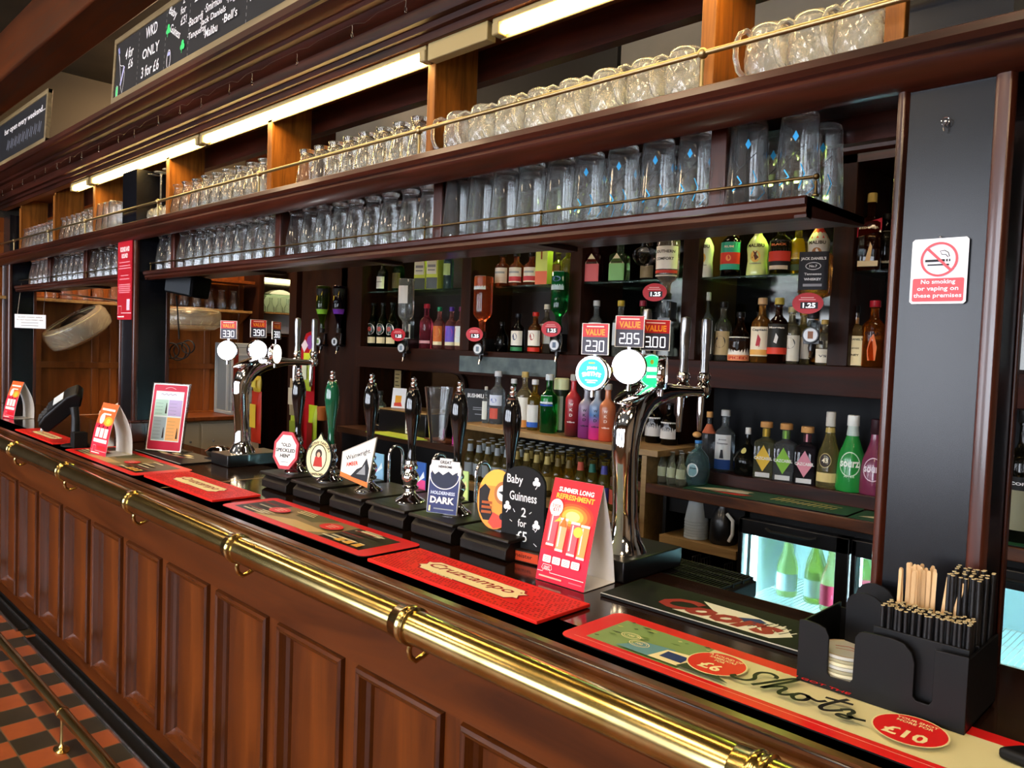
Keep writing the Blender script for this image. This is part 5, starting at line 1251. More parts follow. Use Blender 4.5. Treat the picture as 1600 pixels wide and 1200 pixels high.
MS, TS, LG, WS = 1.628, 1.975, 1.172, 1.262
SP = 'spirits on the middle back bar shelf'; TPG = 'bottles on the top glass shelf'; LGG = 'liqueurs on the low ledge'; WG = 'bottles on the pine shelf'
T = lambda s_, z, w_=1.4, hh=.3, cc='1c1c20', x=0: ('t', s_, x, z, hh, w_, cc)
# --- middle shelf, left to right
for k, px_ in enumerate((582, 597, 612)):
    B(px_, 546, 474, 2.95, MS, .036, 'wine', '16301c', '101818', 'green vermouth bottle with round white label, %s of three alike' % ('leftmost', 'middle', 'rightmost')[k], [('e', 0, .4, .95, 1.0, 'e8e4d8'), ('e', 0, .4, .4, .4, 'b04a3c'), ('b', .08, .22, 'e6d8a8', 1.1)], group='green vermouth bottles', key='verm')
B(637, 549, 470, 3.02, MS, .036, 'spirit', 'd8e0e0', '1c1c1c', 'clear bottle behind the leftmost price oval', [('b', .15, .5, 'd8d4c4', 1.0), T('GIN', .35, .8)], group=SP)
B(665, 551, 475, 2.95, MS, .04, 'spirit', 'f07088', 'c8283c', 'tall pink gin bottle with red cap', [('b', .12, .18, 'e8b0b8', 1.2)], group=SP, caph=None)
for px_, cg, l1, l2, ds in ((685, '1f8a5a', 'd8b050', 'c86a30', 'green cap and orange label'), (704, '4a2a8a', 'c850a8', '6a58c0', 'purple cap and violet label'), (719, '7a2048', 'e0508a', 'd8e0d8', 'burgundy cap and pink label')):
    B(px_, 552, 480, 2.95, MS, .034, 'spirit', 'f0a8a0', cg, 'fruit vodka bottle with ' + ds, [('b', .12, .55, l2, 1.1), ('e', 0, .4, .8, .9, l1), ('b', .1, .18, 'e8e0b8', 1.1)], group=SP)
B(736, 552, 500, 3.04, MS, .034, 'spirit', 'e8d8b8', '222222', 'pale bottle with cream label behind the amber optic bottle', [('b', .15, .6, 'e8dcc0', 1.1)], group=SP)
B(783, 556, 503, 2.95, MS, .036, 'slope', '101214', '101010', 'black apothecary style gin bottle with diamond label', [('p', [(0, .02), (.95, .26), (0, .5), (-.95, .26)], 'd8dad8'), T('GIN', .26, .9, .25)], group=SP)
B(808, 557, 490, 2.95, MS, .036, 'spirit', '1a1216', '15151c', 'dark rum bottle with white label and green foot band', [('b', .18, .55, 'e4e0d4', 1.2), ('e', 0, .4, .35, .5, '3a4a6a'), ('b', .04, .14, '2f7a4a', 1.2)], group=SP)
B(835, 557, 488, 2.95, MS, .037, 'spirit', 'b86a2c', 'c8281c', 'golden rum bottle with red cap and red foot band', [('b', .18, .55, 'e8e0d0', 1.2), ('e', 0, .4, .35, .5, 'a03028'), ('b', .04, .14, 'c82c1c', 1.2)], group=SP)
B(852, 557, 476, 3.02, MS, .034, 'spirit', 'c8b8a0', 'd8ccb8', 'tall bottle with white cap behind the price oval', [('b', .2, .6, 'e8e4da', 1.1)], group=SP)
B(929, 560, 470, 2.95, MS, .036, 'spirit', 'd0d8d8', 'cfd0cc', 'clear bottle with silver cap behind the 2.30 price card', [('b', .2, .6, 'c8d0d4', 1.1)], group=SP)
B(967, 561, 470, 2.95, MS, .036, 'spirit', 'c8ccc0', 'c8a838', 'clear bottle with gold cap left of the 2.85 card', [('b', .2, .6, 'c0c4c4', 1.1)], group=SP)
B(1001, 562, 470, 3.0, MS, .035, 'spirit', '5a5a28', '8a2838', 'olive bottle with dark red cap above the 2.85 card', [('b', .2, .6, 'a8a498', 1.1)], group=SP)
B(1100, 565, 460, 2.95, MS, .037, 'spirit', 'd8e0e0', 'e0e2e4', 'clear white rum bottle with tall white cap right of the tap handles', [('b', .1, .6, 'e2e2da', 1.1), T('BACARDI', .48, 1.7, .28), ('e', 0, .3, .3, .5, '2a2a2e')], group=SP, caph=.036)
B(1127, 566, 472, 3.02, MS, .037, 'spirit', 'c8c0b0', '1c1814', 'clear bottle with black cap and tan label', [('b', .1, .5, 'c8a878', 1.1), ('e', 0, .32, .6, .7, '2c2620')], group=SP)
B(1154, 570, 488, 2.93, MS, .044, 'slope', '3a2418', '16120f', 'dark spiced rum bottle with white label, SPICED in red', [('b', .06, .5, 'e4dccc', 1.3), T('BLACK', .45, 1.9, .3), ('p', [(-.15, .3), (0, .42), (.2, .3), (.05, .22)], '1c1c1c'), ('b', .02, .14, 'e08a5a', 1.3), T('SPICED', .08, 2.0, .26, 'b01c18')], group=SP)
B(1187, 569, 466, 2.93, MS, .039, 'spirit', 'd89848', 'c8a070', 'golden rum bottle with cream label and buff cork', [('b', .1, .55, 'e6d8bc', 1.3), T('Captain', .5, 1.6, .3), ('p', [(-.3, .26), (-.1, .44), (.2, .36), (.1, .24)], 'b02c38'), ('b', .12, .2, 'd8a050', 1.3)], group=SP)
B(1213, 570, 466, 2.93, MS, .038, 'spirit', '4a2416', 'c0a848', 'dark rum bottle with black label and red band', [('b', .14, .6, '26241f', 1.3), T('Morgan', .54, 1.6, .26, 'e0dcd0'), ('p', [(-.2, .32), (0, .46), (.25, .4), (.1, .3)], 'd8d4cc'), ('b', .14, .24, 'd0402c', 1.3)], group=SP)
B(1234, 572, 480, 2.97, MS, .036, 'spirit', 'e0d4b0', 'b8a878', 'clear bottle with cream and black label', [('b', .05, .5, 'e8e0cc', 1.2), ('e', 0, .36, .6, .6, '24211e')], group=SP)
B(1252, 571, 485, 3.03, MS, .034, 'spirit', 'e0c890', 'b89048', 'pale bottle mostly hidden behind the hanging whiskey', [('b', .1, .5, 'e8dcc8', 1.1)], group=SP)
B(1286, 570, 500, 3.0, MS, .03, 'spirit', 'd8c8a8', 'c8a050', 'small bottle against the upright, right of the 1.25 oval', [('b', .05, .35, 'e0d4bc', 1.1), T('VS', .2, 1, .3)], group=SP)
B(1332, 575, 478, 2.93, MS, .039, 'square', 'd8a860', '161616', 'honey whiskey bottle with cream label and black cap', [('b', .02, .5, 'ead8a4', .95), T('JACK DANIEL\'S', .44, 1.7, .26, '2a2418'), T('TENNESSEE', .3, 1.2, .16, '6a5a3a'), T('HONEY', .19, 1.2, .2, '4a3a1c')], group=SP, neck=(.7, .8, 'e0d4a8'))
B(1362, 577, 470, 2.93, MS, .041, 'spirit', 'c86a1c', 'b82030', 'amber cinnamon whisky bottle with red cap, beside the near column', [('p', [(-.3, .1), (.3, .1), (.4, .3), (.1, .5), (-.2, .42), (-.4, .25)], 'e07038'), T('FIRE', .5, 1.3, .28, '3a1a0c')], group=SP)
# --- top glass shelf
for px_, ds, lb in ((574, 'with green striped shield label', [('b', .1, .42, 'dde2dc', 1.0), ('b', .28, .32, '2c5a44', 1.0)]), (597, 'with plain square white label', [('b', .1, .46, 'dcdcd8', 1.0), T('BLENDED', .3, 1.2, .2)])):
    B(px_, 457, 405, 2.95, TS, .036, 'spirit', '141a16', '181818', 'black bottle ' + ds, lb, group=TPG)
B(622, 457, 398, 3.0, TS, .038, 'spirit', '1c4a28', '142a18', 'dark green bottle left of the clear hanging bottle', [('b', .1, .5, '5a5030', .9)], group=TPG)
B(700, 455, 380, 2.95, TS, .03, 'spirit', '8cb8c8', '88a8b0', 'slim pale blue bottle behind the orange hanging bottle', [('b', .3, .55, 'b8d890', .9)], group=TPG)
for px_, y_ in ((661, 2.95), (680, 2.95)):
    x, z, h = at(px_, 454, 400, y_, TS); t = thing('bottle_carton', 'upright white and lime green spirit carton, %s one' % ('left' if px_ < 670 else 'right'), 'carton', (x, y_, TS + .001), (0, 0, .3), 'white and green spirit cartons')
    q = MB(); q.box(-.04, .04, -.04, .04, 0, .24, c('c8d858', .4)); a = Art(); a.rect(-.038, .03, .09, .235, c('dfe0ce', .5)); a.rect(-.03, .024, .13, .145, GREY); a.rect(-.03, .02, .11, .117, GREY, up=False); a.rect(-.038, .038, .004, .07, c('5a6468', .4)); a.flat(q, '-y', (0, -.0402, 0)); q.build('printed_box', t)
for k, px_ in enumerate((784, 806, 829)):
    B(px_, 449, 396, 2.93, TS, .038, 'spirit', 'd8744c', '1a1414', 'rosé gin bottle with white over pink label, %s of three' % ('left', 'middle', 'right')[k], [('b', .28, .55, 'e6e2d2', 1.2), ('b', .14, .28, 'cc4850' if k else 'e0d8c8', 1.2), ('b', .1, .14, 'e8dcc8', 1.2), ('b', .38, .44, 'a0a8a8', .8)], group='rosé gin bottles', rot=.3)
x, z, h = at(849, 448, 392, 2.95, TS); t = thing('bottle_carton', 'tall slim lime carton with pink foot, beside the rosé bottles', 'carton', (x, 2.95, TS + .001), (0, 0, .3))
q = MB(); q.box(-.033, .033, -.033, .033, 0, .25, c('d8e878', .4)); a = Art(); a.rect(-.033, .033, .0, .07, c('e87858', .5)); a.rect(-.004, .004, .13, .18, c('a04828', .5)); a.flat(q, '-y', (0, -.0332, 0)); q.build('printed_box', t)
B(871, 447, 392, 3.02, TS, .033, 'spirit', 'c8c850', 'a0a038', 'olive yellow bottle above the green hanging bottle', [('b', .3, .6, '8a6038', .7)], group=TPG)
B(886, 447, 385, 2.95, TS, .033, 'spirit', 'd0c838', 'b0a830', 'bright yellow liqueur bottle beside the dark upright', [], group=TPG)
for px_, c1, c2, ds in ((928, '6a2a30', 'c86468', 'pink'), (967, '6a8a5a', '7ab070', 'green')):
    B(px_, 444, 375, 2.93, TS, .04, 'square', c1, '1a1a1a', 'square gin bottle with pointed cream and %s label' % ds, [('b', .02, .42, c2, .95), ('p', [(-.9, .42), (.9, .42), (0, .66)], 'd8cca8'), T("WARNER'S", .45, 1.5, .2, '3a3428')], group='square gin bottles')
B(1012, 440, 378, 3.0, TS, .036, 'spirit', '5a5038', '2a2218', 'dim brown bottle behind the chrome dispenser bracket', [('b', .1, .4, '8a7858', 1.0)], group=TPG)
for px_, cc, ds, tx_ in ((1098, 'e4e8dc', 'white coconut rum bottle, left of the teal-labelled one', 'MALIBU'), (1182, 'd8e890', 'coconut rum bottle coloured lime as if lit, right of the teal-labelled one', 'MALIBU')):  # lime glow on the second bottle is put into its body colour
    B(px_, 433, 355, 2.93, TS, .042, 'coconut', 'ffffff', 'e8e8e0', ds, [('e', 0, .38, .5, .55, 'e8b858'), ('p', [(-.35, .36), (0, .3), (.35, .36), (.1, .42), (.2, .5), (0, .46), (-.25, .5), (-.1, .42)], '5a3018'), T(tx_, .6, 1.7, .34, '30241c'), T('CARIBBEAN', .24, 1.2, .12, '6a6a70')], group='coconut rum bottles', solid=mat('coconut bottle ' + cc, cc, .25, coat=.4))
B(1141, 430, 345, 2.93, TS, .042, 'spirit', '20100c', '141414', 'dark rum bottle with teal and red label', [('b', .12, .6, '38a088', 1.2), ('b', .22, .42, 'cc3a2c', 1.2), ('e', 0, .32, .25, .3, 'e89858'), T('RUM', .52, .9, .2, 'e8dcc8')], group=TPG)
B(1218, 428, 345, 2.93, TS, .043, 'spirit', '4a4818', '22221a', 'spiced rum bottle with black and red label', [('b', .08, .62, '1c1c1e', 1.2), ('b', .24, .42, 'c43a2c', 1.2), T('BLACK', .54, 1.4, .2, 'c86a3c'), ('b', .09, .16, 'c8b8a0', .9)], group=TPG)
B(1245, 428, 350, 2.97, TS, .038, 'spirit', 'd8c02c', 'c8b018', 'yellow banana liqueur bottle', [('b', .3, .7, 'e0d038', 1.1), ('b', .08, .2, '3a4a28', 1.1)], group=TPG)
B(1277, 424, 345, 3.0, TS, .042, 'coconut', 'ffffff', 'd03028', 'coconut rum bottle with red shoulders behind the hanging whiskey', [('b', .66, .85, 'd03830', 3.1), T('MALIBU', .58, 1.6, .32, '30241c'), ('e', 0, .38, .5, .55, 'a06838')], group='coconut rum bottles', solid=mat('coconut bottle grey', 'd8d4cc', .3, coat=.3))
for px_, lc, cap_, ds in ((1324, '241f22', '181414', 'black slanted label'), (1357, 'b01c38', 'c8b060', 'red slanted label and gold cap')):
    B(px_, 420, 303, 2.93, TS, .042, 'square', '5a2410', cap_, 'square whisky bottle with ' + ds, [('p', [(-.95, .42), (.95, .5), (.95, .66), (-.95, .58)], lc), ('p', [(-.1, .2), (-.25, .1), (.2, .12), (.3, .3), (.12, .36), (0, .26)], 'd8b888'), ('b', .05, .12, 'e0d0a8' if 'red' in ds else '3a3028', .8), ('t', 'BLACK LABEL' if 'black' in ds else 'RED LABEL', 0, .54, .16, 1.5, 'd8c8b0')], group='square whisky bottles')
B(1382, 420, 335, 3.0, TS, .036, 'spirit', '101010', '181818', 'black bottle with grey label half hidden by the near column', [('b', .15, .7, 'b8b4a0', 1.1)], group=TPG)
# --- low ledge and back counter
B(1089, 746, 674, 2.78, 1.122, .05, 'round', '9fd0dc', '3a78b8', 'round pale blue tequila bottle with wooden ball stopper', [('e', -.1, .3, .5, .55, 'e4e4e0'), T('Don', .34, .5, .16)], group='bottles by the black drape', caph=.012, rot=.2)
tq = ony(1089, 680, 2.78); o = MB().sphere((0, 0, 0), .018, c('c8965c', .6), 16, .7).build('stopper', None, (tq.x, 2.78, tq.z + .002))
o.parent = COL.objects[-1].parent if 0 else None
tag(o, 'round wooden stopper topping the pale blue tequila bottle', 'stopper')
B(1105, 738, 643, 2.95, LG, .03, 'spirit', 'b0b4b8', 'b88850', 'slim bottle with wooden stopper and copper neck tag', [], group='bottles by the black drape', neck=(.62, .78, 'c06848'))
B(1130, 738, 640, 2.93, LG, .041, 'spirit', 'c8d4d8', 'b8bab8', 'clear tequila bottle with blue foot label and silver cap', [('b', .04, .6, 'dcdcd8', .9), ('b', .04, .2, '2a4a8a', .9), T('Jose', .52, .8, .16), T('Cuervo', .46, 1.1, .18), ('p', [(-.2, .22), (.2, .22), (.1, .36), (-.1, .36)], '2c2c34')], group='bottles by the black drape')
B(1166, 741, 668, 2.93, LG, .055, 'squat', '3c3c34', 'd0d0cc', 'squat bottle of black liquor with white pourer', [('e', -.2, .52, .3, .2, 'd8c878')], group='bottles by the black drape', capm=c('d8d8d4', .3))
for px_, c1, liq, ds in ((1194, 'e0b83c', 'c8c8a0', 'yellow'), (1225, '88c040', 'c8ccd0', 'green'), (1258, 'd88a98', '6a6068', 'pink')):
    B(px_, {1194: 747, 1225: 750, 1258: 753}[px_], {1194: 657, 1225: 660, 1258: 665}[px_], 2.93, LG, .04, 'square', liq, 'c89458', 'flat-shouldered tequila bottle with %s diamond label and cork' % ds, [('p', [(0, .12), (.75, .34), (0, .58), (-.75, .34)], c1), T('CAZCABEL', .35, 1.75, .3, 'e8e4dc'), ('b', .02, .1, 'd4d6d4', .7)], group='diamond-labelled tequila bottles', capw=1.5, caph=.024, neck=(.72, .86, c1))
B(1293, 758, 642, 2.92, LG, .044, 'bell', 'e8d890', '302818', 'golden liqueur bottle with a round black 43 badge', [('e', -.2, .36, .55, .62, 'b8a468'), ('e', -.2, .36, .5, .56, '2a1c14'), ('t', '43', -.2, .36, .4, .55, 'e8dcb8'), ('b', .08, .2, 'cdb878', 1.0)], group='liqueurs on the low ledge', capm=c('c8c4b8', .3), caph=.055, neck=(.72, .78, 'b8a058'))
B(1328, 763, 640, 2.92, LG, .053, 'bell', '2f9a48', 'e0e2dc', 'green sour apple liqueur bottle with white pourer', [('r', 0, .34, .75, .85, .07, 'c8e8c8'), ('t', 'sourz', 0, .34, .42, 1.35, 'e8f4e4'), T('APPLE', .19, .7, .12, 'c8e8c8')], group='liqueurs on the low ledge', solid=mat('green frosted bottle', '1f8a3a', .25, coat=.5), caph=.04, neck=(.68, .8, 'b8c8c0'))
B(1364, 768, 655, 2.92, LG, .05, 'bell', '8a3a5a', '301820', 'purple sour liqueur bottle half hidden by the near column', [('r', 0, .34, .75, .85, .07, 'e8c8d8'), ('t', 'sourz', 0, .34, .42, 1.35, 'f0dce8')], group='liqueurs on the low ledge', solid=mat('plum frosted bottle', '7a2c4c', .25, coat=.5))
B(1595, 790, 640, 2.75, 1.122, .045, 'spirit', '2a2a20', '101010', 'black coffee liqueur bottle glimpsed right of the near column', [('b', .1, .5, '8a8a70', 1.0), ('b', .4, .5, '141414', 1.1), T('COFFEE', .45, 1.5, .2, 'e8e8e8')], group=LGG)
# --- pine shelf
B(758, 661, 604, 2.75, WS, .018, 'spirit', 'd0dce0', 'c8c8c0', 'slim clear bottle at the left end of the pine shelf', [('b', .1, .6, 'd8e0d8', .9)], group=WG)
B(776, 662, 580, 2.78, WS, .04, 'spirit', 'd8e4ec', 'c8ccd0', 'clear vodka bottle with blue and red emblem', [('b', .35, .55, 'd0d8e4', 1.1), ('e', 0, .45, .4, .3, '3a5ab0'), ('b', .1, .3, 'c85848', .6)], group=WG)
B(801, 664, 592, 2.82, WS, .034, 'spirit', '2f8a50', 'c8ccd0', 'green gin bottle second from the left on the pine shelf', [('b', .2, .55, 'd8e4d8', 1.1)], group=WG)
B(818, 667, 581, 2.76, WS, .038, 'spirit', 'e8d8a8', 'b8a060', 'pale orange-tinted gin bottle with gold cap', [('b', .15, .55, 'e4e0d0', 1.1), ('b', .02, .15, 'd89048', 1.1)], group=WG)
B(834, 668, 593, 2.74, WS, .035, 'spirit', 'e0c048', 'd0d2d4', 'yellow liqueur bottle with white and blue label', [('b', .15, .5, 'dfe0d8', 1.0), ('b', .06, .16, '3060b8', 1.0)], group=WG)
B(856, 672, 585, 2.72, WS, .041, 'spirit', '22a048', 'c8d0d0', 'bright green London gin bottle with small white label', [('b', .5, .64, 'd4e0e0', .9), ('b', .46, .49, '2c50a8', .9)], group=WG)
x, z, h = at(875, 674, 592, 2.8, WS); t = thing('gin_tin', 'dark round tin with pale lid and a tall grey label', 'tin', (x, 2.8, WS + .001), (0, 0, .3))
MB().lathe([(0, 0), (.036, 0), (.036, .2), (0, .2)], c('1c2a1c', .4), (0, 0, 0), 24).build('tin_body', t); MB().lathe([(0, .2), (.037, .2), (.037, .25), (.03, .255), (0, .255)], c('d8e0b0', .3), (0, 0, 0), 24).build('lid', t)
q = MB(); a = Art(); a.rect(-.02, .024, .01, .17, c('a8b0a0', .5), n=8); a.cyl(q, .0365, 0); q.build('label', t)
for px_, st, ds, tc in ((894, [(0, '3a1414'), (.35, '8a1c24'), (1, 'b82830')], 'red and black', 'e0d0c8'), (915, [(0, '7a2468'), (.35, '8a3a7a'), (.7, '8c8c98'), (1, 'a8a8b0')], 'purple and grey', '2a2030'), (932, [(0, 'd82c78'), (.2, 'c83080'), (.45, '3a6aa0'), (.8, '9aa4ac'), (1, 'b0b4b8')], 'pink to blue', '2a3040'), (948, [(0, 'c04828'), (.5, 'b0603c'), (1, 'c8784c')], 'orange', 'e8d0c0')):
    B(px_, 675, 585 if px_ == 894 else 600, 2.7, WS, .036, 'spirit', 'ffffff', 'a8a49c', '%s alcopop bottle with stacked letters down its front' % ds, [('t', 'W', 0, .52, .34, .5, tc), ('t', 'K', 0, .435, .34, .4, tc), ('t', 'D', 0, .35, .34, .4, tc), ('t', 'vibe', 0, .24, .22, 1.0, tc)], group='large alcopop bottles', solid=gradz('alcopop ' + ds, st, 0, .24), rot=.45, name='alcopop_bottle')
for px_, pt_, ds in ((1021, 618, 'wine bottle with grey label behind the near fount'), (1045, 630, 'second dark wine bottle right of the near fount column')):
    B(px_, 690, pt_, 2.85, WS, .038, 'wine', '14120f', '18181a', ds, [('b', .15, .55, 'c0bcb4', 1.1), ('e', 0, .4, .5, .3, '8a8a88')], group=WG, name='wine_bottle')
# small mixer and beer bottles under the pine shelf
ZB = .976
cols = [('c8b878', '9aa4a8', 'c8ccd0', 'silver-topped pale'), ('c8b878', 'b0a060', 'b8bcc0', 'gold-necked'), ('d8b848', '6a5a30', '38342c', 'yellow juice')]
for j in range(4):
    for i in range(16):
        x = -2.915 + i * .066 + (.02 if j % 2 else 0); y = 2.665 + j * .075
        if x > -1.9: continue
        if j == 0 and i > 10: k = 'mix%d' % (i % 3); lc = ('2c6a5a', '4a4a98', 'c85a48')[i % 3]; ds = ('teal', 'violet', 'coral')[i % 3] + '-labelled small mixer bottle below the pine shelf'; gl, cp_, cap_ = 'c8c068', lc, '3a3430'
        else:
            u = cols[0] if i < 5 else cols[1] if i < 9 else cols[2]; k = 'beer' + u[3]; lc = u[1]; gl = u[0]; cap_ = u[2]; ds = u[3] + ' small bottle in the ranks below the pine shelf'
        bottle(x, y, ZB, .205 + (0 if j else 0), .028, 'beer', gl, cap_, ds, [('b', .15, .45, lc, 1.2)], key=k, group='small bottles ranked below the pine shelf', name='small_bottle', capw=1.05, neck=(.72, .9, lc))
for i in range(6):
    bottle(-1.8 + (i % 3) * .045, 2.72 + (i // 3) * .06, 1.1225 if 0 else 1.1235, .13, .02, 'beer', 'd8dcc8', '8a8c90', 'tiny mixer bottle on the back counter, left of the round blue bottle', [('b', .2, .5, 'a8b090', 1.0)], key='tiny', group='tiny mixer bottles', name='mixer_bottle')

# --- optics: hanging bottles and their dispensers
def optic(px, ptop, pneck, Y, r, kind, glass, label, labs, oval=None, badge=None, cap='222222', odx=0, ds='', **k):
    tp = ony(px, ptop, Y); nk = ony(px, pneck, Y); h = tp.z - nk.z
    b_ = bottle(tp.x, Y, nk.z, h, r, kind, glass, cap, label, labs, flip=True, group='bottles hanging neck down in dispensers', **k)
    t = thing('optic_dispenser', 'spirit dispenser ' + ds, 'optic', (tp.x, Y, nk.z - .004), (0, 0, .25), 'spirit dispensers under hanging bottles')
    MB().lathe([(0, -.075), (.014, -.075), (.019, -.06), (.02, -.012), (.014, 0), (0, 0)], glassm('measure chamber', 'e0e4e4', .02, 1.4, .5), (0, 0, 0), 18).build('measure_chamber', t)
    MB().box(-.026, .026, -.02, .07, -.085, -.072, BLACK).tube([(0, -.004, -.08), (0, -.006, -.1), (0, -.01, -.118)], [.01, .012, .007], BLACK, 12).build('valve_body', t)
    MB().cyl((0, -.012, -.112), (0, -.02, -.135), .006, CHROME).build('nozzle', t)
    MB().box(-.006, .006, .02, .12, -.08, .0, BLACK).build('wall_bracket', t)
    if badge:
        q = MB(); q.lathe([(0, -.006), (.027, -.006), (.029, -.003), (.029, .004), (0, .005)], BLACK, (0, 0, 0), 24, axis='y'); a = Art(); a.ell(0, 0, .0235, .0235, c('c8ccd0', .35)); a.rect(-.009, .009, -.013, .013, c(badge, .4)); a.flat(q, '-y', (0, -.0062, 0)); q.build('round_badge', t, (0, -.032, -.055))
    if oval:
        q = MB(); P = [(.052 * math.cos(2 * PI * i / 26), .037 * math.sin(2 * PI * i / 26)) for i in range(26)]; q.prism(P, 'y', -.003, 0, c('b81c28', .35)); a = Art()
        a.rect(-.024, .034, -.019, .004, c('101014', .4)); a.text('1.25', .005, -.0075, .017, c('f4f4f8', .4, emit='ffffff', es=.6), w=.042, bold=.02); a.rect(-.024, .02, .018, .021, c('e8a0a0', .5)); a.rect(-.03, .026, .011, .014, c('e8a0a0', .5), up=False); a.flat(q, '-y', (0, -.0032, 0)); q.build('price_oval', t, (-.012 + odx, -.05, .0 + oval))
    return b_
optic(1276, 397, 498, 2.72, .052, 'square', 'c89048', 'square whiskey bottle with black label hanging neck down', [('b', .05, .63, '1c1c22', .93), ('t', "JACK DANIEL'S", 0, .52, .24, 1.6, 'e0e0e0'), ('r', 0, .41, .5, .26, .05, 'c8c8cc'), ('t', 'No.7', 0, .41, .17, .5, 'd8d8d8'), ('t', 'Tennessee', 0, .29, .16, 1.1, 'd0d0d0'), ('t', 'WHISKEY', 0, .21, .17, 1.1, 'e0e0e0'), ('b', .1, .14, '8a8a90', .6)], oval=.055, badge='7a4a28', ds='with red 1.25 oval below the black-labelled whiskey')
optic(1045, 375, 468, 2.75, .047, 'spirit', 'e0d4cc', 'hanging bottle with a white two-line label and red foot band', [('b', .12, .5, 'e6e4dc', 1.3), ('t', 'SOUTHERN', 0, .41, .26, 1.9, '201c1c'), ('t', 'COMFORT', 0, .29, .26, 1.7, '201c1c'), ('b', .05, .1, 'c84038', 1.3), ('b', .0, .02, 'd8ccb8', 1.3)], oval=.03, ds='with red 1.25 oval above the 3.00 price card', odx=-.02)
optic(876, 425, 520, 2.8, .042, 'spirit', '1f8a48', 'green gin bottle hanging neck down', [('b', .32, .62, 'a8c4c8', .9), ('e', 0, .5, .5, .3, '5a7aa0')], oval=.02, badge='5a6a80', ds='with red oval under the green hanging bottle')
optic(756, 432, 528, 2.8, .05, 'spirit', 'e87848', 'large orange spirit bottle hanging neck down', [('b', .4, .62, 'b8c8c8', .8)], oval=.02, badge='6a7a88', ds='with tilted red oval under the orange hanging bottle')
optic(636, 436, 528, 2.8, .046, 'spirit', 'dde4e4', 'clear vodka bottle hanging neck down, leftmost with an oval', [('b', .2, .5, 'd8d8d4', .8), ('p', [(-.5, .3), (.4, .48), (.4, .5), (-.5, .34)], '5a5a60')], oval=.02, badge='7a8a98', ds='with red oval under the leftmost clear hanging bottle')
# squash bottles
for px_, cc, bd, ds in ((505, '5a7a18', '8ac83a', 'green'), (531, '241430', '6a2ca0', 'purple')):
    optic(px_, 447, 520, 2.82, .045, 'slope', cc, 'black and %s fruit cordial bottle hanging neck down on the end panel' % ds, [('b', .12, .56, '16181a', 1.6), ('p', [(-.3, .3), (.6, .42), (.7, .5), (-.2, .4)], 'e0c838'), ('b', .02, .12, bd, 1.6)], oval=None, badge='6a8a48' if ds == 'green' else '2c3034', ds='with round badge under the %s cordial' % ds)
# bulb-shaped glass lamp over the dispensers
x = ony(1008, 398, 2.8); o = MB().lathe([(0, -.05), (.03, -.045), (.05, -.02), (.055, 0), (.045, .02), (.02, .035), (.012, .06), (0, .06)], glassm('lamp globe', 'e8e8e8', .02, 1.3, .4), (0, 0, 0), 24).build('globe_lamp', None, (x.x, 2.8, x.z)); tag(o, 'clear glass globe hanging above the dispensers left of the white-labelled hanging bottle', 'lamp')

# --- green runner on the back counter
def art_gr(a, w_, d):
    G_ = c('d8c878', .5); Wc = c('e0dcc8', .5)
    a.poly([(-.3, -.04), (-.24, .02), (-.14, .06), (-.08, .05), (-.1, .0), (-.2, -.03)], c('c8c0a0', .5)); a.poly([(-.22, -.05), (-.1, -.06), (-.05, -.02), (-.12, -.02)], c('c8382c', .5)); a.ell(-.13, .01, .045, .022, Wc, 18)
    for k in range(12): a.line([(.02 + k * .02, -.03), (.03 + k * .02, .02 + .01 * math.sin(k))], .006, G_, up=(k == 0))
    a.line([(.02, .035), (.1, .05), (.18, .045), (.26, .03)], .006, G_)
runner('bar_runner', -1.665, -1.03, 2.66, 2.84, 'dark green printed runner on the back counter', art_gr, 'green back counter runners', c('1c4a30', .5), .01, .03)
bpy.context.view_layer.update()
gr_ = [o for o in COL.objects if o.get('label') == 'dark green printed runner on the back counter'][0]; gr_.location.z = 1.1235
g2 = dup(gr_, (-.7, 2.745, 1.1235), None, 'second green runner continuing behind the near black column')

# --- bottle fridge
fx0, fx1 = -1.398, -.36
fg = thing('bottle_fridge', 'black double door bottle fridge glowing blue-white under the back counter', 'fridge', (fx0, 2.62, .05))
W_ = fx1 - fx0; FH = 1.03
INN = mat('fridge interior', 'dff4f8', .4); 
q = MB(); q.box(0, W_, .44, .47, 0, FH, INN); q.box(0, .02, .05, .45, 0, FH, BLACKM); q.box(W_ - .02, W_, .05, .45, 0, FH, BLACKM); q.box(0, W_, .05, .45, 0, .1, BLACKM); q.box(0, W_, .05, .47, FH - .03, FH, BLACKM)
q.box(.02, .026, .06, .44, .1, FH - .03, INN); q.box(W_ - .026, W_ - .02, .06, .44, .1, FH - .03, INN); q.box(.02, W_ - .02, .06, .44, .1, .105, INN)
q.build('cabinet', fg)
LED = mat('fridge led tube', 'd8fbff', .4, emit='d0f6ff', es=18)
for x in (.034, .415, W_ - .034): MB().tube([(x, .075, .12), (x, .075, FH - .06)], .007, LED, 8).build('led_tube', fg)
for z in (.715, .3):
    q = MB()
    for i in range(60): q.cyl((.03 + i * (W_ - .06) / 59, .06, z), (.03 + i * (W_ - .06) / 59, .43, z), .0016, WHITE, n=5)
    for y in (.06, .24, .43): q.cyl((.025, y, z - .003), (W_ - .025, y, z - .003), .003, WHITE, n=6)
    q.build('wire_shelf', fg)
GP = glassm('fridge door glass', 'eefcfc', 0, 1.1, .85)
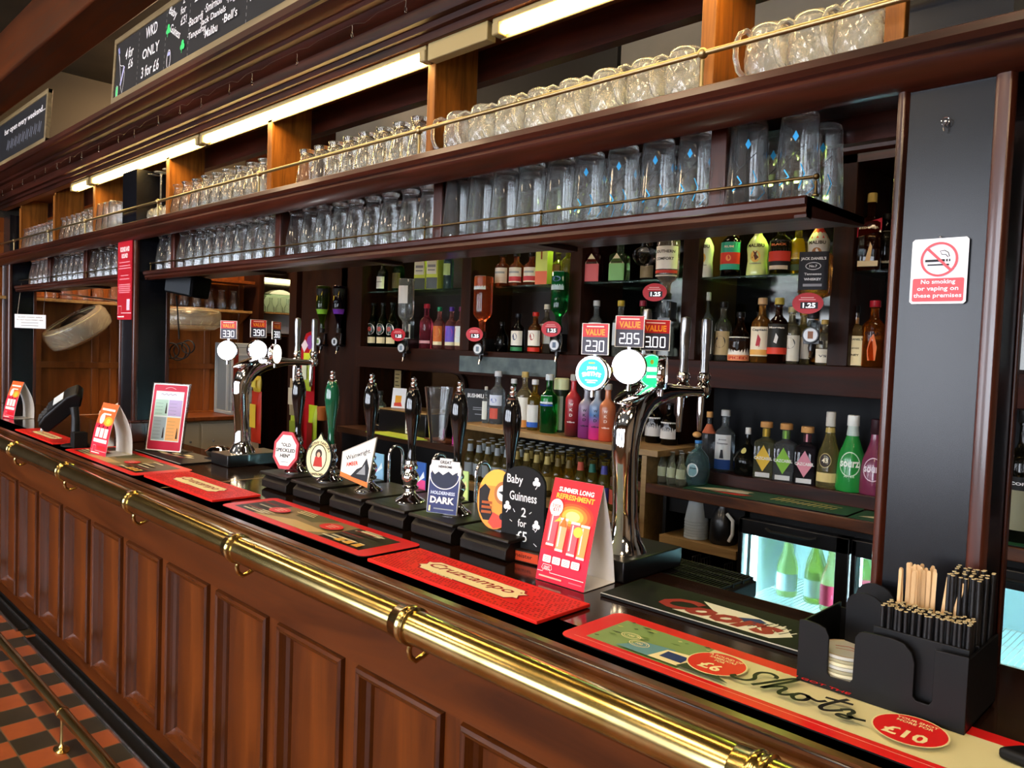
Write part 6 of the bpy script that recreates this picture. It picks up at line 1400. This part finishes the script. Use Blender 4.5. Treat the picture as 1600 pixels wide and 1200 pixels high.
for x0, x1, nm in ((.003, .405, 1), (.411, W_ - .003, 2)):
    d = MB(); fr_w = .035
    d.box(x0, x0 + .018, 0, .045, .02, FH - .02, BLACK); d.box(x1 - .045, x1, 0, .045, .02, FH - .02, BLACK); d.box(x0, x1, 0, .045, .02, .12, BLACK); d.box(x0, x1, 0, .045, FH - .075, FH - .02, BLACK)
    dr = d.build('door', fg, bevel=.003)
    MB().box(x0 + .02, x1 - .045, .018, .024, .12, FH - .075, GP).build('glass_pane', dr)
    MB().tube([(x0 + .11, -.004, FH - .04), (x0 + .13, -.014, FH - .046), (x1 - .13, -.014, FH - .046), (x1 - .11, -.004, FH - .04)], .006, BLACKM, 8).build('handle', dr)
wz = .05 + .715 + .002
for k, (dx, dy, gl, lc, l2, ds) in enumerate(((.12, .17, 'dce498', '58b8d0', 'c8e4ec', 'left-hand white wine bottle with blue sea label in the fridge'), (.185, .27, 'dce498', '58b8d0', 'c8e4ec', 'middle white wine bottle, farther back in the fridge'), (.225, .17, 'dce498', '58b8d0', 'c8e4ec', 'white wine bottle beside the pink-labelled one in the fridge'), (.305, .12, 'e8e4a8', 'e0486a', 'f0a0b0', 'front wine bottle with pink swirl label in the fridge'), (.35, .3, 'd8e890', 'e86a80', 'f0c0c0', 'wine bottle at the back right of the fridge pane'))):
    bottle(fx0 + dx, 2.62 + dy, wz, .3, .037, 'burg', gl, 'a8b858', ds, [('b', .08, .29, l2, 1.2), ('p', [(-1.1, .08), (1.1, .08), (1.1, .14), (.4, .12), (-.2, .17), (-.7, .12), (-1.1, .15)], lc)] + ([('b', .08, .32, lc, 1.1), ('p', [(-.9, .12), (.2, .17), (.9, .29), (.2, .22)], 'f4c8d0')] if k > 2 else []), group='wine bottles in the lit fridge', name='wine_bottle')
for k, dx in enumerate((.47, .56, .66, .76)):
    bottle(fx0 + dx, 2.82, wz, .3, .037, 'burg', 'c8d0c8', 'b8b8b8', 'wine bottle behind the second fridge door', [('b', .15, .46, 'e8e8e8', 1.2)], group='wine bottles in the lit fridge', name='wine_bottle', key='w2')
# --- clutter in the open shelf left of the fridge
for i in range(7):
    q = MB(); q.lathe([(.0335, 0), (.034, .002), (.0345, .0)], c('d0d4d4', .3), (0, 0, 0), 20)
    m_ = glassm('plastic cup', 'e0e6e6', .2, 1.2, .35, .35)
    o = MB().lathe([(.047, 0), (.048, .002), (.047, .004), (.03, .095), (.0, .096), (0, .0945), (.029, .0935), (.0455, .004), (.047, 0)], m_, (0, 0, 0), 22).build('plastic_cup', None, (-1.612, 2.69, .9335 + i * .011)); tag(o, 'clear plastic cup, topmost of the upturned stack' if i == 6 else 'clear plastic cup in the upturned stack on the plywood shelf', 'cup', 'upturned stack of clear plastic cups')
t = thing('jug', 'black flask with a white handle on the plywood shelf beside the fridge', 'flask', (-1.5, 2.7, .933)); MB().lathe([(0, 0), (.048, 0), (.052, .01), (.05, .08), (.036, .12), (.026, .14), (.028, .17), (.02, .178), (0, .18)], BLACK, (0, 0, 0), 24).build('body', t); MB().tube([(.03, -.03, .12), (.06, -.04, .1), (.062, -.042, .05), (.045, -.035, .02)], .007, c('dcdcd8', .4), 10).build('handle', t)
for i, x in enumerate((-1.70, -1.665)): bottle(x, 2.8, .933, .09, .022, 'beer', '2a5a38', '888888', 'small dark tumbler-like bottle at the back of the plywood shelf', [], group='dark little bottles on the plywood shelf', name='small_bottle', key='dk')
for i in range(2):
    t = thing('wire_rack', 'small bent wire rack below the plywood shelf, %s one' % ('left', 'right')[i], 'rack', (-1.66 + .14 * i, 2.7, .76), group='wire racks under the plywood shelf'); q = MB()
    for k in range(4): q.tube([(-.05, -.03 + k * .02, .1), (-.045, -.03 + k * .02, 0), (.045, -.03 + k * .02, 0), (.05, -.03 + k * .02, .1)], .0018, STEEL, 6)
    q.tube([(-.05, -.03, .1), (-.05, .03, .1)], .0025, STEEL, 6).tube([(.05, -.03, .1), (.05, .03, .1)], .0025, STEEL, 6); q.build('wires', t)
MB().box(-1.735, -1.4, 2.66, 3.0, .735, .757, BLACKM).build('lower_shelf', bb)

# --- till area
x = ony(660, 655, 2.85); t = thing('till_printer', 'low black till box with pale top behind the hand pumps', 'till', (-3.62, 2.9, 1.126)); MB().box(-.25, .2, -.12, .15, 0, .13, BLACK).build('case', t, bevel=.006); MB().box(-.25, .2, -.12, .15, .1305, .138, PLY).build('pale_lid', t, bevel=.002)
q = MB(); q.box(.02, .08, -.1245, -.1205, .01, .1, WHITE); a = Art()
for k in range(4): a.rect(.03, .07, .025 + k * .018, .03 + k * .018, INK, up=(k == 0))
a.flat(q, '-y', (0, -.125, 0)); q.build('sticky_note', t)
t = thing('picture_card', 'small white card with a golden pint picture standing on the till', 'card', (-3.79, 2.86, 1.2655), (math.radians(-8), 0, .3)); q = MB(); q.box(-.05, .05, 0, .003, 0, .12, WHITE); a = Art(); a.rect(-.025, .02, .015, .075, c('d89820', .5)); a.rect(-.025, .02, .075, .085, WHITE); a.poly([(-.03, .01), (.03, .01), (.02, .035), (-.03, .03)], c('c84030', .5)); a.flat(q, '-y'); q.build('card_face', t)
t = thing('water_jug', 'tall flared clear glass jug beside the black menu board', 'jug', (ony(697, 680, 2.78).x, 2.72, 1.127)); MB().lathe([(.04, 0), (.075, .3), (.0765, .3), (.078, .298), (.042, -.0), (0, 0), (0, .006), (.04, .006)], GLS, (0, 0, 0), 26).build('glass', t)
t = thing('menu_board', 'black upright spirits board with white heading and lines of text', 'board', (ony(735, 690, 2.78).x, 2.80, 1.127 + .136 * 0), (math.radians(-5), 0, .25)); q = MB(); q.box(-.085, .085, 0, .012, 0, .3, c('17181a', .5)); a = Art(); a.text('BUSHMILLS', 0, .265, .022, WHITE, w=.12, bold=.02)
for k, (z, w2) in enumerate(((.2, .05), (.19, .05), (.165, .035), (.115, .045), (.1, .05), (.085, .04), (.07, .05))): a.rect(.03 - w2, .03 + w2 * .8, z, z + .004, GREY, up=(k == 0))
a.flat(q, '-y'); q.build('board_face', t)
LIME_LIT = c('b8cc48', .5); t0 = MB().prism([(-.2, -.1), (.22, -.12), (.3, -.02), (-.12, .06)], 'z', 0, .004, LIME_LIT).build('lime_lit_folder', None, (-3.63, 2.76, 1.126)); tag(t0, 'flat folder on the till counter, coloured lime as if green-lit', 'folder')  # green light on the paper is put into its lime colour
t0 = MB().prism([(-.09, -.05), (.1, -.06), (.12, .03), (-.06, .05)], 'z', 0, .012, c('5a3018', .5)).build('clipboard', None, (-3.28, 2.78, 1.126), bevel=.003); tag(t0, 'brown clipboard beside the lime-lit folder', 'clipboard')
t0 = MB().prism([(-.025, -.03), (.03, -.03), (.03, .03), (-.025, .03)], 'z', 0, .05, c('c83a98', .5)).build('notepad', None, (-3.12, 2.77, 1.126), bevel=.002); tag(t0, 'small magenta block of notes at the end of the till counter', 'notepad')
for k, px_ in enumerate((580, 621)):
    p = ony(px_, 600, 3.12); q = MB(); q.box(-.035, .035, 0, .002, -.13, .09, c('c8b078', .6)); a = Art()
    for j in range(7): a.rect(-.026, .02 - .006 * (j % 3), .06 - j * .024, .066 - j * .024, c('5a4a28', .6), up=(j == 0))
    a.flat(q, '-y'); o = q.build('pinned_note', None, (p.x, 3.12, p.z)); tag(o, 'cream handwritten note taped up behind the till, %s one' % ('left', 'right')[k], 'note', 'cream notes behind the till')
bottle(ony(594, 640, 2.88).x, 2.88, 1.126, .23, .038, 'spirit', 'c8d8c8', '2c302c', 'jar-like bottle with black lid behind the third hand pump', [('b', .2, .6, 'a8c098', 1.2)], group='odd bottles near the till')
t = thing('till_phone', 'black handset with curled lead on the till counter', 'telephone', (-3.93, 2.84, 1.127)); MB().tube([(-.06, 0, .02), (-.03, 0, .1), (.03, 0, .12), (.06, 0, .08)], [.02, .014, .014, .02], BLACK, 12).build('handset', t); MB().box(-.07, .07, -.05, .05, 0, .03, BLACK).build('base', t, bevel=.006)
# ================================================================ far end of the bar
EX = -6.985
es = thing('end_wall_shelf', 'wooden wall shelf of glasses on the panelled end wall', 'shelf', (EX, 2.6, 1.9))
for y0, y1, z in ((1.3, 3.42, -.02),): MB().box(0, .22, y0 - 2.6, y1 - 2.6, z, z + .022, PLY).build('board', es, bevel=.002)
MB().box(0, .26, 2.72 - 2.6, 3.42 - 2.6, .245, .27, ORX).build('upper_board', es)
for y in (1.5, 2.0, 2.5, 3.0, 3.4): MB().prism([(0, -.02), (.2, -.02), (0, -.12)], 'y', y - 2.6, y - 2.585, WALLW).build('bracket', es)
for k in range(14):
    y = 1.8 + k * .115
    o = PROTO['tulip'].copy(); COL.objects.link(o); o.location = (EX + .1, y, 1.9035); o.rotation_euler = (0, 0, k); tag(o, 'curved glass upside down on the end wall shelf', 'beer glass', 'glasses on the end wall shelf')
MB().box(0, .42, .12, .84, -.99, -.95, WALLW).build('counter_board', es) if 0 else None
ec = thing('end_counter', 'small wooden worktop over cream doors below the end wall panelling', 'cabinet', (EX, 3.05, 0))
MB().box(0, .42, -.75, .37, .93, .965, ORX).build('worktop', ec, bevel=.004)
MB().box(0, .36, -.72, .36, 0.0, .93, c('c8bea4', .5)).build('carcass', ec)
for k in range(2): MB().box(.36, .378, -.7 + k * .55, -.17 + k * .55, .06, .9, c('d0c6ae', .5)).cyl((.378, -.25 + k * .2, .75), (.395, -.25 + k * .2, .75), .01, STEEL).build('door', ec, bevel=.004)
# grey slotted rack
gr = thing('glass_basket_stack', 'tall pale grey slotted plastic rack standing on the end worktop', 'rack', (EX + .2, 3.16, .967)); PG = c('9aa3a8', .45)
q = MB(); q.box(-.17, .17, .0, .2, 0, .03, PG); q.box(-.17, .17, 0, .2, .6, .64, PG); q.box(-.17, .17, .19, .2, .03, .6, PG); q.box(-.17, -.155, 0, .2, .03, .6, PG); q.box(-.155, .155, .02, .19, .03, .6, c('6f7a80', .5))
for x in (.155, .06, ): q.box(x, x + .015, 0, .2, .03, .6, PG)
for k in range(5): q.box(.155, .172, 0, .19, .1 + k * .105, .125 + k * .105, PG)
q.build('slotted_frame', gr, bevel=.004)
q = MB(); q.box(.171, .174, .015, .06, .04, .59, c('6a2418', .5)); q.build('red_inserts', gr)
# mirrored niche with carafes
mn = thing('mirrored_niche', 'lit mirrored niche with glass shelves at the far end', 'cabinet', (EX, 3.5, 1.5))
MB().box(0, .01, 0, .6, -.02, .8, mat('niche mirror', '9a9890', .1, 1)).build('mirror', mn)
for y in (-.06, .56): MB().box(0, .3, y, y + .05, -1.5, .95, BACKZ).build('post', mn)
for z, m_ in ((.56, SHG), (.39, PLY), (.18, BACKW)): MB().box(.012, .26, -.01, .56, z, z + .014, m_).build('shelf', mn)
MB().box(.03, .24, .02, .54, .7, .72, mat('glowing shelf edge', 'e8e0a0', .4, emit='f4e4b0', es=1.8)).build('light_box', mn)
MB().lathe([(0, 0), (.19, .012), (.2, .02), (.19, .02), (0, .006)], WHITE, (0, 0, 0), 30, axis='x').build('round_plate', mn, (.04, .29, .43))
MB().prism([(-.2, 0), (.2, 0), (.26, .07), (-.26, .07)], 'x', .05, .2, c('c8ccd4', .4)).build('white_tray', mn, (0, .28, .21))
def carafe(): return MB().lathe([(0, 0), (.035, 0), (.037, .01), (.034, .05), (.016, .085), (.012, .11), (.016, .14), (.014, .14), (.010, .11), (.014, .086), (.03, .05), (.033, .008), (0, .006)], GLS, (0, 0, 0), 18)
cf = None
for k in range(6):
    loc = (EX + .13, 3.56 + k * .088, 1.5 + .405)
    if cf is None: cf = carafe().build('carafe', None, loc); o = cf
    else: o = cf.copy(); COL.objects.link(o); o.location = loc
    tag(o, 'small clear carafe on the shelf of the mirrored niche', 'carafe', 'carafes in the mirrored niche')
# clear plastic drums hung from metal arms
CP = glassm('clear yellowed plastic', 'fbf6e6', .1, 1.35, .3, .86)
def drum(loc, rot, s, lab):
    t = thing('drum_shade', lab, 'light shade', loc, rot, 'clear plastic drum shades'); zz = 1.35
    
    pr = [(0, -.07), (.2, -.07), (.245, -.05), (.255, -.02), (.255, .03), (.24, .055), (.2, .065), (.2, .06), (.235, .05), (.248, .028), (.248, -.018), (.238, -.045), (.198, -.063), (0, -.063)]
    MB().lathe([(r * s, z * s * zz) for r, z in pr], CP, (0, 0, 0), 36).build('clear_shell', t)
    MB().lathe([(0, .03 * s), (.09 * s, .035 * s), (.11 * s, .05 * s), (.08 * s, .085 * s), (0, .1 * s)], BLACK, (0, 0, 0), 22, 1, 1.4).build('black_hub', t)
    q = MB()
    for k in range(16):
        a_ = 2 * PI * k / 16; q.tube([(.2 * s * math.cos(a_), .2 * s * math.sin(a_), -.066 * s), (.243 * s * math.cos(a_), .243 * s * math.sin(a_), -.03 * s)], .0018 * s, c('c8c0a0', .3), 5)
    q.tube([(.23 * s * math.cos(2 * PI * k / 24), .23 * s * math.sin(2 * PI * k / 24), .062 * s) for k in range(24)], .004 * s, c('e0d8b0', .3), 6, closed=True)
    q.build('ribs', t)
    return t
p = ony(121, 512, 1.95)
rt, upv, vw = Vector((.709, .704, 0)), Vector((0, 0, 1)), Vector((.704, -.709, 0)); a1, a2 = math.radians(24), math.radians(24)
e1 = rt * math.cos(a1) + upv * math.sin(a1); u1 = -rt * math.sin(a1) + upv * math.cos(a1); nn = u1 * math.cos(a2) + vw * math.sin(a2); e2 = nn.cross(e1)
d1 = drum(p, Matrix((e1, e2, nn)).transposed().to_euler(), .98, 'large clear plastic drum shade tilted on a bent metal arm near the end wall')
q = MB(); a_ = ony(70, 460, 1.85); b_ = ony(73, 505, 1.85); c_ = ony(92, 520, 1.85); 
q.tube([ony(54, 452, 1.85), a_, b_, c_, ony(110, 528, 1.9)], .009, STEEL, 8); q.tube([ony(56, 455, 1.85), ony(140, 464, 1.95), ony(185, 470, 2.0)], .007, STEEL, 8)
o = q.build('bent_arm', None); tag(o, 'bent metal arm and rail carrying the tilted drum shade', 'arm')
p = onx(298, 498, -6.2); d2 = drum(p, (0, math.radians(-3), 0), .9, 'level clear plastic drum shade seen between the left column and the far beer fount')
q = MB(); q.tube([p + Vector((0, 0, .05)), Vector((-6.9, p.y + .05, 1.87)), Vector((-6.9, p.y + .05, 1.885))], .007, STEEL, 8); tag(q.build('hanging_rod', None), 'thin rod holding the level drum shade', 'rod')
# black projector like speaker under the lower shelf with a coiled lead
p = ony(292, 446, 1.66); sp_ = thing('speaker', 'black box speaker under the lower shelf beside the left column', 'speaker', p, (0, math.radians(8), .3))
MB().prism([(-.05, -.05), (.06, -.055), (.07, .05), (-.05, .06)], 'x', -.1, .1, mat('speaker black', '040405', .7, spec=.1)).build('case', sp_, bevel=.008); MB().box(-.09, .09, -.056, -.052, -.04, .045, c('141a20', .5)).build('grille', sp_)
q = MB(); pA = ony(275, 462, 1.68); pts = [pA, ony(277, 480, 1.68), ony(279, 510, 1.68), ony(280, 530, 1.68)]
q.tube(pts, .004, BLACKM, 8)
for k, (cx, cy, r) in enumerate(((268, 548, 12), (284, 548, 12.5), (294, 542, 10), (278, 550, 13))):
    q.tube([ony(cx + r * math.cos(2 * PI * i / 20), cy + r * math.sin(2 * PI * i / 20), 1.66 + .012 * k + .006 * math.sin(2 * PI * i / 20)) for i in range(20)], .0035, BLACKM, 7, closed=True)
tag(q.build('coiled_cable', None), 'black cable hanging in loops below the box speaker', 'cable')
# snack cards and packets hanging at the end of the back bar
PY_ = 2.83
def px_box(x0, x1, y0, y1, Y): a = ony(x0, y1, Y); b = ony(x1, y0, Y); return a.x, b.x, a.z, b.z
t = thing('snack_card', 'tall red snack display card with purple figure hanging on the end panel', 'display card', (0, 0, 0)); x0, x1, z0, z1 = px_box(467, 492, 517, 700, PY_)
MB().prism([(x0, z0), (x1 + .02, z0), (x1, z1 - .06), (x1 - .04, z1), (x0 + .06, z1 - .02), (x0, z1 - .12)], 'y', PY_, PY_ + .004, c('b41420', .45)).build('card', t)
q = MB(); a = Art(); a.ell(x0 + .12, z1 - .08, .05, .05, c('8a4a9a', .5)); a.ell(x0 + .14, z1 - .15, .03, .03, YEL); a.poly([(x0 + .0, z1 - .1), (x0 + .05, z1 - .06), (x0 + .09, z1 - .1), (x0 + .04, z1 - .15)], c('e8d8e0', .5)); a.flat(q, '-y', (0, PY_, 0)); q.build('card_print', t)
def packet(px0, px1, py0, py1, Y, cc, c2, lab, grp):
    x0, x1, z0, z1 = px_box(px0, px1, py0, py1, Y); w2, h2 = (x1 - x0), (z1 - z0); t = thing('snack_packet', lab, 'snack packet', ((x0 + x1) / 2, Y, z0), (0, 0, 0), grp)
    q = MB(); n = 8; vs = []; fs = []
    for s_ in (-1, 1):
        for j in range(n + 1):
            for i in range(n + 1):
                u = i / n; v = j / n; bulge = math.sin(PI * u) ** .6 * math.sin(PI * v) ** .5 * .022; vs.append((w2 * (u - .5) * (1 - .06 * math.sin(PI * v)), s_ * bulge, h2 * v))
    m_ = (n + 1) ** 2
    for s_ in (0, 1):
        for j in range(n):
            for i in range(n):
                k = s_ * m_ + j * (n + 1) + i; f = (k, k + 1, k + n + 2, k + n + 1); fs.append(f if s_ == 0 else f[::-1])
    q.add(vs, fs, c(cc, .3)); q.build('bag', t, ang=80)
    q = MB(); a = Art(); a.rect(-w2 * .3, w2 * .3, h2 * .3, h2 * .75, c(c2, .4)); a.flat(q, '-y', (0, -.024, 0)); q.build('print', t)
G_ = 'snack packets hanging by the end panel'
packet(473, 487, 552, 610, PY_ - .03, 'b8cc3c', 'e0e4c0', 'lime packet on the red snack card', G_)
packet(452, 470, 630, 740, PY_ - .03, 'a8bc38', '8a9a30', 'yellow-green packet behind the octagonal pump clip', G_)
packet(480, 496, 634, 740, PY_ - .02, 'b4cc2c', '8a2418', 'lime green packet right of the first pump handle', G_)
packet(452, 466, 592, 648, PY_ - .05, '9a8a68', 'c0b498', 'crumpled tan nut packet left of the first pump handle', G_)
packet(478, 503, 660, 700, PY_ - .06, 'b81c24', 'd8c8b8', 'red packet at the foot of the snack card', G_) if 0 else None
packet(396, 408, 588, 612, 2.2, 'c8a838', 'e0c850', 'small yellow packet beside the far fount column', G_)
packet(392, 409, 612, 690, 2.2, 'b83420', 'e0c040', 'red and yellow packet stuck behind the far fount column', G_)
p = ony(403, 588, 2.2); tag(MB().box(p.x - .004, p.x + .004, 2.215, 2.225, 0.001, 1.75, BLACKM).build('packet_stand', None), 'slim black stand carrying the red and yellow packets', 'stand')
pk = ony(505, 712, 2.8)
# small labelled cup under the cordial bottles
t0 = MB().lathe([(0, 0), (.03, 0), (.036, .09), (.034, .09), (0, .01)], c('b86a30', .4), (0, 0, 0), 18).build('orange_tub', None, (ony(503, 660, 2.8).x, 2.8, ony(503, 668, 2.8).z if 0 else 1.126)); tag(t0, 'small orange tub behind the green pump handle', 'tub')

# ================================================================ lamps
def area(name, loc, rot, sx, sy, e, col, spread=180):
    l = bpy.data.lights.new(name, 'AREA'); l.shape = 'RECTANGLE'; l.size = sx; l.size_y = sy; l.energy = e; l.color = col; l.spread = math.radians(spread)
    o = bpy.data.objects.new(name, l); COL.objects.link(o); o.location = loc; o.rotation_euler = rot; return o
WARM = (1, .78, .5)
# unseen light panels added over the lounge to brighten the counter and mats
for i, (x, y) in enumerate(((-6, -.3), (-4, -.3), (-2.2, -.3), (-.4, -.3), (1.4, -.3), (-5, -2), (-2.2, -2), (.6, -2))):
    t = thing('fill_light', 'added square light panel over the customer side, unseen, brightening the counter', 'light', (x, y, 3.66), group='added lounge fill lights')
    MB().box(-.32, .32, -.32, .32, 0, .04, c('d0c8b8', .5)).build('tray', t); MB().box(-.28, .28, -.28, .28, -.006, 0, mat('warm fill panel', 'ffe2b0', .5, emit='ffe0b4', es=11)).build('diffuser', t)
for i, x in enumerate((-4.6, -2.4, -.4)):  # unseen panels added to lift the staff side and back wall
    t = thing('fill_light', 'added unseen light panel over the staff side, brightening the back wall', 'light', (x, 2.4, 3.66), group='added staff side fill lights')
    MB().box(-.3, .3, -.15, .15, 0, .04, c('d0c8b8', .5)).build('tray', t); MB().box(-.28, .28, -.13, .13, -.006, 0, mat('staff fill panel', 'fff0d8', .5, emit='ffe8c8', es=9)).build('diffuser', t)
t = thing('fill_light', 'added unseen round light brightening the far end wall', 'light', (-6.2, 2.7, 3.66), group='added staff side fill lights'); MB().lathe([(0, -.02), (.2, -.02), (.2, .04), (0, .04)], mat('end fill lamp', 'ffe2b0', .5, emit='ffd09a', es=90), (0, 0, 0), 24).build('globe', t)  # unseen lamp added to brighten the panelled end wall
# small greenish downlights in the canopy of the back bar
for i, (px_, py_) in enumerate(((1185, 370), (1225, 370), (865, 385), (680, 405), (505, 440))):
    p = ony(px_, py_, 2.95); t = thing('downlight', 'tiny yellow-green downlight in the back bar canopy', 'light', (p.x, 3.0, 2.352), group='back bar downlights')
    MB().lathe([(0, 0), (.028, 0), (.03, .008), (0, .008)], STEEL, (0, 0, 0), 18).build('bezel', t); MB().lathe([(0, -.002), (.02, -.002), (.02, 0), (0, 0)], mat('greenish lamp', 'e8ff9c', .4, emit='dcff70', es=200 if i < 4 else 60), (0, 0, 0), 16).build('lamp_disc', t)
